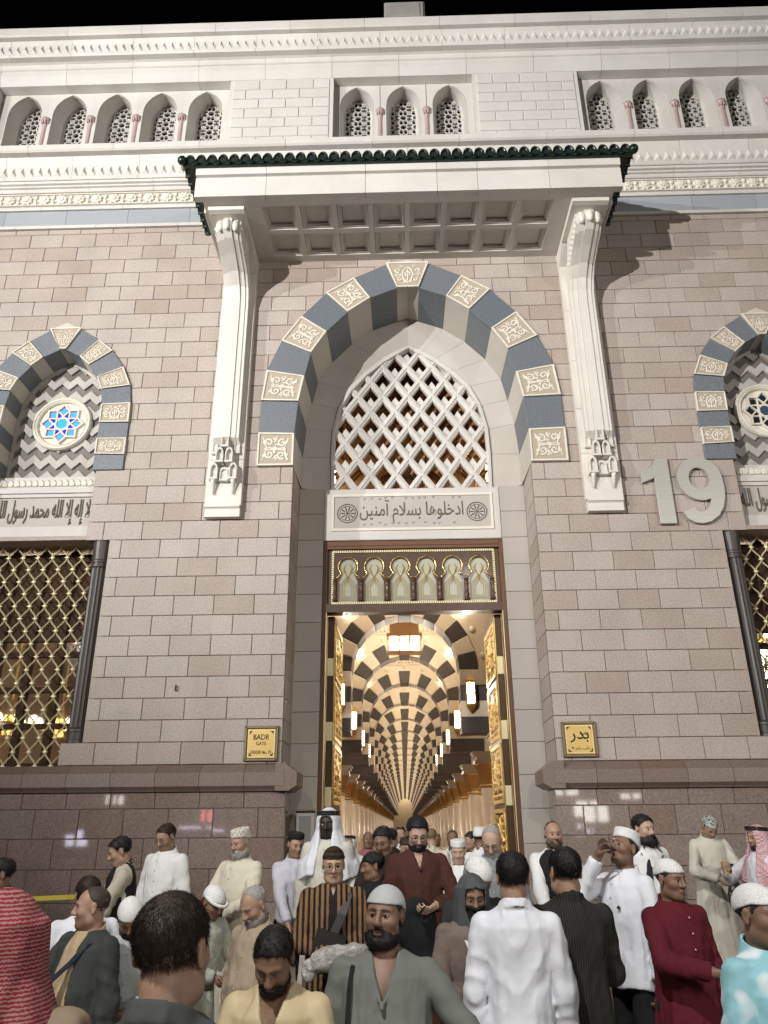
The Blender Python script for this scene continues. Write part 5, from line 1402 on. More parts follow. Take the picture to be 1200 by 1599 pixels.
# ------------------------------------------------------------------ head
def head_prims(p):
    """face looks to -Y; origin between the ears. p: fat, nose, jaw tweaks"""
    fat = p.get('fat', 0); nl = p.get('nose', 1.0); jw = p.get('jaw', 1.0)
    H = [ell((0, .014, .042), (.077, .098, .083), .03),
         ell((0, -.030, .012), (.068, .062, .080), .03),
         ell((0, -.034, -.048), (.056*jw + fat*.012, .055, .070), .03),
         cone((-.030*jw, -.060, -.092), (.030*jw, -.060, -.092), .026 + fat*.006, .026 + fat*.006, .03),
         ell((0, -.078, -.098), (.022, .020, .019), .02),
         cone((-.044*jw, -.016, -.072), (.044*jw, -.016, -.072), .030 + fat*.01, .030 + fat*.01, .03)]
    for s_ in (-1, 1):
        H += [ell((s_*.042, -.060, -.018), (.024 + fat*.006, .026, .022), .03),
              cone((s_*.012, -.093, .030), (s_*.046, -.078, .030), .0095, .008, .018),
              ell((s_*.031, -.099, .008), (.021, .017, .0135), .016, 's'),
              ell((s_*.031, -.0785, .006), (.0145, .0120, .0125), .004),
              cone((s_*.019, -.0895, .0125), (s_*.044, -.084, .0115), .0038, .0034, .005),
              cone((s_*.020, -.088, -.0025), (s_*.042, -.083, -.0015), .0032, .0030, .005),
              ell((s_*.0125, -.104, -.030), (.0095, .012, .0085), .008)]
    H += [cone((0, -.094, .022), (0, -.116*1.0 - .004*(nl-1), -.020), .0085, .0125*nl, .012),
          ell((0, -.116, -.026), (.0115*nl, .011, .0100), .010),
          cone((-.017, -.0945, -.056), (0, -.1005, -.0535), .0058, .0066, .006), cone((.017, -.0945, -.056), (0, -.1005, -.0535), .0058, .0066, .006),
          cone((-.014, -.0945, -.0665), (.014, -.0945, -.0665), .0072, .0072, .006),
          cone((-.022, -.1045, -.0605), (.022, -.1045, -.0605), .0022, .0022, .004, 's')]
    for s_ in (-1, 1):
        ex = s_*(.0775)
        H += [ell((ex + s_*.004, .012, .002), (.0085, .019, .031), .008), ell((ex + s_*.0125, .006, .006), (.006, .010, .018), .006, 's'), ell((ex + s_*.003, .008, -.024), (.008, .010, .010), .008)]
    return H
SKULL = [ell((0, .014, .042), (.077, .098, .083), .03), ell((0, -.030, .012), (.068, .062, .080), .03)]
def sn(p, f, ph=0.0):
    """cheap smooth noise in -1..1"""
    x, y, z = p[:, 0]*f, p[:, 1]*f, p[:, 2]*f
    return (np.sin(x*1.1 + 1.7*np.sin(y*.9 + ph) + ph) + np.sin(y*1.3 + 1.5*np.sin(z*.8 + ph*1.3)) + np.sin(z*1.2 + 1.6*np.sin(x*.7 + ph*.7)))/3
def hair_line(q, style):
    """lowest z of the hair at depth y (negative y = front)"""
    y = q[:, 1]; ax = np.abs(q[:, 0])
    if style == 'receding': xs, zs = [-.12, -.07, -.03, .0, .03, .06, .12], [.2, .2, .09, .03, -.02, -.065, -.075]
    elif style == 'fringe': xs, zs = [-.12, -.055, -.04, .0, .02, .06, .12], [.065, .047, .035, -.03, -.055, -.085, -.1]
    else: xs, zs = [-.12, -.085, -.055, -.03, -.005, .02, .06, .12], [.098, .090, .070, .030, -.018, -.05, -.085, -.1]
    return np.interp(y, xs, zs)
def hair_prim(style, thick, ph=0.0, clip_top=None):
    def fn(q):
        D = evalF(SKULL, q)
        up = np.clip((q[:, 2] - .0)/.1, 0, 1)
        t = thick*(.16 + .84*up) + .0022*sn(q, 95, ph) + .0012*sn(q, 210, ph+2)
        d = D - t
        zl = hair_line(q, style) + .004*sn(q, 130, ph+1)
        d = smax(d, zl - q[:, 2], .008)
        ear = np.sqrt(((q - A3(.082, .008, -.002)*np.where(q[:, :1] > 0, 1, -1)*A3(1, 0, 0) - A3(0, .008, -.002))**2/A3(.02, .026, .036)**2).sum(1)) - 1
        d = smax(d, -ear*.02, .006)
        if style == 'bald': d = smax(d, q[:, 2] - .055 - .02*np.clip(q[:, 1]/.1, -1, 1), .006)
        return d
    return F(fn, (0, .01, .03), .18, .002)
def beard_prim(head, length, ph=0.0, mustache=True):
    xs = [-.12, -.085, -.06, -.03, -.005, .012]
    def fn(q):
        D = evalF(head, q)
        low = np.clip((-.03 - q[:, 2])/.07, 0, 1)
        d = D - (.0016 + length*.34*low + .0011*sn(q, 170, ph) + .0008*sn(q, 330, ph))
        zt = np.interp(q[:, 1], xs, [-.042, -.042, -.064, -.056, -.018, .012]) + .004*sn(q, 140, ph) - .02*np.clip(np.abs(q[:, 0]) - .022, 0, .02)*(q[:, 1] < -.06)
        d = smax(d, q[:, 2] - zt, .006); d = smax(d, q[:, 1] - .016, .008)
        d = smax(d, -.135 - q[:, 2], .006)
        mouth = np.sqrt((((q - A3(0, -.105, -.061))/A3(.021, .03, .0085))**2).sum(1)) - 1
        d = smax(d, -mouth*.0085, .003)
        if length > .02:
            c = A3(0, -.068 - length*.12, -.105 - length*.42); r = A3(.038, .028, .03 + length*.55)
            e = (np.sqrt((((q - c)/r)**2).sum(1)) - 1)*r.min() + .003*sn(q*A3(1, 1, .35), 150, ph)
            d = smin(d, e, .02)
        return d
    return F(fn, (0, -.04, -.08), .16 + length, .002)
# ------------------------------------------------------------------ materials for people
def skin_mat():
    m = bpy.data.materials.new('skin'); m.use_nodes = True; nt = m.node_tree; L = nt.links; b = nt.nodes['Principled BSDF']
    b.inputs['Roughness'].default_value = .48; b.inputs['Specular IOR Level'].default_value = .38
    oi = N(nt, 'ShaderNodeObjectInfo'); at = N(nt, 'ShaderNodeAttribute'); at.attribute_name = 'tint'
    tc = N(nt, 'ShaderNodeTexCoord'); n1 = N(nt, 'ShaderNodeTexNoise', Scale=28.0, Detail=4.0); L.new(tc.outputs['Object'], n1.inputs['Vector'])
    mr = N(nt, 'ShaderNodeMapRange'); L.new(n1.outputs['Fac'], mr.inputs[0]); mr.inputs[3].default_value = .82; mr.inputs[4].default_value = 1.18
    def mix(a, bcol, fac, mode='MIX'):
        x = nt.nodes.new('ShaderNodeMix'); x.data_type = 'RGBA'; x.blend_type = mode
        L.new(a, x.inputs[6])
        if isinstance(bcol, tuple): x.inputs[7].default_value = rgba(bcol)
        else: L.new(bcol, x.inputs[7])
        if isinstance(fac, float): x.inputs[0].default_value = fac
        else: L.new(fac, x.inputs[0])
        return x.outputs[2]
    c = mix(oi.outputs['Color'], mr.outputs[0], 1.0, 'MULTIPLY')
    sp = N(nt, 'ShaderNodeSeparateColor'); L.new(at.outputs['Color'], sp.inputs[0])
    lip = mix(c, (.80, .55, .52), 1.0, 'MULTIPLY'); c = mix(c, lip, sp.outputs[0])
    stb = mix(c, (.42, .40, .40), 1.0, 'MULTIPLY'); c = mix(c, stb, sp.outputs[1])
    c = mix(c, (.012, .009, .008), sp.outputs[2])
    L.new(c, b.inputs['Base Color'])
    n2 = N(nt, 'ShaderNodeTexNoise', Scale=260.0, Detail=2.0); L.new(tc.outputs['Object'], n2.inputs['Vector'])
    bp = N(nt, 'ShaderNodeBump', Strength=.18, Distance=.003); L.new(n2.outputs['Fac'], bp.inputs['Height']); L.new(bp.outputs[0], b.inputs['Normal'])
    return m
SKIN = skin_mat()
def cloth(name, col, rough=.85, weave=420, wrinkle=.42, pattern=None, sheen=0.0):
    if name in MATS: return MATS[name]
    m = mat(name, col, rough, spec=.2, coords='object'); nt = m.node_tree; L = nt.links; b = nt.nodes['Principled BSDF']
    tc = N(nt, 'ShaderNodeTexCoord'); n1 = N(nt, 'ShaderNodeTexNoise', Scale=float(weave), Detail=1.0)
    L.new(tc.outputs['Object'], n1.inputs['Vector'])
    mp = N(nt, 'ShaderNodeMapping'); mp.inputs['Scale'].default_value = (9, 9, 4.2); mp.inputs['Rotation'].default_value = (.25, .2, .3); L.new(tc.outputs['Object'], mp.inputs[0])
    n2 = N(nt, 'ShaderNodeTexNoise', Scale=1.0, Detail=1.6, Roughness=.45, Distortion=.9); L.new(mp.outputs[0], n2.inputs['Vector'])
    b0 = N(nt, 'ShaderNodeBump', Strength=min(1, wrinkle*.7), Distance=.04); L.new(n2.outputs['Fac'], b0.inputs['Height'])
    mp2 = N(nt, 'ShaderNodeMapping'); mp2.inputs['Scale'].default_value = (6.5, 6.5, 3.6); mp2.inputs['Rotation'].default_value = (-.3, .35, .8); L.new(tc.outputs['Object'], mp2.inputs[0])
    n5 = N(nt, 'ShaderNodeTexNoise', Scale=1.0, Detail=2.0, Roughness=.5, Distortion=1.2); n5.noise_type = 'RIDGED_MULTIFRACTAL'; L.new(mp2.outputs[0], n5.inputs['Vector'])
    b1 = N(nt, 'ShaderNodeBump', Strength=min(1, wrinkle*1.5), Distance=.035); L.new(n5.outputs['Fac'], b1.inputs['Height']); L.new(b0.outputs[0], b1.inputs['Normal'])
    b2 = N(nt, 'ShaderNodeBump', Strength=.25, Distance=.002); L.new(n1.outputs['Fac'], b2.inputs['Height']); L.new(b1.outputs[0], b2.inputs['Normal']); L.new(b2.outputs[0], b.inputs['Normal'])
    b.inputs['Sheen Weight'].default_value = sheen
    src = b.inputs['Base Color'].links[0].from_socket
    def over(fac, c2):
        nonlocal src
        x = nt.nodes.new('ShaderNodeMix'); x.data_type = 'RGBA'; L.new(fac, x.inputs[0]); L.new(src, x.inputs[6]); x.inputs[7].default_value = rgba(c2); src = x.outputs[2]
    n3 = N(nt, 'ShaderNodeTexNoise', Scale=5.0, Detail=3.0); L.new(tc.outputs['Object'], n3.inputs['Vector'])
    mr = N(nt, 'ShaderNodeMapRange'); L.new(n3.outputs['Fac'], mr.inputs[0]); mr.inputs[1].default_value = .35; mr.inputs[2].default_value = .7; mr.inputs[3].default_value = 0; mr.inputs[4].default_value = .16
    over(mr.outputs[0], tuple(v*.72 for v in col))
    if pattern:
        kind, c2, sc = pattern[:3]
        if kind == 'stripe':
            w = N(nt, 'ShaderNodeTexWave', Scale=sc, Distortion=.5); w.wave_type = 'BANDS'; w.bands_direction = 'X'; w.inputs['Detail Scale'].default_value = 3.0
            L.new(tc.outputs['Object'], w.inputs['Vector']); f = w.outputs['Fac']; lim = (.5, .6)
        elif kind == 'rows':
            w = N(nt, 'ShaderNodeTexWave', Scale=sc, Distortion=3.2); w.wave_type = 'BANDS'; w.bands_direction = 'Z'; w.inputs['Detail Scale'].default_value = 4.0
            L.new(tc.outputs['Object'], w.inputs['Vector']); f = w.outputs['Fac']; lim = (.45, .75)
        elif kind == 'cells':
            w = N(nt, 'ShaderNodeTexVoronoi', Scale=sc); w.feature = 'DISTANCE_TO_EDGE'; L.new(tc.outputs['Object'], w.inputs['Vector']); f = w.outputs['Distance']; lim = (.10, .16)
        elif kind == 'checks':
            w = N(nt, 'ShaderNodeTexChecker', Scale=sc); L.new(tc.outputs['Object'], w.inputs['Vector']); f = w.outputs['Fac']; lim = (.4, .6)
        else:
            w = N(nt, 'ShaderNodeTexNoise', Scale=sc, Detail=1.0); L.new(tc.outputs['Object'], w.inputs['Vector']); f = w.outputs['Fac']; lim = (.50, .60)
        rp = nt.nodes.new('ShaderNodeValToRGB'); rp.color_ramp.elements[0].position = lim[0]; rp.color_ramp.elements[1].position = lim[1]; L.new(f, rp.inputs[0])
        over(rp.outputs[0], c2)
    L.new(src, b.inputs['Base Color'])
    return m
def hair_mat(name, col):
    m = mat(name, col, .55, spec=.35, coords='object', speck=(90, .5, tuple(min(1, v*1.9 + .006) for v in col)), bump=(240, .6, .004))
    return m
HBLACK = hair_mat('black_hair', (.010, .0085, .0075)); HGREY = hair_mat('grey_hair', (.24, .23, .215)); HBROWN = hair_mat('dark_brown_hair', (.022, .014, .009)); HSTUB = hair_mat('cropped_hair', (.035, .026, .02))
EYEW = mat('eye_white', (.40, .37, .34), .15); IRIS = mat('dark_iris', (.018, .010, .006), .06)
LEATHER = mat('black_leather', (.018, .016, .015), .45)
SKINS = {'tan': (.345, .215, .150), 'olive': (.33, .205, .135), 'brown': (.205, .118, .076), 'dark': (.115, .058, .035), 'deep': (.030, .018, .013), 'fair': (.44, .29, .215), 'east': (.40, .265, .18)}
def spikes(V, Q, n, length, rad, flow, seed, upto=None):
    """short hairs standing off a surface, as slim three-sided spikes"""
    r_ = np.random.default_rng(seed)
    a, b, c = V[Q[:, 0]], V[Q[:, 1]], V[Q[:, 2]]
    nr = np.cross(b - a, c - a); ar = np.linalg.norm(nr, axis=1); nr = nr/(ar[:, None] + 1e-12)
    i = r_.choice(len(Q), n, p=ar/ar.sum()); w = r_.random((n, 2))
    p = a[i] + (b[i]-a[i])*w[:, :1] + (c[i]-a[i])*w[:, 1:]*.5
    d = nr[i]*.55 + np.asarray(flow(p)) + r_.normal(0, .28, (n, 3)); d /= np.linalg.norm(d, axis=1)[:, None]
    L = length*(.5 + r_.random(n))
    u = np.cross(d, (.3, .5, .8)); u /= np.linalg.norm(u, axis=1)[:, None]; v = np.cross(d, u)
    base = [p + rad*(u*math.cos(t) + v*math.sin(t)) - d*.002 for t in (0, 2.094, 4.189)]
    mid_ = p + d*L[:, None]*.55 - A3(0, 0, 1)*L[:, None]*.05
    tip = p + d*L[:, None] - A3(0, 0, 1)*L[:, None]*.22
    Vn = np.concatenate(base + [tip]); k = np.arange(n)
    T = [np.stack([k, k+n, k+3*n], 1), np.stack([k+n, k+2*n, k+3*n], 1), np.stack([k+2*n, k, k+3*n], 1)]
    return Vn, np.concatenate(T)
def join_tris(me_name, V, Q, Vs, Ts, mats):
    me = bpy.data.meshes.new(me_name)
    nv = len(V); me.from_pydata(np.concatenate([V, Vs]).tolist(), [], Q.tolist() + (Ts + nv).tolist())
    for m in mats: me.materials.append(m)
    me.polygons.foreach_set('use_smooth', np.ones(len(me.polygons), bool)); me.update(); return me
# ------------------------------------------------------------------ person
def rot(yaw, pitch, roll):
    """head rotation: pitch down, yaw to the person's left (+X), roll"""
    cy_, sy, cp_, sp_, cr, sr = math.cos(yaw), math.sin(yaw), math.cos(pitch), math.sin(pitch), math.cos(roll), math.sin(roll)
    Rz = np.array([[cy_, -sy, 0], [sy, cy_, 0], [0, 0, 1]]); Rx = np.array([[1, 0, 0], [0, cp_, -sp_], [0, sp_, cp_]]); Ry = np.array([[cr, 0, sr], [0, 1, 0], [-sr, 0, cr]])
    return Rz@Rx@Ry
def xf(fs, c, R, s_=1.0):
    out = []
    for f in fs:
        fn = f.fn
        out.append(F((lambda p, fn=fn: fn(((p - c)@R)/s_)*s_), c + R@f.c*s_, f.R*s_, f.k, f.op))
    return out
ARMS = {'down': ((.245, -.05, .80), (.9, .55, 0)), 'front': ((.07, -.30, 1.06), (1, .3, -.6)), 'chest': ((-.03, -.22, 1.24), (1, .2, -.8)),
        'phone': ((.06, -.33, 1.10), (1, .4, -.7)), 'mouth': ((.025, -.215, 1.545), (.6, -.2, -1)), 'belly': ((.03, -.23, 1.08), (1, .4, -.5)),
        'swing': ((.27, -.22, .86), (.8, .7, 0)), 'back': ((.25, .12, .82), (.8, .8, 0)), 'low': ((.16, -.30, .93), (1, .5, -.4)), 'reach': ((.12, -.46, 1.27), (1, .1, -.8))}
def hand_prims(w, d, n, side, curl, k=.008):
    """palm, four jointed fingers and a thumb; d = along the hand, n = palm normal"""
    d = _n(d); n = _n(n - d*(n@d)); x = np.cross(n, d)*side*-1          # x points to the thumb side
    P = lambda a, b, c: w + x*a + d*b + n*c
    fs = [cone(P(.0, -.03, 0), P(0, .02, 0), .027, .026, .015)]
    lens = ((.036, .028, .043, .026, .021), (.012, .031, .048, .030, .023), (-.012, .029, .044, .028, .022), (-.034, .024, .034, .021, .019))
    for (a, mc, l1, l2, l3) in lens:
        base = P(a*.55, .015, 0); kn = P(a*.82, .070 + mc*.25, -.002)
        fs.append(cone(base, kn, .0165, .0125, .014, flat=None))
        ang = 0.0; q = kn; spread = a*.9
        for L_, r0, r1, f in ((l1, .0105, .0092, .75), (l2, .0092, .0085, 1.1), (l3, .0085, .0070, .7)):
            ang += curl*f
            dr = _n(d*math.cos(ang) + n*math.sin(ang) + x*spread)
            q2 = q + dr*L_; fs.append(cone(q, q2, r0, r1, .004)); q = q2
    t0 = P(.020, .012, .008); t1 = P(.048, .044, .022 + .012*curl); t2 = P(.052 - .02*curl, .074, .032 + .022*curl); t3 = P(.046 - .034*curl, .096, .038 + .034*curl)
    fs += [cone(t0, t1, .017, .0135, .012), cone(t1, t2, .0125, .0105, .006), cone(t2, t3, .0105, .008, .004)]
    return fs
def ik(sh, wr, L1, L2, pole):
    v = wr - sh; L = np.linalg.norm(v)
    if L > (L1 + L2)*.995: wr = sh + v/L*(L1+L2)*.995; v = wr - sh; L = np.linalg.norm(v)
    d = v/L; a = (L1*L1 - L2*L2 + L*L)/(2*L); hgt = math.sqrt(max(1e-6, L1*L1 - a*a))
    p = np.asarray(pole, float); p = _n(p - d*(p@d))
    return sh + d*a + p*hgt, wr
PEOPLE = []
def person(X, Y, top, face, label, d, skin='tan', hair='short', hair_m=None, hair_t=.014, beard=0.0, beard_m=None, head=(0, 0, 0), arms=('down', 'down'), hands=None,
           lean=0.0, girth=1.0, belly=0.0, cloth_m=None, kind='thobe', hem=None, legs_m=None, collar='band', vneck=0.0, cap=None, cap_m=None, over=None, over_m=None,
           glasses=False, hs=1.0, stub=.25, face_p=None, seed=0, group='people leaving and entering the gate', drape=None, drape_len=.43, shoulder=1.0, sleeve=1.0, curl=.7, hairless=False):
    hs = hs*.935; hair_t = hair_t*.8
    ph = seed*1.37 + .3
    h = float(np.clip(d*.0013, .0042 if d < 3.7 else .0056, .0125))
    near = d < 5.2
    zp = .98
    def bend(p):
        p = np.array(p, float)
        if p[2] > zp:
            e = p[2] - zp; p[1] -= e*math.sin(lean); p[2] = zp + e*math.cos(lean)
        return p
    nb = bend((0, .018, 1.455)); R = rot(math.radians(head[0]), math.radians(head[1]) , math.radians(head[2]))
    ndir = _n(A3(0, -math.sin(lean*.9 + math.radians(max(head[1], -20))*.55), 1.0))
    hc = nb + ndir*.146 + R@A3(0, -.012, 0)
    r_ = random.Random(seed*7 + 3); fp = dict(fat=r_.uniform(-.2, .7), nose=r_.uniform(.9, 1.25), jaw=r_.uniform(.92, 1.06)); fp.update(face_p or {})
    base_h = head_prims(fp); Hd = xf(base_h, hc, R, hs)
    sw = .166*shoulder*(.6 + .4*girth)
    fs = list(Hd) + [cone(nb - ndir*.05, hc + R@A3(0, .022, -.06), .058*(.7+.3*girth), .049*(.75+.25*girth), .03)]
    ch = bend((0, .0, 1.29)); ab = bend((0, -.005, 1.08))
    fs += [ell(ch, (.15*girth, .10*girth, .17), .05), ell(ab, (.13*girth, .09*girth + belly*.7, .14), .05)]
    shd, elb, wri, hnd = {}, {}, {}, {}
    for i, side in enumerate((-1, 1)):                      # right arm, left arm
        a = arms[i]; tgt, pole = ARMS[a] if isinstance(a, str) else a
        sh = bend((side*sw, .005, 1.395)); t = np.array((tgt[0]*side, tgt[1], tgt[2]))
        t = t + (bend((0, 0, max(t[2], zp))) - A3(0, 0, max(t[2], zp)))
        if a in ('down', 'back', 'swing'): t[0] = side*(abs(tgt[0]) + (sw - .166) + (girth-1)*.1)
        el, wr = ik(sh, t, .285, .255, (pole[0]*side, pole[1], pole[2]))
        shd[side], elb[side], wri[side] = sh, el, wr
        fs += [cone(bend((side*.06, .01, 1.40)), sh, .062, .052, .03), cone(sh, el, .052, .041, .02), cone(el, wr, .041, .0275, .02)]
        fd = _n(wr - el)
        hd = (hands or {}).get(side, {})
        dd = _n(np.array(hd.get('dir', fd*1.0 + A3(0, 0, -.15))) * (A3(1, 1, 1)))
        nn = np.array(hd.get('palm', (-side*1.0, -.15, 0) if a in ('down', 'back', 'swing') else (-side*.7, .25, .6)), float)
        hp = hand_prims(wr + fd*.02, dd, nn, side, hd.get('curl', curl))
        hnd[side] = (wr + fd*.02 + dd*.075, dd, nn)
        fs += hp
    lo = np.min([f.c - f.R for f in fs], 0) - .01; hi = np.max([f.c + f.R for f in fs], 0) + .01
    V, Q = mesh_sdf(fs, h, lo, hi)
    q = ((V - hc)@R)/hs
    g = lambda c, r: np.exp(-(((q - A3(*c))/A3(*r))**2).sum(1))
    lip = np.clip(g((0, -.102, -.0545), (.017, .012, .0055)) + g((0, -.100, -.0675), (.016, .012, .006)), 0, 1)*.8
    sb = np.clip((-.018 - q[:, 2])/.03, 0, 1)*np.clip((-.005 - q[:, 1])/.03, 0, 1)*np.clip((q[:, 2] + .135)/.02, 0, 1)
    st_ = np.clip(sb*(1 - np.clip(lip*2, 0, 1)), 0, 1)*stub
    st_ = np.maximum(st_, .55*np.clip(g((.031, -.095, .008), (.014, .016, .010)) + g((-.031, -.095, .008), (.014, .016, .010)), 0, 1)*.6)
    bw = np.zeros(len(V))
    if hair_m is not HGREY or True:
        for s_ in (-1, 1):
            t = np.clip((q[:, 0]*s_ - .010)/.040, 0, 1); zc = .0285 + .006*np.sin(t*2.4) - .006*t
            inx = (q[:, 0]*s_ > .009)&(q[:, 0]*s_ < .052)&(q[:, 1] < -.06)
            bw = np.maximum(bw, np.where(inx, np.exp(-((q[:, 2] - zc)/(.0048*(1 - .4*t)))**2)*.85, 0))
    lash_shade = np.exp(-((q[:, 2] - .0135 + 1.2*(np.abs(np.abs(q[:, 0]) - .031))**1.5)/.0021)**2)*(np.abs(np.abs(q[:, 0]) - .031) < .016)*(q[:, 1] < -.078)*.7  # lash line and upper-lid shade painted into the tint
    bw = np.maximum(bw, lash_shade)
    mouthline = np.exp(-((q[:, 2] + .0605)/.0022)**2)*(np.abs(q[:, 0]) < .021)*(q[:, 1] < -.085)*.75
    bw = np.maximum(bw, mouthline)
    if 'grey' in (hair_m.name if hair_m else ''): bw *= .55
    if face > 120 or face < -120: pass
    tint = np.stack([lip, st_, bw, np.ones(len(V))], 1)
    root = thing('person', label, 'person', group=group)
    hid = (np.sqrt(((V - hc)**2).sum(1)) > .20*hs) & ~((V[:, 2] > nb[2] - .17) & (np.abs(V[:, 0] - nb[0]) < .12))
    for side in (-1, 1): hid &= np.sqrt(((V - hnd[side][0])**2).sum(1)) > .17
    body = link('body', to_mesh('body', V, Q, [SKIN], tint, 1, (hid, max(.022, h*2.6))), root); c = SKINS[skin]; body.color = (*c, 1)
    HT = lambda p: hc + R@(np.asarray(p, float)*hs)
    # eyes
    if d < 9 and head[1] < 27 and abs(((face + head[0] + 180) % 360) - 180) < 118 and hairless is not True:
        for s_ in (-1, 1):
            b = MB(); cE = A3(s_*.031, -.0806, .0062)
            prof = [(.0128*math.sin(a), -.0128*math.cos(a)) for a in np.linspace(0, math.pi, 9)]
            n_ = 12; vv = []
            for (r, z) in prof:
                for k in range(n_):
                    th = 2*math.pi*k/n_; vv.append(HT(cE + A3(r*math.cos(th) , z, r*math.sin(th)*.92)))
            b.v = [tuple(p) for p in vv]
            for i in range(8):
                for k in range(n_):
                    l = (k+1) % n_; b.f.append((i*n_+k, (i+1)*n_+k, (i+1)*n_+l, i*n_+l)); b.mi.append(1 if i < 2 else 0)
            if d < 9: b.obj('eye', [EYEW, IRIS], body, True)
    # hair, beard
    if hair and not drape:
        hp = xf([hair_prim(hair, hair_t if cap is None else min(hair_t, .0045), ph)], hc, R, hs)
        Vh, Qh = mesh_sdf(hp, h if not near else h*.8, hc - .17, hc + .17)
        hm = hair_m or HBLACK
        if len(Vh):
            if d < 9 and hair_t > .004 and cap is None:
                up = R@A3(0, 0, 1); fw = R@A3(0, -1, 0)
                nsp = 12000 if d < 2.2 else (3500 if near else 1100)
                cr = HT((0, .05, .12))
                def flow(p):
                    v = p - cr; v = v/(np.linalg.norm(v, axis=1)[:, None] + 1e-6); return v*.75 - up*.55
                Vs, Ts = spikes(Vh, Qh, nsp, .010 if d < 2.2 else (.011 if near else .014), .0008 if d < 2.2 else (.0012 if near else .0022), flow, seed + 5)
                link('hair', join_tris('hair', Vh, Qh, Vs, Ts, [hm]), body)
            else: link('hair', to_mesh('hair', Vh, Qh, [hm], None, 0), body)
    if beard > 0:
        bp_ = xf([beard_prim(base_h, beard, ph)], hc, R, hs)
        Vb, Qb = mesh_sdf(bp_, h*.9, hc - (.17 + beard*.8), hc + .15)
        if len(Vb):
            bm = beard_m or hair_m or HBLACK
            if d < 8.4:
                dn = R@A3(0, -.5, -1.0)
                Vs, Ts = spikes(Vb, Qb, 3200 if near else 700, .004 + beard*.4, .0009 if near else .0017, lambda p: np.repeat(dn[None], len(p), 0)*.9, seed + 9)
                link('beard', join_tris('beard', Vb, Qb, Vs, Ts, [bm]), body)
            else: link('beard', to_mesh('beard', Vb, Qb, [bm], None, 0), body)
    # clothes
    CM = cloth_m
    hz = hem if hem is not None else {'thobe': .10, 'shirt': .80, 'kurta': .46, 'coat': .30}[kind]
    def garment(name, m, hz, fit, collar, vneck, sleeve, open_front=0.0, seed2=0.0, flare=1.0):
        bare = name == 'vest'
        gs = girth
        T = [(1.478, .070, .066, .012), (1.452, .098, .082, .010), (1.430, sw*.80, .094, .006), (1.395, sw*1.0, .112, .0), (1.30, sw + .008, .128*gs, -.004), (1.16, (.164)*gs, .128*gs + belly*.7, -.012 - belly*.55), (1.02, .168*gs, .130*gs + belly, -.012 - belly*.7),
             (.88, .182*gs, .142*gs + belly*.5, -.008 - belly*.3), (.62, .205*gs*flare, .160*gs, 0), (.35, .222*gs*flare, .180*gs, .0), (.02, .24*gs*flare, .20*gs, .0)]
        zt = np.array([t[0] for t in T])[::-1]; at_ = np.array([t[1] for t in T])[::-1] + fit; bt = np.array([t[2] for t in T])[::-1] + fit; ct = np.array([t[3] for t in T])[::-1]
        def fn(p):
            # undo the forward bend
            e = (p[:, 2] - zp)*math.cos(lean) - (p[:, 1])*math.sin(lean)*1.0
            up_ = e > 0
            z = np.where(up_, zp + e, p[:, 2]); y = np.where(up_, p[:, 1]*math.cos(lean) + (p[:, 2]-zp)*math.sin(lean), p[:, 1])
            a = np.interp(z, zt, at_); b = np.interp(z, zt, bt); cy_ = np.interp(z, zt, ct)
            th = np.arctan2(p[:, 0]/a, -(y - cy_)/b)
            am = np.interp(z, [0, .35, .8, 1.0, 1.25, 1.42, 1.5], [.13, .105, .065, .048, .030, .008, 0.0])
            cr = lambda x: 1.0 - 2.0*np.sqrt(np.abs(np.sin(x*.5)) + .01)
            fo = 1.1*cr(7*th + ph + seed2 + 1.3*np.sin(2.3*z + ph)) + .8*cr(11*th + 2*ph + 2.2*np.sin(2.7*z)) + .35*np.sin(19*th + ph*3 + 4*z)
            am2 = np.interp(z, [.7, .95, 1.15, 1.3, 1.42], [0, .030, .056, .050, 0])
            fo2 = .9*cr(3*th*np.sign(p[:, 0]) + 27*z + ph + 2.6*np.sin(2*th + ph) + 1.2*np.sin(9*z + ph)) + .8*cr(4*th - 37*z + ph*2 + 2*np.sin(3*th - ph))
            n_ = 2.25
            rho = (np.abs(p[:, 0]/a)**n_ + np.abs((y - cy_)/b)**n_)**(1/n_)
            dd = (rho - 1 - am*fo*.5 - am2*fo2*.4)*np.minimum(a, b)*.92
            dd = np.maximum(dd, z - 1.482); return np.maximum(dd, hz + .006*np.sin(5*th + ph) - z)
        c0 = bend((0, 0, 1.48)); zc = (hz + c0[2])/2
        fs = [F(fn, (0, c0[1]/2, zc), (c0[2]-hz)/2 + .33, .02)]
        for side in (() if bare else (-1, 1)):
            sh, el, wr = shd[side], elb[side], wri[side]
            k = .009
            fs.append(cone(bend((side*.070, .008, 1.412)), sh + A3(-side*.014, 0, -.012), .048 + fit, .050 + fit, .03))
            fs.append(cone(sh, el, .050 + fit*1.1, .047 + fit*1.1, k, wr=(.0042, .085, ph + side, (.5, 1.5, .2))))
            if sleeve > .55: fs.append(cone(el, el + (wr - el)*min(1, sleeve), .047 + fit*1.1, .040 + fit*.9, .02, wr=(.0038, .06, ph*2 + side, (1.5, .8, .3)), cut=True))
        # neck opening
        fs.append(cone(nb - ndir*.005, nb + ndir*.12, .058, .064, .008, 's'))
        if vneck > 0:
            fy = lambda p: np.maximum.reduce([np.abs(p[:, 0]) - np.clip((p[:, 2] - (nb[2] - vneck))*.32, -.01, .07), p[:, 1] - (bend((0, -.03, 1.36))[1]), (nb[2] - vneck) - p[:, 2]])
            fs.append(F(fy, nb - A3(0, .1, vneck/2), vneck + .14, .006, 's'))
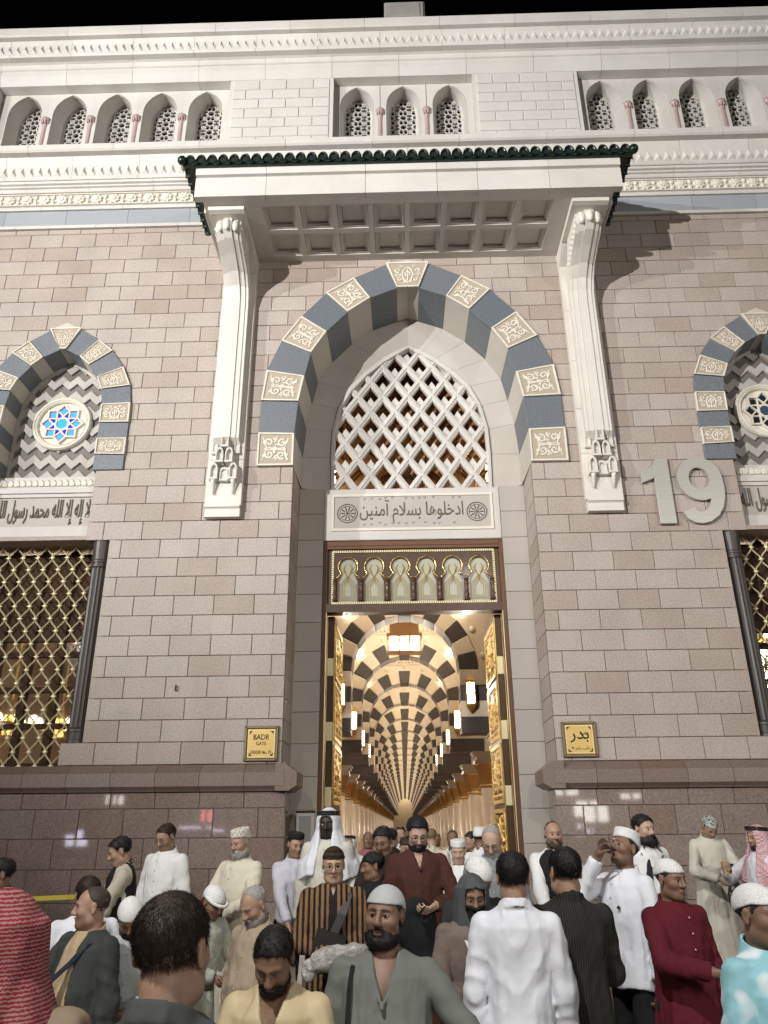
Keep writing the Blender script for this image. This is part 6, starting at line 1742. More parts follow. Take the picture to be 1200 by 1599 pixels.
        if open_front > 0:
            fo_ = lambda p: np.maximum.reduce([np.abs(p[:, 0] - .0) - (open_front*np.interp(p[:, 2], [0, .9, 1.3, 1.5], [1.5, 1.25, .8, .55])), p[:, 1] + .035])
            fs.append(F(fo_, (0, -.2, zc), 1.1, .008, 's'))
        if vneck > .1:
            top_ = [nb + A3(s_*.066, -.010, -.012) for s_ in (-1, 1)]; bot = bend((0, -.155*(.5+.5*girth) - belly*.5, 1.455 - vneck*1.02))
            for tp_ in top_: fs.append(cone(tp_, bot, .0095, .008, .004))
            fs.append(cone(top_[0], nb + A3(-.055, .045, .014), .0095, .011, .006)); fs.append(cone(top_[1], nb + A3(.055, .045, .014), .0095, .011, .006)); fs.append(cone(nb + A3(-.055, .045, .014), nb + A3(.055, .045, .014), .011, .011, .006))
        elif collar in ('band', 'shirt'):
            hh = .036 if collar == 'band' else .042; rr = .068 + fit*.4
            ang = -.30
            def cf(p):
                qq = p - (nb + ndir*.008); z = qq@ndir; ra = qq - z[:, None]*ndir; y = ra[:, 1]; x = ra[:, 0]
                z2 = z - y*.42
                flare_ = 0 if collar == 'band' else .012*np.clip((.03 - z2)/.04, 0, 1)
                dd = np.abs(np.sqrt(x*x + (y*1.0)**2) - rr - flare_) - .0055
                dd = np.maximum(dd, np.abs(z2 - .008) - hh*.62)
                gap = np.maximum(np.abs(x) - (.010 if collar == 'band' else .016 + np.clip(.02 - z2, 0, .05)*.2), y)
                return np.maximum(dd, -gap)
            fs.append(F(cf, nb + ndir*.02, .16, .006))
        us = fs[:0] + [F(None, bend((0, 0, 1.3)), .3)] + [f for f in fs[1:] if f.op == 'u' and f.R < .9]
        wl = .30*max(1, girth*flare) + fit*2
        lo = np.minimum(np.min([f.c - f.R for f in us], 0) - .01, A3(-wl, min(-.24, c0[1] - .22) - belly*1.3 - fit, hz - .04)); hi = np.maximum(np.max([f.c + f.R for f in us], 0) + .01, A3(wl, .26 + fit, c0[2] + .08))
        lo[2] = hz - .04
        def post(p, D): return D + .0016*sn(p*A3(1, 1, .5), 46, ph + seed2) + .0008*sn(p, 105, ph)
        V, Q = mesh_sdf(fs, max(h*(1.45 if d < 6.5 else 1.3), .0075), lo, hi, post)
        return link(name, to_mesh(name, V, Q, [m]), root)
    gname = {'thobe': 'robe', 'shirt': 'shirt', 'kurta': 'kurta', 'coat': 'coat'}[kind]
    go = garment(gname, CM, hz, .012, collar, vneck, sleeve)
    if kind in ('shirt', 'kurta', 'thobe', 'coat') and collar != 'none':
        b = MB()
        for i in range(5 if kind != 'kurta' else 3):
            z = 1.40 - i*.085
            p = bend((0.0, 0, z)); fwd = A3(0, -math.cos(lean), -math.sin(lean))
            yb = np.interp(z, [1.02, 1.16, 1.30, 1.385], [.142 + belly*1.6 , .15 + belly*1.2, .146, .13])*(.5+.5*girth) + .004
            q_ = p + fwd*yb; b.ball(tuple(q_), .0055, 7, 5)
        if vneck == 0 and d < 9 and over is None: b.obj('button', mat('shell_button', (.45, .42, .38), .3), go, kind='stuff')
    if over:
        name, oh, fit, opn, m2 = over
        garment(name, m2, oh, fit, 'none' if opn else 'shirt', 0, sleeve, opn, 2.0)
    if legs_m is not None or kind in ('shirt',):
        lf = []
        for side in (-1, 1):
            hp_, kn, an = A3(side*.085, .0, .90), A3(side*.105, -.015 - .05*(side > 0), .49), A3(side*.115, .02 + .05*(side > 0), .07)
            lf += [cone(hp_, kn, .098, .072, .03, wr=(.0022, .14, ph + side, (.5, 1.2, 0))), cone(kn, an, .072, .060, .03, wr=(.0026, .11, ph*2 + side, (.6, 1.6, 0)), cut=True)]
        lf.append(ell((0, .01, .92), (.175*girth, .125, .13), .04))
        V, Q = mesh_sdf(lf, max(h*1.3, .010), (-.32, -.25, .03), (.32, .28, 1.06)); link('trousers', to_mesh('trousers', V, Q, [legs_m or cloth('black_trousers', (.016, .016, .018))]), root)
    for side in (-1, 1):
        b = MB(); b.ball((side*.11, -.035, .045), 1, 10, 7, sc=(.046, .13, .05)); b.box(side*.11-.04, side*.11+.04, -.15, .08, 0, .02); b.obj('shoe', LEATHER, root, True)
    # headwear
    def hw(name, m, prims, res=None, parent=None, box=.2):
        V, Q = mesh_sdf(xf(prims, hc, R, hs), res or h, hc - box, hc + box); return link(name, to_mesh(name, V, Q, [m]), parent or root)
    if cap in ('kufi', 'skull', 'knit', 'flat', 'fez'):
        top_h = {'kufi': .140, 'skull': .5, 'knit': .5, 'flat': .128, 'fez': .165}[cap]; rim = {'kufi': .062, 'skull': .052, 'knit': .045, 'flat': .070, 'fez': .066}[cap]; th_ = {'kufi': .0105, 'fez': .012}.get(cap, .0105)
        def cf(q_):
            D = evalF(SKULL, q_) - th_
            if cap in ('kufi', 'fez', 'flat'):
                rr = np.sqrt((q_[:, 0]/.087)**2 + ((q_[:, 1] - .006)/.104)**2); cyl = (rr - 1 + .35*np.clip(q_[:, 2] - .07, 0, 1))*.087
                D = smin(D, np.maximum(cyl, np.maximum(.05 - q_[:, 2], q_[:, 2] - top_h)), .012); D = smax(D, q_[:, 2] - top_h, .012)
            if cap == 'knit': D = D - .0016*np.sin(q_[:, 2]*420)*np.sin(np.arctan2(q_[:, 0], q_[:, 1])*34)
            zr = rim + .10*np.clip(-q_[:, 1], 0, .11)*.25 - .34*np.clip(q_[:, 1] + .02, 0, .12)
            D = smax(D, zr - q_[:, 2], .004); return D
        co = hw('cap', cap_m, [F(cf, (0, .01, .07), .2, .002)])
    if cap == 'agal': pass
    if cap in ('keffiyeh', 'hood'):
        long_ = cap == 'keffiyeh'
        def kf(p):
            q_ = ((p - hc)@R)/hs
            D = evalF(SKULL, q_) - .014
            # cloth falling from the crown over the neck on to the shoulders
            z = p[:, 2]; t = np.clip((hc[2] + .05 - z)/.36, 0, 1.35)
            a = np.interp(t, [0, .3, .6, 1.0, 1.35], [.100, .114, .160, .262, .285] if long_ else [.098, .112, .118, .15, .16]); b = np.interp(t, [0, .3, .6, 1.0, 1.35], [.114, .116, .140, .185, .200] if long_ else [.116, .118, .12, .135, .14])
            cx_ = np.interp(t, [0, .6, 1.35], [hc[0], lerp(hc[0], nb[0], .7), nb[0]]); cy_ = np.interp(t, [0, .6, 1.35], [hc[1] + .012, nb[1], nb[1] + .01])
            th = np.arctan2(p[:, 0] - cx_, -(p[:, 1] - cy_))
            fo = (.03 + .05*t)*(np.sin(6*th + ph + 2*t) + .6*np.sin(11*th + ph*2 - 3*t))
            rho = np.sqrt(((p[:, 0] - cx_)/a)**2 + ((p[:, 1] - cy_)/b)**2)
            dr = (rho - 1 - fo*.5)*np.minimum(a, b); zlo = hc[2] - (drape_len if long_ else .27) + .03*np.sin(3*th + ph)
            dr = np.maximum(dr, zlo - z); dr = np.maximum(dr, z - (hc[2] + .05))
            D = smin(D, dr, .04)
            # opening for face and throat
            w = np.interp(q_[:, 2], [-.5, -.3, -.13, -.05, .03, .07, .085], [.11, .075, .052, .060, .060, .045, .0] if long_ else [.0, .0, .035, .060, .066, .056, .0])
            op = np.maximum(np.abs(q_[:, 0]) - w, q_[:, 1] - (-.035 if long_ else -.05)); op = np.maximum(op, q_[:, 2] - (.078 if long_ else .088))
            if not long_: op = np.maximum(op, -.15 - q_[:, 2])
            D = smax(D, -op, .012)
            return D + .0025*sn(p*A3(1, 1, .4), 40, ph)
        fk = F(kf, hc - A3(0, 0, .15), .42, .004)
        V, Q = mesh_sdf([fk], max(h, .006), hc - A3(.30, .30, .52), hc + A3(.30, .30, .2)); link('head_cloth' if long_ else 'hood', to_mesh('head_cloth', V, Q, [cap_m]), root)
        if long_ and drape != 'plain':
            b = MB()
            for k in range(2):
                pts = [tuple(HT((.094*math.cos(a), .010 + .114*math.sin(a), .083 + .017*k + .018*math.sin(a)*-1))) for a in np.linspace(0, 2*math.pi, 29)[:-1]]
                b.tube(pts, .0115*hs, 7, closed=True)
            b.obj('agal_cord', mat('black_cord', (.010, .010, .011), .7, bump=(200, .5, .004), coords='object'), root, True)
    if glasses:
        b = MB()
        for s_ in (-1, 1):
            b.tube([tuple(HT((s_*.032 + .023*math.cos(a), -.106 + .004*abs(math.cos(a)), .002 + .017*math.sin(a)))) for a in np.linspace(0, 2*math.pi, 17)[:-1]], .0019, 5, closed=True)
            b.tube([tuple(HT(p)) for p in ((s_*.055, -.102, .006), (s_*.074, -.06, .008), (s_*.083, .01, .008))], .0018, 4)
        b.tube([tuple(HT(p)) for p in ((-.009, -.108, .005), (0, -.111, .008), (.009, -.108, .005))], .0018, 4)
        b.obj('glasses', mat('black_spectacle_frame', (.015, .014, .013), .3), root)
    # place: the head's crown ends up at (X, Y, top)
    topl = (hc + R@A3(0, .01, .125*hs)) ; zt_ = max(topl[2], (hc + R@A3(0, .1*hs, .06*hs))[2], (hc + R@A3(0, -.03*hs, .11*hs))[2]) + ({'kufi': .018, 'fez': .04, 'keffiyeh': .012, 'hood': .012}.get(cap, .006))
    gz = ground_z(Y); s_ = (top - gz)/zt_
    a = math.radians(face)
    Rz = Matrix.Rotation(a, 4, 'Z')
    off = Rz@Vector((hc[0]*s_, hc[1]*s_, 0))
    root.location = (X - off.x, Y - off.y, gz); root.rotation_euler = (0, 0, a); root.scale = (s_, s_, s_)
    info = dict(root=root, hc=hc, R=R, wrist=wri, hand=hnd, elbow=elb, nb=nb, s=s_, bend=bend, HT=HT, h=h, sh=shd)
    PEOPLE.append(info); return info
def world(info, p):
    """local point on a person -> world"""
    m = Matrix.Translation(info['root'].location)@info['root'].rotation_euler.to_matrix().to_4x4()@Matrix.Diagonal((*info['root'].scale, 1))
    return m@Vector(tuple(p))
def held(info, name, label, cat, b, mats, smooth=False, group=None):
    """a thing a person carries: stays a top-level thing; geometry given in that person's own frame"""
    o = b.obj(name, mats, None, smooth)
    o.location = info['root'].location; o.rotation_euler = info['root'].rotation_euler; o.scale = info['root'].scale
    return tag(o, label, cat, group)
# ================================================================== the crowd
WHITE = cloth('white_cotton', (.70, .70, .70)); WHITE2 = cloth('bluish_white_cotton', (.68, .69, .74)); CREAMC = cloth('cream_cotton', (.60, .56, .45)); OFFW = cloth('greyish_white_cotton', (.54, .52, .46))
BLACKC = cloth('black_cloth', (.014, .014, .015)); CAPW = cloth('white_cap_knit', (.72, .72, .72), weave=220, wrinkle=.15, pattern=('cells', (.58, .58, .565), 75))
DARKB = cloth('dark_brown_shirt', (.030, .020, .016)); GREYL = cloth('light_grey_shirt', (.20, .215, .225))
BLKTR = cloth('black_trousers', (.015, .015, .017))
def obox(b, c, d, n, L, Wd, T):
    """box lying along d with face normal n"""
    d = _n(np.asarray(d, float)); n = _n(np.asarray(n, float) - d*(np.asarray(n, float)@d)); x = np.cross(d, n); v = []
    for sz in (-1, 1):
        for sx, sy in ((-1,-1),(1,-1),(1,1),(-1,1)): v.append(tuple(c + x*sx*Wd/2 + d*sy*L/2 + n*sz*T/2))
    b.add(v, [(0,3,2,1),(4,5,6,7),(0,1,5,4),(1,2,6,5),(2,3,7,6),(3,0,4,7)])
def ribbon(b, pts, w, t, nrm):
    for i in range(len(pts) - 1):
        p, q = np.asarray(pts[i], float), np.asarray(pts[i+1], float); obox(b, (p+q)/2, q - p, nrm[i] if isinstance(nrm, list) else nrm, np.linalg.norm(q-p)*1.06, w, t)
def blob(info, name, label, cat, m, prims, nz=(.006, 40), h=.007, group=None):
    lo = np.min([f.c - f.R for f in prims], 0) - .03; hi = np.max([f.c + f.R for f in prims], 0) + .03
    def post(p, D):
        a = sn(p, nz[1], 1.3); return D + nz[0]*(1 - 2*np.abs(a)) + nz[0]*.5*sn(p, nz[1]*2.3, .4)
    V, Q = mesh_sdf(prims, h, lo, hi, post); o = link(name, to_mesh(name, V, Q, [m], None, 0))
    o.location = info['root'].location; o.rotation_euler = info['root'].rotation_euler; o.scale = info['root'].scale
    return tag(o, label, cat, group)
def phone(info, side, label, lit=False):
    c, d, n = info['hand'][side]; b = MB(); obox(b, c + n*.022, d, n, .15, .072, .009)
    return held(info, 'mobile_phone', label, 'phone', b, [BLACK])
# ---- nearest to the viewer
p = person(-1.206, -8.85, 1.766, 190, 'person seen from behind in a red and white checked head cloth at the left edge', 2.15, 'brown', hair=None, cap='keffiyeh', cap_m=cloth('red_check_cloth', (.23, .024, .034), weave=500, pattern=('rows', (.36, .19, .185), 36)), cloth_m=WHITE, kind='thobe',
           over=('shawl', 1.02, .026, .05, cloth('tan_wool_shawl', (.24, .185, .13), wrinkle=.6)), drape='plain', drape_len=.205, seed=1)
b = MB(); ribbon(b, [p['bend']((.22, .05, 1.36)), p['bend']((.16, .15, 1.40)), p['bend']((.04, .168, 1.36)), p['bend']((-.1, .162, 1.26))], .012, .008, [(0,.6,.8),(0,.9,.4),(0,1,.2)]); tag(held(p, 'red_cord', 'dark red piping along the edge of the tan shawl', 'cord', b, [cloth('dark_red_piping', (.13, .012, .02))]), 'dark red piping along the edge of the tan shawl')
p = person(-.735, -9.02, 1.769, 172, 'person seen from behind with cropped black hair and dark grey jacket, nearest the viewer', 1.83, 'tan', hair='short', hair_t=.0065, hair_m=HSTUB, cloth_m=cloth('dark_grey_jacket', (.070, .074, .072)), kind='shirt', collar='shirt', girth=1.05, seed=2)
b = MB(); nbp = p['nb']; b.tube([tuple(nbp + A3(.082*math.cos(a), .006 + .082*math.sin(a), -.012 + .026*math.sin(a))) for a in np.linspace(0, 2*math.pi, 25)[:-1]], .016, 7, closed=True)
o = b.obj('jacket_collar', BLACKC, p['root'], True)
p = person(-.29, -7.40, 1.675, -4, 'bearded person in pale grey cap and sage grey kurta, glancing sideways', 3.2, 'brown', hair='fringe', cap='skull', cap_m=cloth('pale_grey_cap', (.43, .45, .45), wrinkle=.15), beard=.005, head=(-12, -4, 3), cloth_m=cloth('sage_grey_kurta', (.145, .155, .140)), kind='kurta', arms=('down', ((.20, -.20, 1.02), (1, .4, 0))), belly=.045, girth=1.12, vneck=.15, legs_m=BLKTR, stub=.5, face_p=dict(fat=.8, nose=1.15), seed=3)
b = MB(); ribbon(b, [p['bend']((-.125, .02, 1.447)), p['bend']((-.13, -.08, 1.425)), p['bend']((-.135, -.128, 1.36)), p['bend']((-.14, -.165, 1.2)), p['bend']((-.145, -.175, 1.05))], .018, .005, [(0,-.3,1),(0,-.6,.7),(0,-1,.2),(0,-1,0)]); held(p, 'shoulder_strap', 'thin black strap over the shoulder of the sage grey kurta', 'strap', b, [BLACKC])
blob(p, 'folded_cloth', 'maroon and white patterned cloth tucked under the arm of the sage grey kurta', 'cloth', cloth('maroon_print', (.10, .014, .022), pattern=('cells', (.6, .55, .52), 26), wrinkle=.6), [ell((.215, -.20, 1.08), (.042, .06, .16), .02), ell((.20, -.21, .98), (.05, .07, .09), .03)], (.004, 30))
p = person(-.70, -7.70, 1.542, -6, 'person in cream satin robe bowing the head, black hair and short beard', 2.9, 'brown', hair='short', hair_t=.010, beard=.003, head=(0, 36, 2), lean=.16, cloth_m=cloth('cream_satin_robe', (.50, .40, .25), rough=.45, wrinkle=.5), kind='thobe', arms=('belly', 'belly'), vneck=.17, stub=.6, face_p=dict(jaw=.95), seed=4)
p = person(1.25, -7.40, 1.672, 24, 'person in white cap and pale blue tie-dye shirt at the right edge', 3.2, 'brown', hair='fringe', cap='skull', cap_m=CAPW, head=(8, 2, 0), cloth_m=cloth('pale_blue_tiedye_shirt', (.26, .50, .56), pattern=('noise', (.66, .72, .74), 7.0)), kind='shirt', collar='shirt', vneck=.08, stub=.45, seed=5)
# ---- middle of the crowd
p = person(.35, -6.60, 1.779, 177, 'person seen from behind in long white robe with thick black hair', 4.4, 'tan', hair='fringe', hair_t=.014, cloth_m=WHITE2, kind='thobe', collar='shirt', arms=('down', 'down'), girth=.88, seed=6)
p = person(.67, -6.35, 1.794, 187, 'person seen from behind in long black pinstriped robe beside the white robe', 4.6, 'tan', hair='fringe', hair_t=.012, cloth_m=cloth('black_pinstripe', (.014, .014, .013), pattern=('stripe', (.034, .032, .028), 26)), kind='thobe', arms=('belly', 'belly'), seed=7)
p = person(-2.00, -6.10, 1.600, -30, 'balding person in dark grey cardigan over beige robe, facing left with hand on strap', 4.3, 'tan', hair='receding', hair_t=.004, hair_m=HSTUB, head=(-42, 2, 0), stub=.75, cloth_m=cloth('beige_linen_robe', (.40, .31, .19)), kind='thobe', arms=(((.05, -.27, 1.20), (1, .2, -.7)), 'down'), over=('cardigan', .70, .020, .085, cloth('dark_grey_wool', (.042, .046, .044), weave=260)), belly=.035, girth=1.08, face_p=dict(fat=.6, nose=1.25), seed=8)
b = MB(); hc_ = p['hand'][-1][0]; ribbon(b, [p['bend']((.12, .02, 1.452)), p['bend']((.105, -.09, 1.42)), p['bend']((.06, -.16, 1.33)), tuple(hc_ + A3(.03, -.01, .02)), tuple(hc_ + A3(-.02, -.02, -.05))], .045, .006, [(0,-.3,1),(0,-.7,.7),(0,-1,.3),(0,-1,.2)]); held(p, 'bag_strap', 'wide dark blue strap held across the beige robe', 'strap', b, [cloth('navy_webbing', (.018, .022, .04))])
p = person(.18, -6.00, 1.648, 10, 'person in dark grey hood and black face mask with taupe coat', 4.6, 'brown', hair='fringe', hair_t=.012, cap='hood', cap_m=cloth('dark_grey_hood', (.075, .08, .085), weave=300), head=(0, 16, 0), cloth_m=cloth('taupe_coat', (.165, .130, .110)), kind='coat', collar='none', arms=('belly', 'down'), seed=9, drape='plain')
V, Q = mesh_sdf(xf([F(lambda q: np.maximum(np.maximum(np.maximum(evalF(head_prims({}), q) - .006, q[:, 2] + .020), -.125 - q[:, 2]), q[:, 1] + .012), (0, -.05, -.06), .13, .002)], p['hc'], p['R']), .005, p['hc'] - .16, p['hc'] + .16)
link('face_mask', to_mesh('face_mask', V, Q, [BLACKC], None, 2), p['root'])
b = MB(); 
for sx in (-1, 1): ribbon(b, [p['bend']((sx*.085, -.085, 1.42)), p['bend']((sx*.06, -.148, 1.33)), p['bend']((sx*.006, -.172, 1.17))], .016, .003, [(0,-.8,.6),(0,-1,.2)])
obox(b, p['bend']((0, -.178, 1.12)), (0, .05, 1), (0, -1, 0), .1, .07, .004); held(p, 'lanyard', 'white lanyard with badge hanging on the taupe coat', 'lanyard', b, [WHITE])
p = person(1.46, -5.60, 1.704, 20, 'person in white cap and dark maroon kurta looking at the far right, phone in hand', 5.0, 'brown', hair='fringe', cap='skull', cap_m=CAPW, head=(12, 4, 0), cloth_m=cloth('dark_maroon_kurta', (.095, .011, .018)), kind='kurta', arms=(((.05, -.33, 1.14), (1, .3, -.4)), 'down'), girth=1.04, stub=.4, legs_m=BLKTR, hem=.40, seed=10)
phone(p, -1, 'dark phone in the hand of the maroon kurta wearer')
p = person(-1.14, -5.70, 1.563, -36, 'grey haired person in plain tan robe with bowed head', 5.0, 'tan', hair='receding', hair_t=.004, hair_m=HGREY, beard=.005, beard_m=HGREY, head=(-4, 30, 0), lean=.10, cloth_m=cloth('tan_robe', (.33, .265, .19)), kind='thobe', girth=1.15, belly=.04, stub=.3, face_p=dict(fat=.7), seed=11)
p = person(-1.87, -5.80, 1.505, 18, 'stooping person in round white cap between the cardigan and the cropped black hair', 5.2, 'brown', hair='fringe', cap='skull', cap_m=CAPW, beard=.010, head=(0, 40, -8), lean=.30, cloth_m=cloth('pale_grey_robe', (.36, .38, .38)), kind='thobe', arms=('front', 'front'), seed=12)
p = person(-.73, -4.80, 1.773, 6, 'person in glasses and brown striped shirt with a plastic bag in both hands', 5.9, 'east', hair='short', cap='skull', cap_m=cloth('brown_band_cap', (.045, .026, .012), pattern=('rows', (.012, .010, .009), 9), wrinkle=.1), head=(0, 8, 0), glasses=True, cloth_m=BLACKC, kind='shirt', collar='none', vneck=.05, over=('shirt', .62, .016, .030, cloth('brown_stripe_shirt', (.20, .115, .055), pattern=('stripe', (.012, .010, .009), 8.5))), arms=('belly', 'belly'), stub=.2, girth=1.05, face_p=dict(fat=.3), seed=13)
b = MB(); ribbon(b, [p['bend']((.10, .03, 1.445)), p['bend']((.105, -.085, 1.42)), p['bend']((.06, -.165, 1.30)), p['bend']((-.01, -.188, 1.16))], .055, .008, [(0,-.3,1),(0,-.7,.7),(0,-1,.3)]); obox(b, p['bend']((-.03, -.205, 1.12)), (.3, 0, 1), (0, -1, 0), .17, .20, .07); held(p, 'sling_bag', 'black sling bag across the striped shirt', 'bag', b, [LEATHER])
FILM = mat('clear_plastic_film', (.62, .60, .56), .18, trans=.35, spec=.8, coords='object', bump=(26, .9, .03))
blob(p, 'plastic_bag', 'crumpled clear plastic bag held in front of the striped shirt', 'bag', FILM, [ell((.02, -.33, 1.06), (.17, .10, .085), .04), ell((.15, -.35, 1.11), (.075, .05, .05), .04), ell((-.15, -.32, 1.0), (.06, .05, .07), .04)], (.010, 26))
p = person(.27, -5.40, 1.700, 25, 'person in white knitted cap and dark jacket behind the grey hood', 5.6, 'brown', hair='short', cap='knit', cap_m=CAPW, head=(10, 38, 0), lean=.1, cloth_m=cloth('charcoal_jacket', (.03, .031, .034)), kind='shirt', collar='shirt', arms=('belly', 'belly'), seed=14)
p = person(-2.30, -5.40, 1.617, 205, 'person in white shirt turned away behind the balding head', 5.6, 'tan', hair='short', hair_m=HBROWN, hair_t=.014, lean=.28, cloth_m=WHITE2, kind='thobe', seed=15)
p = person(-1.60, -4.80, 1.509, 55, 'stooping person in white sun cap and pale green printed robe', 6.2, 'brown', hair=None, cap='knit', cap_m=CAPW, head=(0, 30, 0), lean=.26, cloth_m=cloth('pale_green_print', (.46, .47, .40), pattern=('noise', (.36, .38, .30), 22)), kind='thobe', arms=('front', 'front'), seed=16)
b = MB(); HT = p['HT']; b.tube([tuple(HT((.085*math.cos(a), -.02 + .115*math.sin(a), .045))) for a in np.linspace(0, 2*math.pi, 21)[:-1]], .014, 6, closed=True); b.obj('cap_brim', CAPW, p['root'], True)
p = person(1.43, -4.70, 1.872, -58, 'person in white shirt and white cap drinking with raised hand, black trousers', 6.3, 'brown', hair='short', cap='kufi', cap_m=CAPW, head=(0, -20, 0), cloth_m=WHITE2, kind='shirt', collar='shirt', arms=('mouth', 'down'), stub=.5, girth=1.04, seed=17)
c, dd, nn = p['hand'][-1]; b = MB(); q0 = p['HT']((0, -.125, -.05)); b.tube([tuple(q0 + A3(0, -.01, .0)), tuple(q0 + A3(0, -.06, .035)), tuple(q0 + A3(0, -.085, .05))], [.024, .032, .034], 12); held(p, 'drinking_cup', 'small dark cup at the lips of the drinking person', 'cup', b, [mat('brown_paper_cup', (.06, .03, .022), .5)])
b = MB(); b.ball(tuple(p['bend']((.07, -.155, 1.26))), .012, 6, 5); b.obj('pen_clip', BLACK, p['root'])
p = person(-3.34, -4.50, 1.702, -50, 'person with short black hair at the left edge before the granite wall', 6.5, 'brown', hair='short', head=(-6, 8, 0), cloth_m=cloth('dark_olive_shirt', (.05, .05, .04)), kind='thobe', seed=18)
# ---- coming out of the doorway
p = person(-.10, -4.10, 1.974, 8, 'bearded person in glasses and wide dark russet robe looking down in the doorway', 6.9, 'fair', hair='short', hair_t=.018, beard=.010, head=(0, 24, 0), glasses=True, cloth_m=cloth('dark_russet_robe', (.062, .024, .017)), kind='thobe', arms=('down', ((.08, -.30, 1.12), (1, .4, -.5))), vneck=.11, girth=1.12, seed=19)
phone(p, 1, 'dark phone in the hand of the russet robe wearer')
blob(p, 'folded_coat', 'black coat folded over the arm of the russet robe', 'coat', BLACKC, [ell((-.05, -.23, .98), (.15, .06, .20), .04), ell((-.02, -.22, .74), (.12, .05, .20), .05)], (.008, 14))
p = person(.52, -4.00, 1.900, -10, 'grey haired person in glasses and light grey shirt reading with bowed head', 7.0, 'fair', hair='receding', hair_t=.005, hair_m=HGREY, beard=.005, beard_m=HGREY, head=(-5, 34, 0), lean=.08, glasses=True, cloth_m=GREYL, kind='shirt', collar='shirt', arms=('down', 'belly'), girth=1.08, seed=20)
c, dd, nn = p['hand'][1]; b = MB(); obox(b, c + nn*.02, dd, nn, .16, .11, .003); held(p, 'paper_sheet', 'small white paper in the hand of the light grey shirt wearer', 'paper', b, [WHITE])
p = person(-.47, -4.00, 1.715, -75, 'short person in black with dark hair, side on behind the striped shirt', 7.0, 'brown', hair='fringe', hair_t=.016, head=(0, 8, 0), cloth_m=BLACKC, kind='thobe', arms=('front', 'front'), girth=.9, seed=21)
p = person(-2.73, -3.60, 1.835, -68, 'young person in black vest with cream sleeves looking down to the left', 7.4, 'tan', hair='short', hair_t=.016, head=(0, 22, 0), lean=.06, cloth_m=cloth('cream_sleeve_cloth', (.44, .41, .33)), kind='shirt', collar='shirt', over=('vest', .82, .014, 0, BLACKC), arms=('down', 'low'), seed=22)
b = MB(); obox(b, p['bend']((.06, -.165, 1.27)), (.2, 0, 1), (0, -1, 0), .05, .012, .006); b.obj('vest_logo', WHITE, p['root'])
p = person(-.40, -3.40, 1.902, -14, 'smiling person in dark brown shirt beside the russet robe', 7.6, 'brown', hair='short', hair_t=.017, head=(-6, 20, -4), cloth_m=DARKB, kind='thobe', arms=('belly', 'belly'), stub=.4, seed=23)
p = person(-1.72, -3.30, 1.912, -28, 'old person with long grey beard, white kufi and cream robe by the wall', 7.7, 'tan', hair='short', hair_m=HGREY, cap='kufi', cap_m=cloth('patterned_white_kufi', (.66, .64, .58), pattern=('checks', (.46, .42, .34), 38), wrinkle=.1), beard=.05, beard_m=HGREY, head=(-4, 12, 0), cloth_m=CREAMC, kind='thobe', arms=('front', 'front'), girth=1.06, seed=24)
blob(p, 'maroon_jacket', 'maroon jacket bundled in the hands of the old person with grey beard', 'jacket', cloth('maroon_wool', (.075, .012, .018), wrinkle=.7), [ell((-.02, -.33, 1.10), (.13, .09, .13), .04), ell((.02, -.32, .94), (.09, .08, .14), .05)], (.012, 16), .009)
p = person(-.94, -3.00, 2.085, -10, 'tall person in white head cloth with black cord and pale robe in the doorway', 8.0, 'deep', hair=None, cap='keffiyeh', cap_m=WHITE2, head=(0, 10, 0), cloth_m=OFFW, kind='thobe', beard=.008, seed=25)
p = person(1.21, -3.00, 1.953, 4, 'balding person in black vest and white sleeves standing by the right jamb', 8.0, 'tan', hair='receding', hair_t=.004, hair_m=HSTUB, head=(0, 2, 0), stub=.8, beard=.001, beard_m=HSTUB, cloth_m=WHITE, kind='shirt', collar='shirt', over=('vest', .78, .022, .045, BLACKC), arms=('low', 'belly'), girth=1.08, seed=26)
blob(p, 'dark_bundle', 'dark striped bundle held by the person in black vest', 'bundle', cloth('dark_stripe_knit', (.03, .03, .033), pattern=('stripe', (.10, .10, .10), 14)), [ell((.02, -.32, 1.06), (.12, .08, .13), .04)], (.008, 18), .009)
p = person(2.07, -3.00, 1.998, 24, 'person with long black beard in white shirt and dark waistcoat by the wall', 8.0, 'fair', hair='short', hair_t=.018, beard=.085, head=(6, 4, 0), cloth_m=WHITE, kind='thobe', over=('vest', .95, .012, .07, cloth('navy_waistcoat', (.02, .022, .03))), seed=27)
p = person(-2.56, -2.80, 1.948, -22, 'person in long white shirt with cropped hair looking down by the wall', 8.2, 'tan', hair='short', hair_t=.007, hair_m=HBROWN, head=(-8, 24, 0), stub=.7, glasses=True, cloth_m=WHITE, kind='thobe', collar='shirt', girth=1.05, seed=28)
p = person(-1.29, -2.70, 1.867, 28, 'person in flat black cap and lilac white shirt behind the white head cloth', 8.3, 'tan', hair='short', cap='flat', cap_m=BLACKC, head=(0, 12, 0), cloth_m=cloth('lilac_white_shirt', (.56, .56, .64)), kind='shirt', arms=('low', 'low'), legs_m=BLKTR, seed=29)
p = person(3.38, -2.40, 1.905, -72, 'person in pink checked head cloth with black cord reaching forward at the right edge', 8.6, 'tan', hair=None, cap='keffiyeh', cap_m=cloth('pink_check_cloth', (.45, .20, .24), pattern=('checks', (.60, .45, .45), 60)), head=(0, 4, 0), cloth_m=WHITE2, kind='thobe', arms=(((.10, -.36, 1.30), (1, .1, -.8)), 'belly'), beard=.004, seed=30)
c, dd, nn = p['hand'][-1]; b = MB(); b.tube([tuple(c + nn*.02 - A3(0, 0, .05)), tuple(c + nn*.02 + A3(0, 0, .06))], [.030, .038], 12); held(p, 'paper_cup', 'tan paper cup in the outstretched hand at the right edge', 'cup', b, [mat('tan_paper', (.38, .28, .14), .6)])
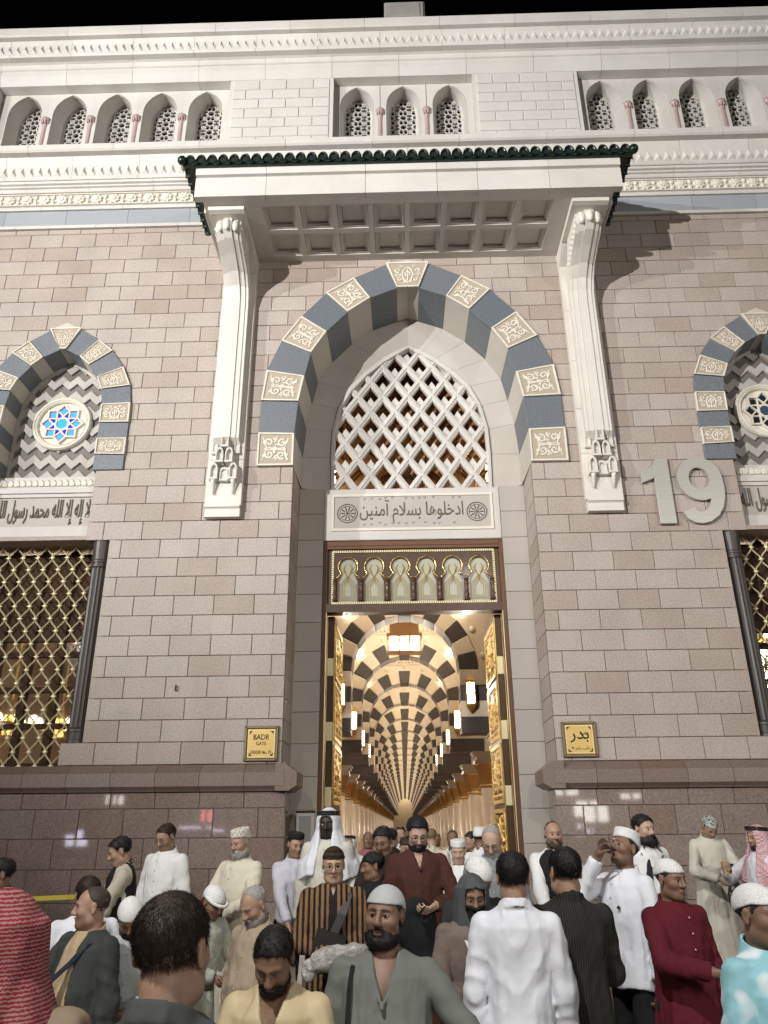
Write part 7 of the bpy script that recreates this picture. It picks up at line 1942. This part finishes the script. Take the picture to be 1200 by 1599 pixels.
p = person(3.22, -1.55, 1.988, 8, 'person in black and white patterned cap and cream robe tying a bag', 9.4, 'tan', hair='short', cap='skull', cap_m=cloth('black_white_print_cap', (.42, .44, .43), pattern=('noise', (.03, .03, .03), 55), wrinkle=.1), head=(0, 44, 0), lean=.16, cloth_m=cloth('cream_grey_robe', (.56, .54, .46)), kind='thobe', arms=('front', 'front'), seed=31)
blob(p, 'black_plastic_bag', 'knotted black plastic bag in the hands of the person in printed cap', 'bag', mat('black_film', (.02, .016, .018), .22, spec=.7, coords='object', bump=(22, .9, .03)), [ell((.07, -.36, 1.10), (.025, .025, .08), .03), ell((.07, -.36, .88), (.10, .08, .16), .05), ell((.05, -.36, 1.17), (.05, .03, .03), .03)], (.010, 20), .008)
# ---- inside the doorway
IN = [(-.91, -.5, 1.824, 6, 'person in white head cloth with black cord inside the doorway', dict(skin='tan', hair=None, cap='keffiyeh', cap_m=WHITE, cloth_m=WHITE)),
      (-.70, .2, 1.858, 5, 'bare headed brown person behind the white head cloth inside the doorway', dict(skin='brown', hair='receding', hair_t=.003, hair_m=HSTUB, cloth_m=cloth('rose_shirt', (.30, .12, .13)))),
      (-.36, -1.3, 1.895, 170, 'dark haired person half hidden behind the smiling person in dark brown', dict(skin='tan', hair='short', hair_t=.018, cloth_m=DARKB)),
      (-.27, 1.0, 1.919, -10, 'dark haired person facing out, deep in the doorway', dict(skin='fair', hair='short', hair_t=.014, stub=.5, cloth_m=WHITE)),
      (-.52, 2.2, 1.83, 8, 'person in small white cap far inside the doorway', dict(skin='tan', hair='short', cap='kufi', cap_m=CAPW, cloth_m=WHITE)),
      (-.20, -1.6, 1.800, 15, 'grey and black haired person just behind the russet robe', dict(skin='tan', hair='fringe', hair_t=.015, hair_m=HBROWN, cloth_m=WHITE, head=(0, 22, 0))),
      (.11, -1.0, 1.899, 172, 'fair cropped head seen from behind inside the doorway', dict(skin='fair', hair='short', hair_t=.003, hair_m=hair_mat('sandy_cropped_hair', (.14, .09, .05)), cloth_m=CREAMC)),
      (.39, -.5, 1.874, 5, 'brown shaven headed person inside the doorway with dark sash', dict(skin='brown', hair='short', hair_t=.002, hair_m=HSTUB, cloth_m=WHITE, over=('vest', .95, .012, .05, BLACKC))),
      (.33, -2.5, 1.789, -6, 'person in white round cap coming out behind the russet robe', dict(skin='fair', hair='short', cap='kufi', cap_m=CAPW, cloth_m=WHITE, head=(0, 10, 0))),
      (.62, -.5, 1.850, -70, 'dark haired person in black, side on inside the doorway', dict(skin='tan', hair='fringe', hair_t=.015, cloth_m=BLACKC)),
      (.62, -1.9, 1.908, 150, 'person in white cap turned away behind the grey haired reader', dict(skin='brown', hair='short', cap='kufi', cap_m=CAPW, cloth_m=WHITE)),
      (-.75, 4.2, 1.80, 0, 'distant person in white far down the hall aisle, left', dict(skin='tan', hair='short', cloth_m=WHITE)),
      (.40, 4.8, 1.78, 0, 'distant person in cream far down the hall aisle, right', dict(skin='tan', hair='short', cloth_m=CREAMC)),
      (-.05, 3.2, 1.84, 4, 'distant person in grey in the middle of the hall aisle', dict(skin='tan', hair='short', cloth_m=GREYL))]
for i, (x, y, top, face, lab, kw) in enumerate(IN):
    kw.setdefault('kind', 'thobe'); person(x, y, top, face, lab, 11.5, seed=40 + i, group='people inside the doorway', **kw)
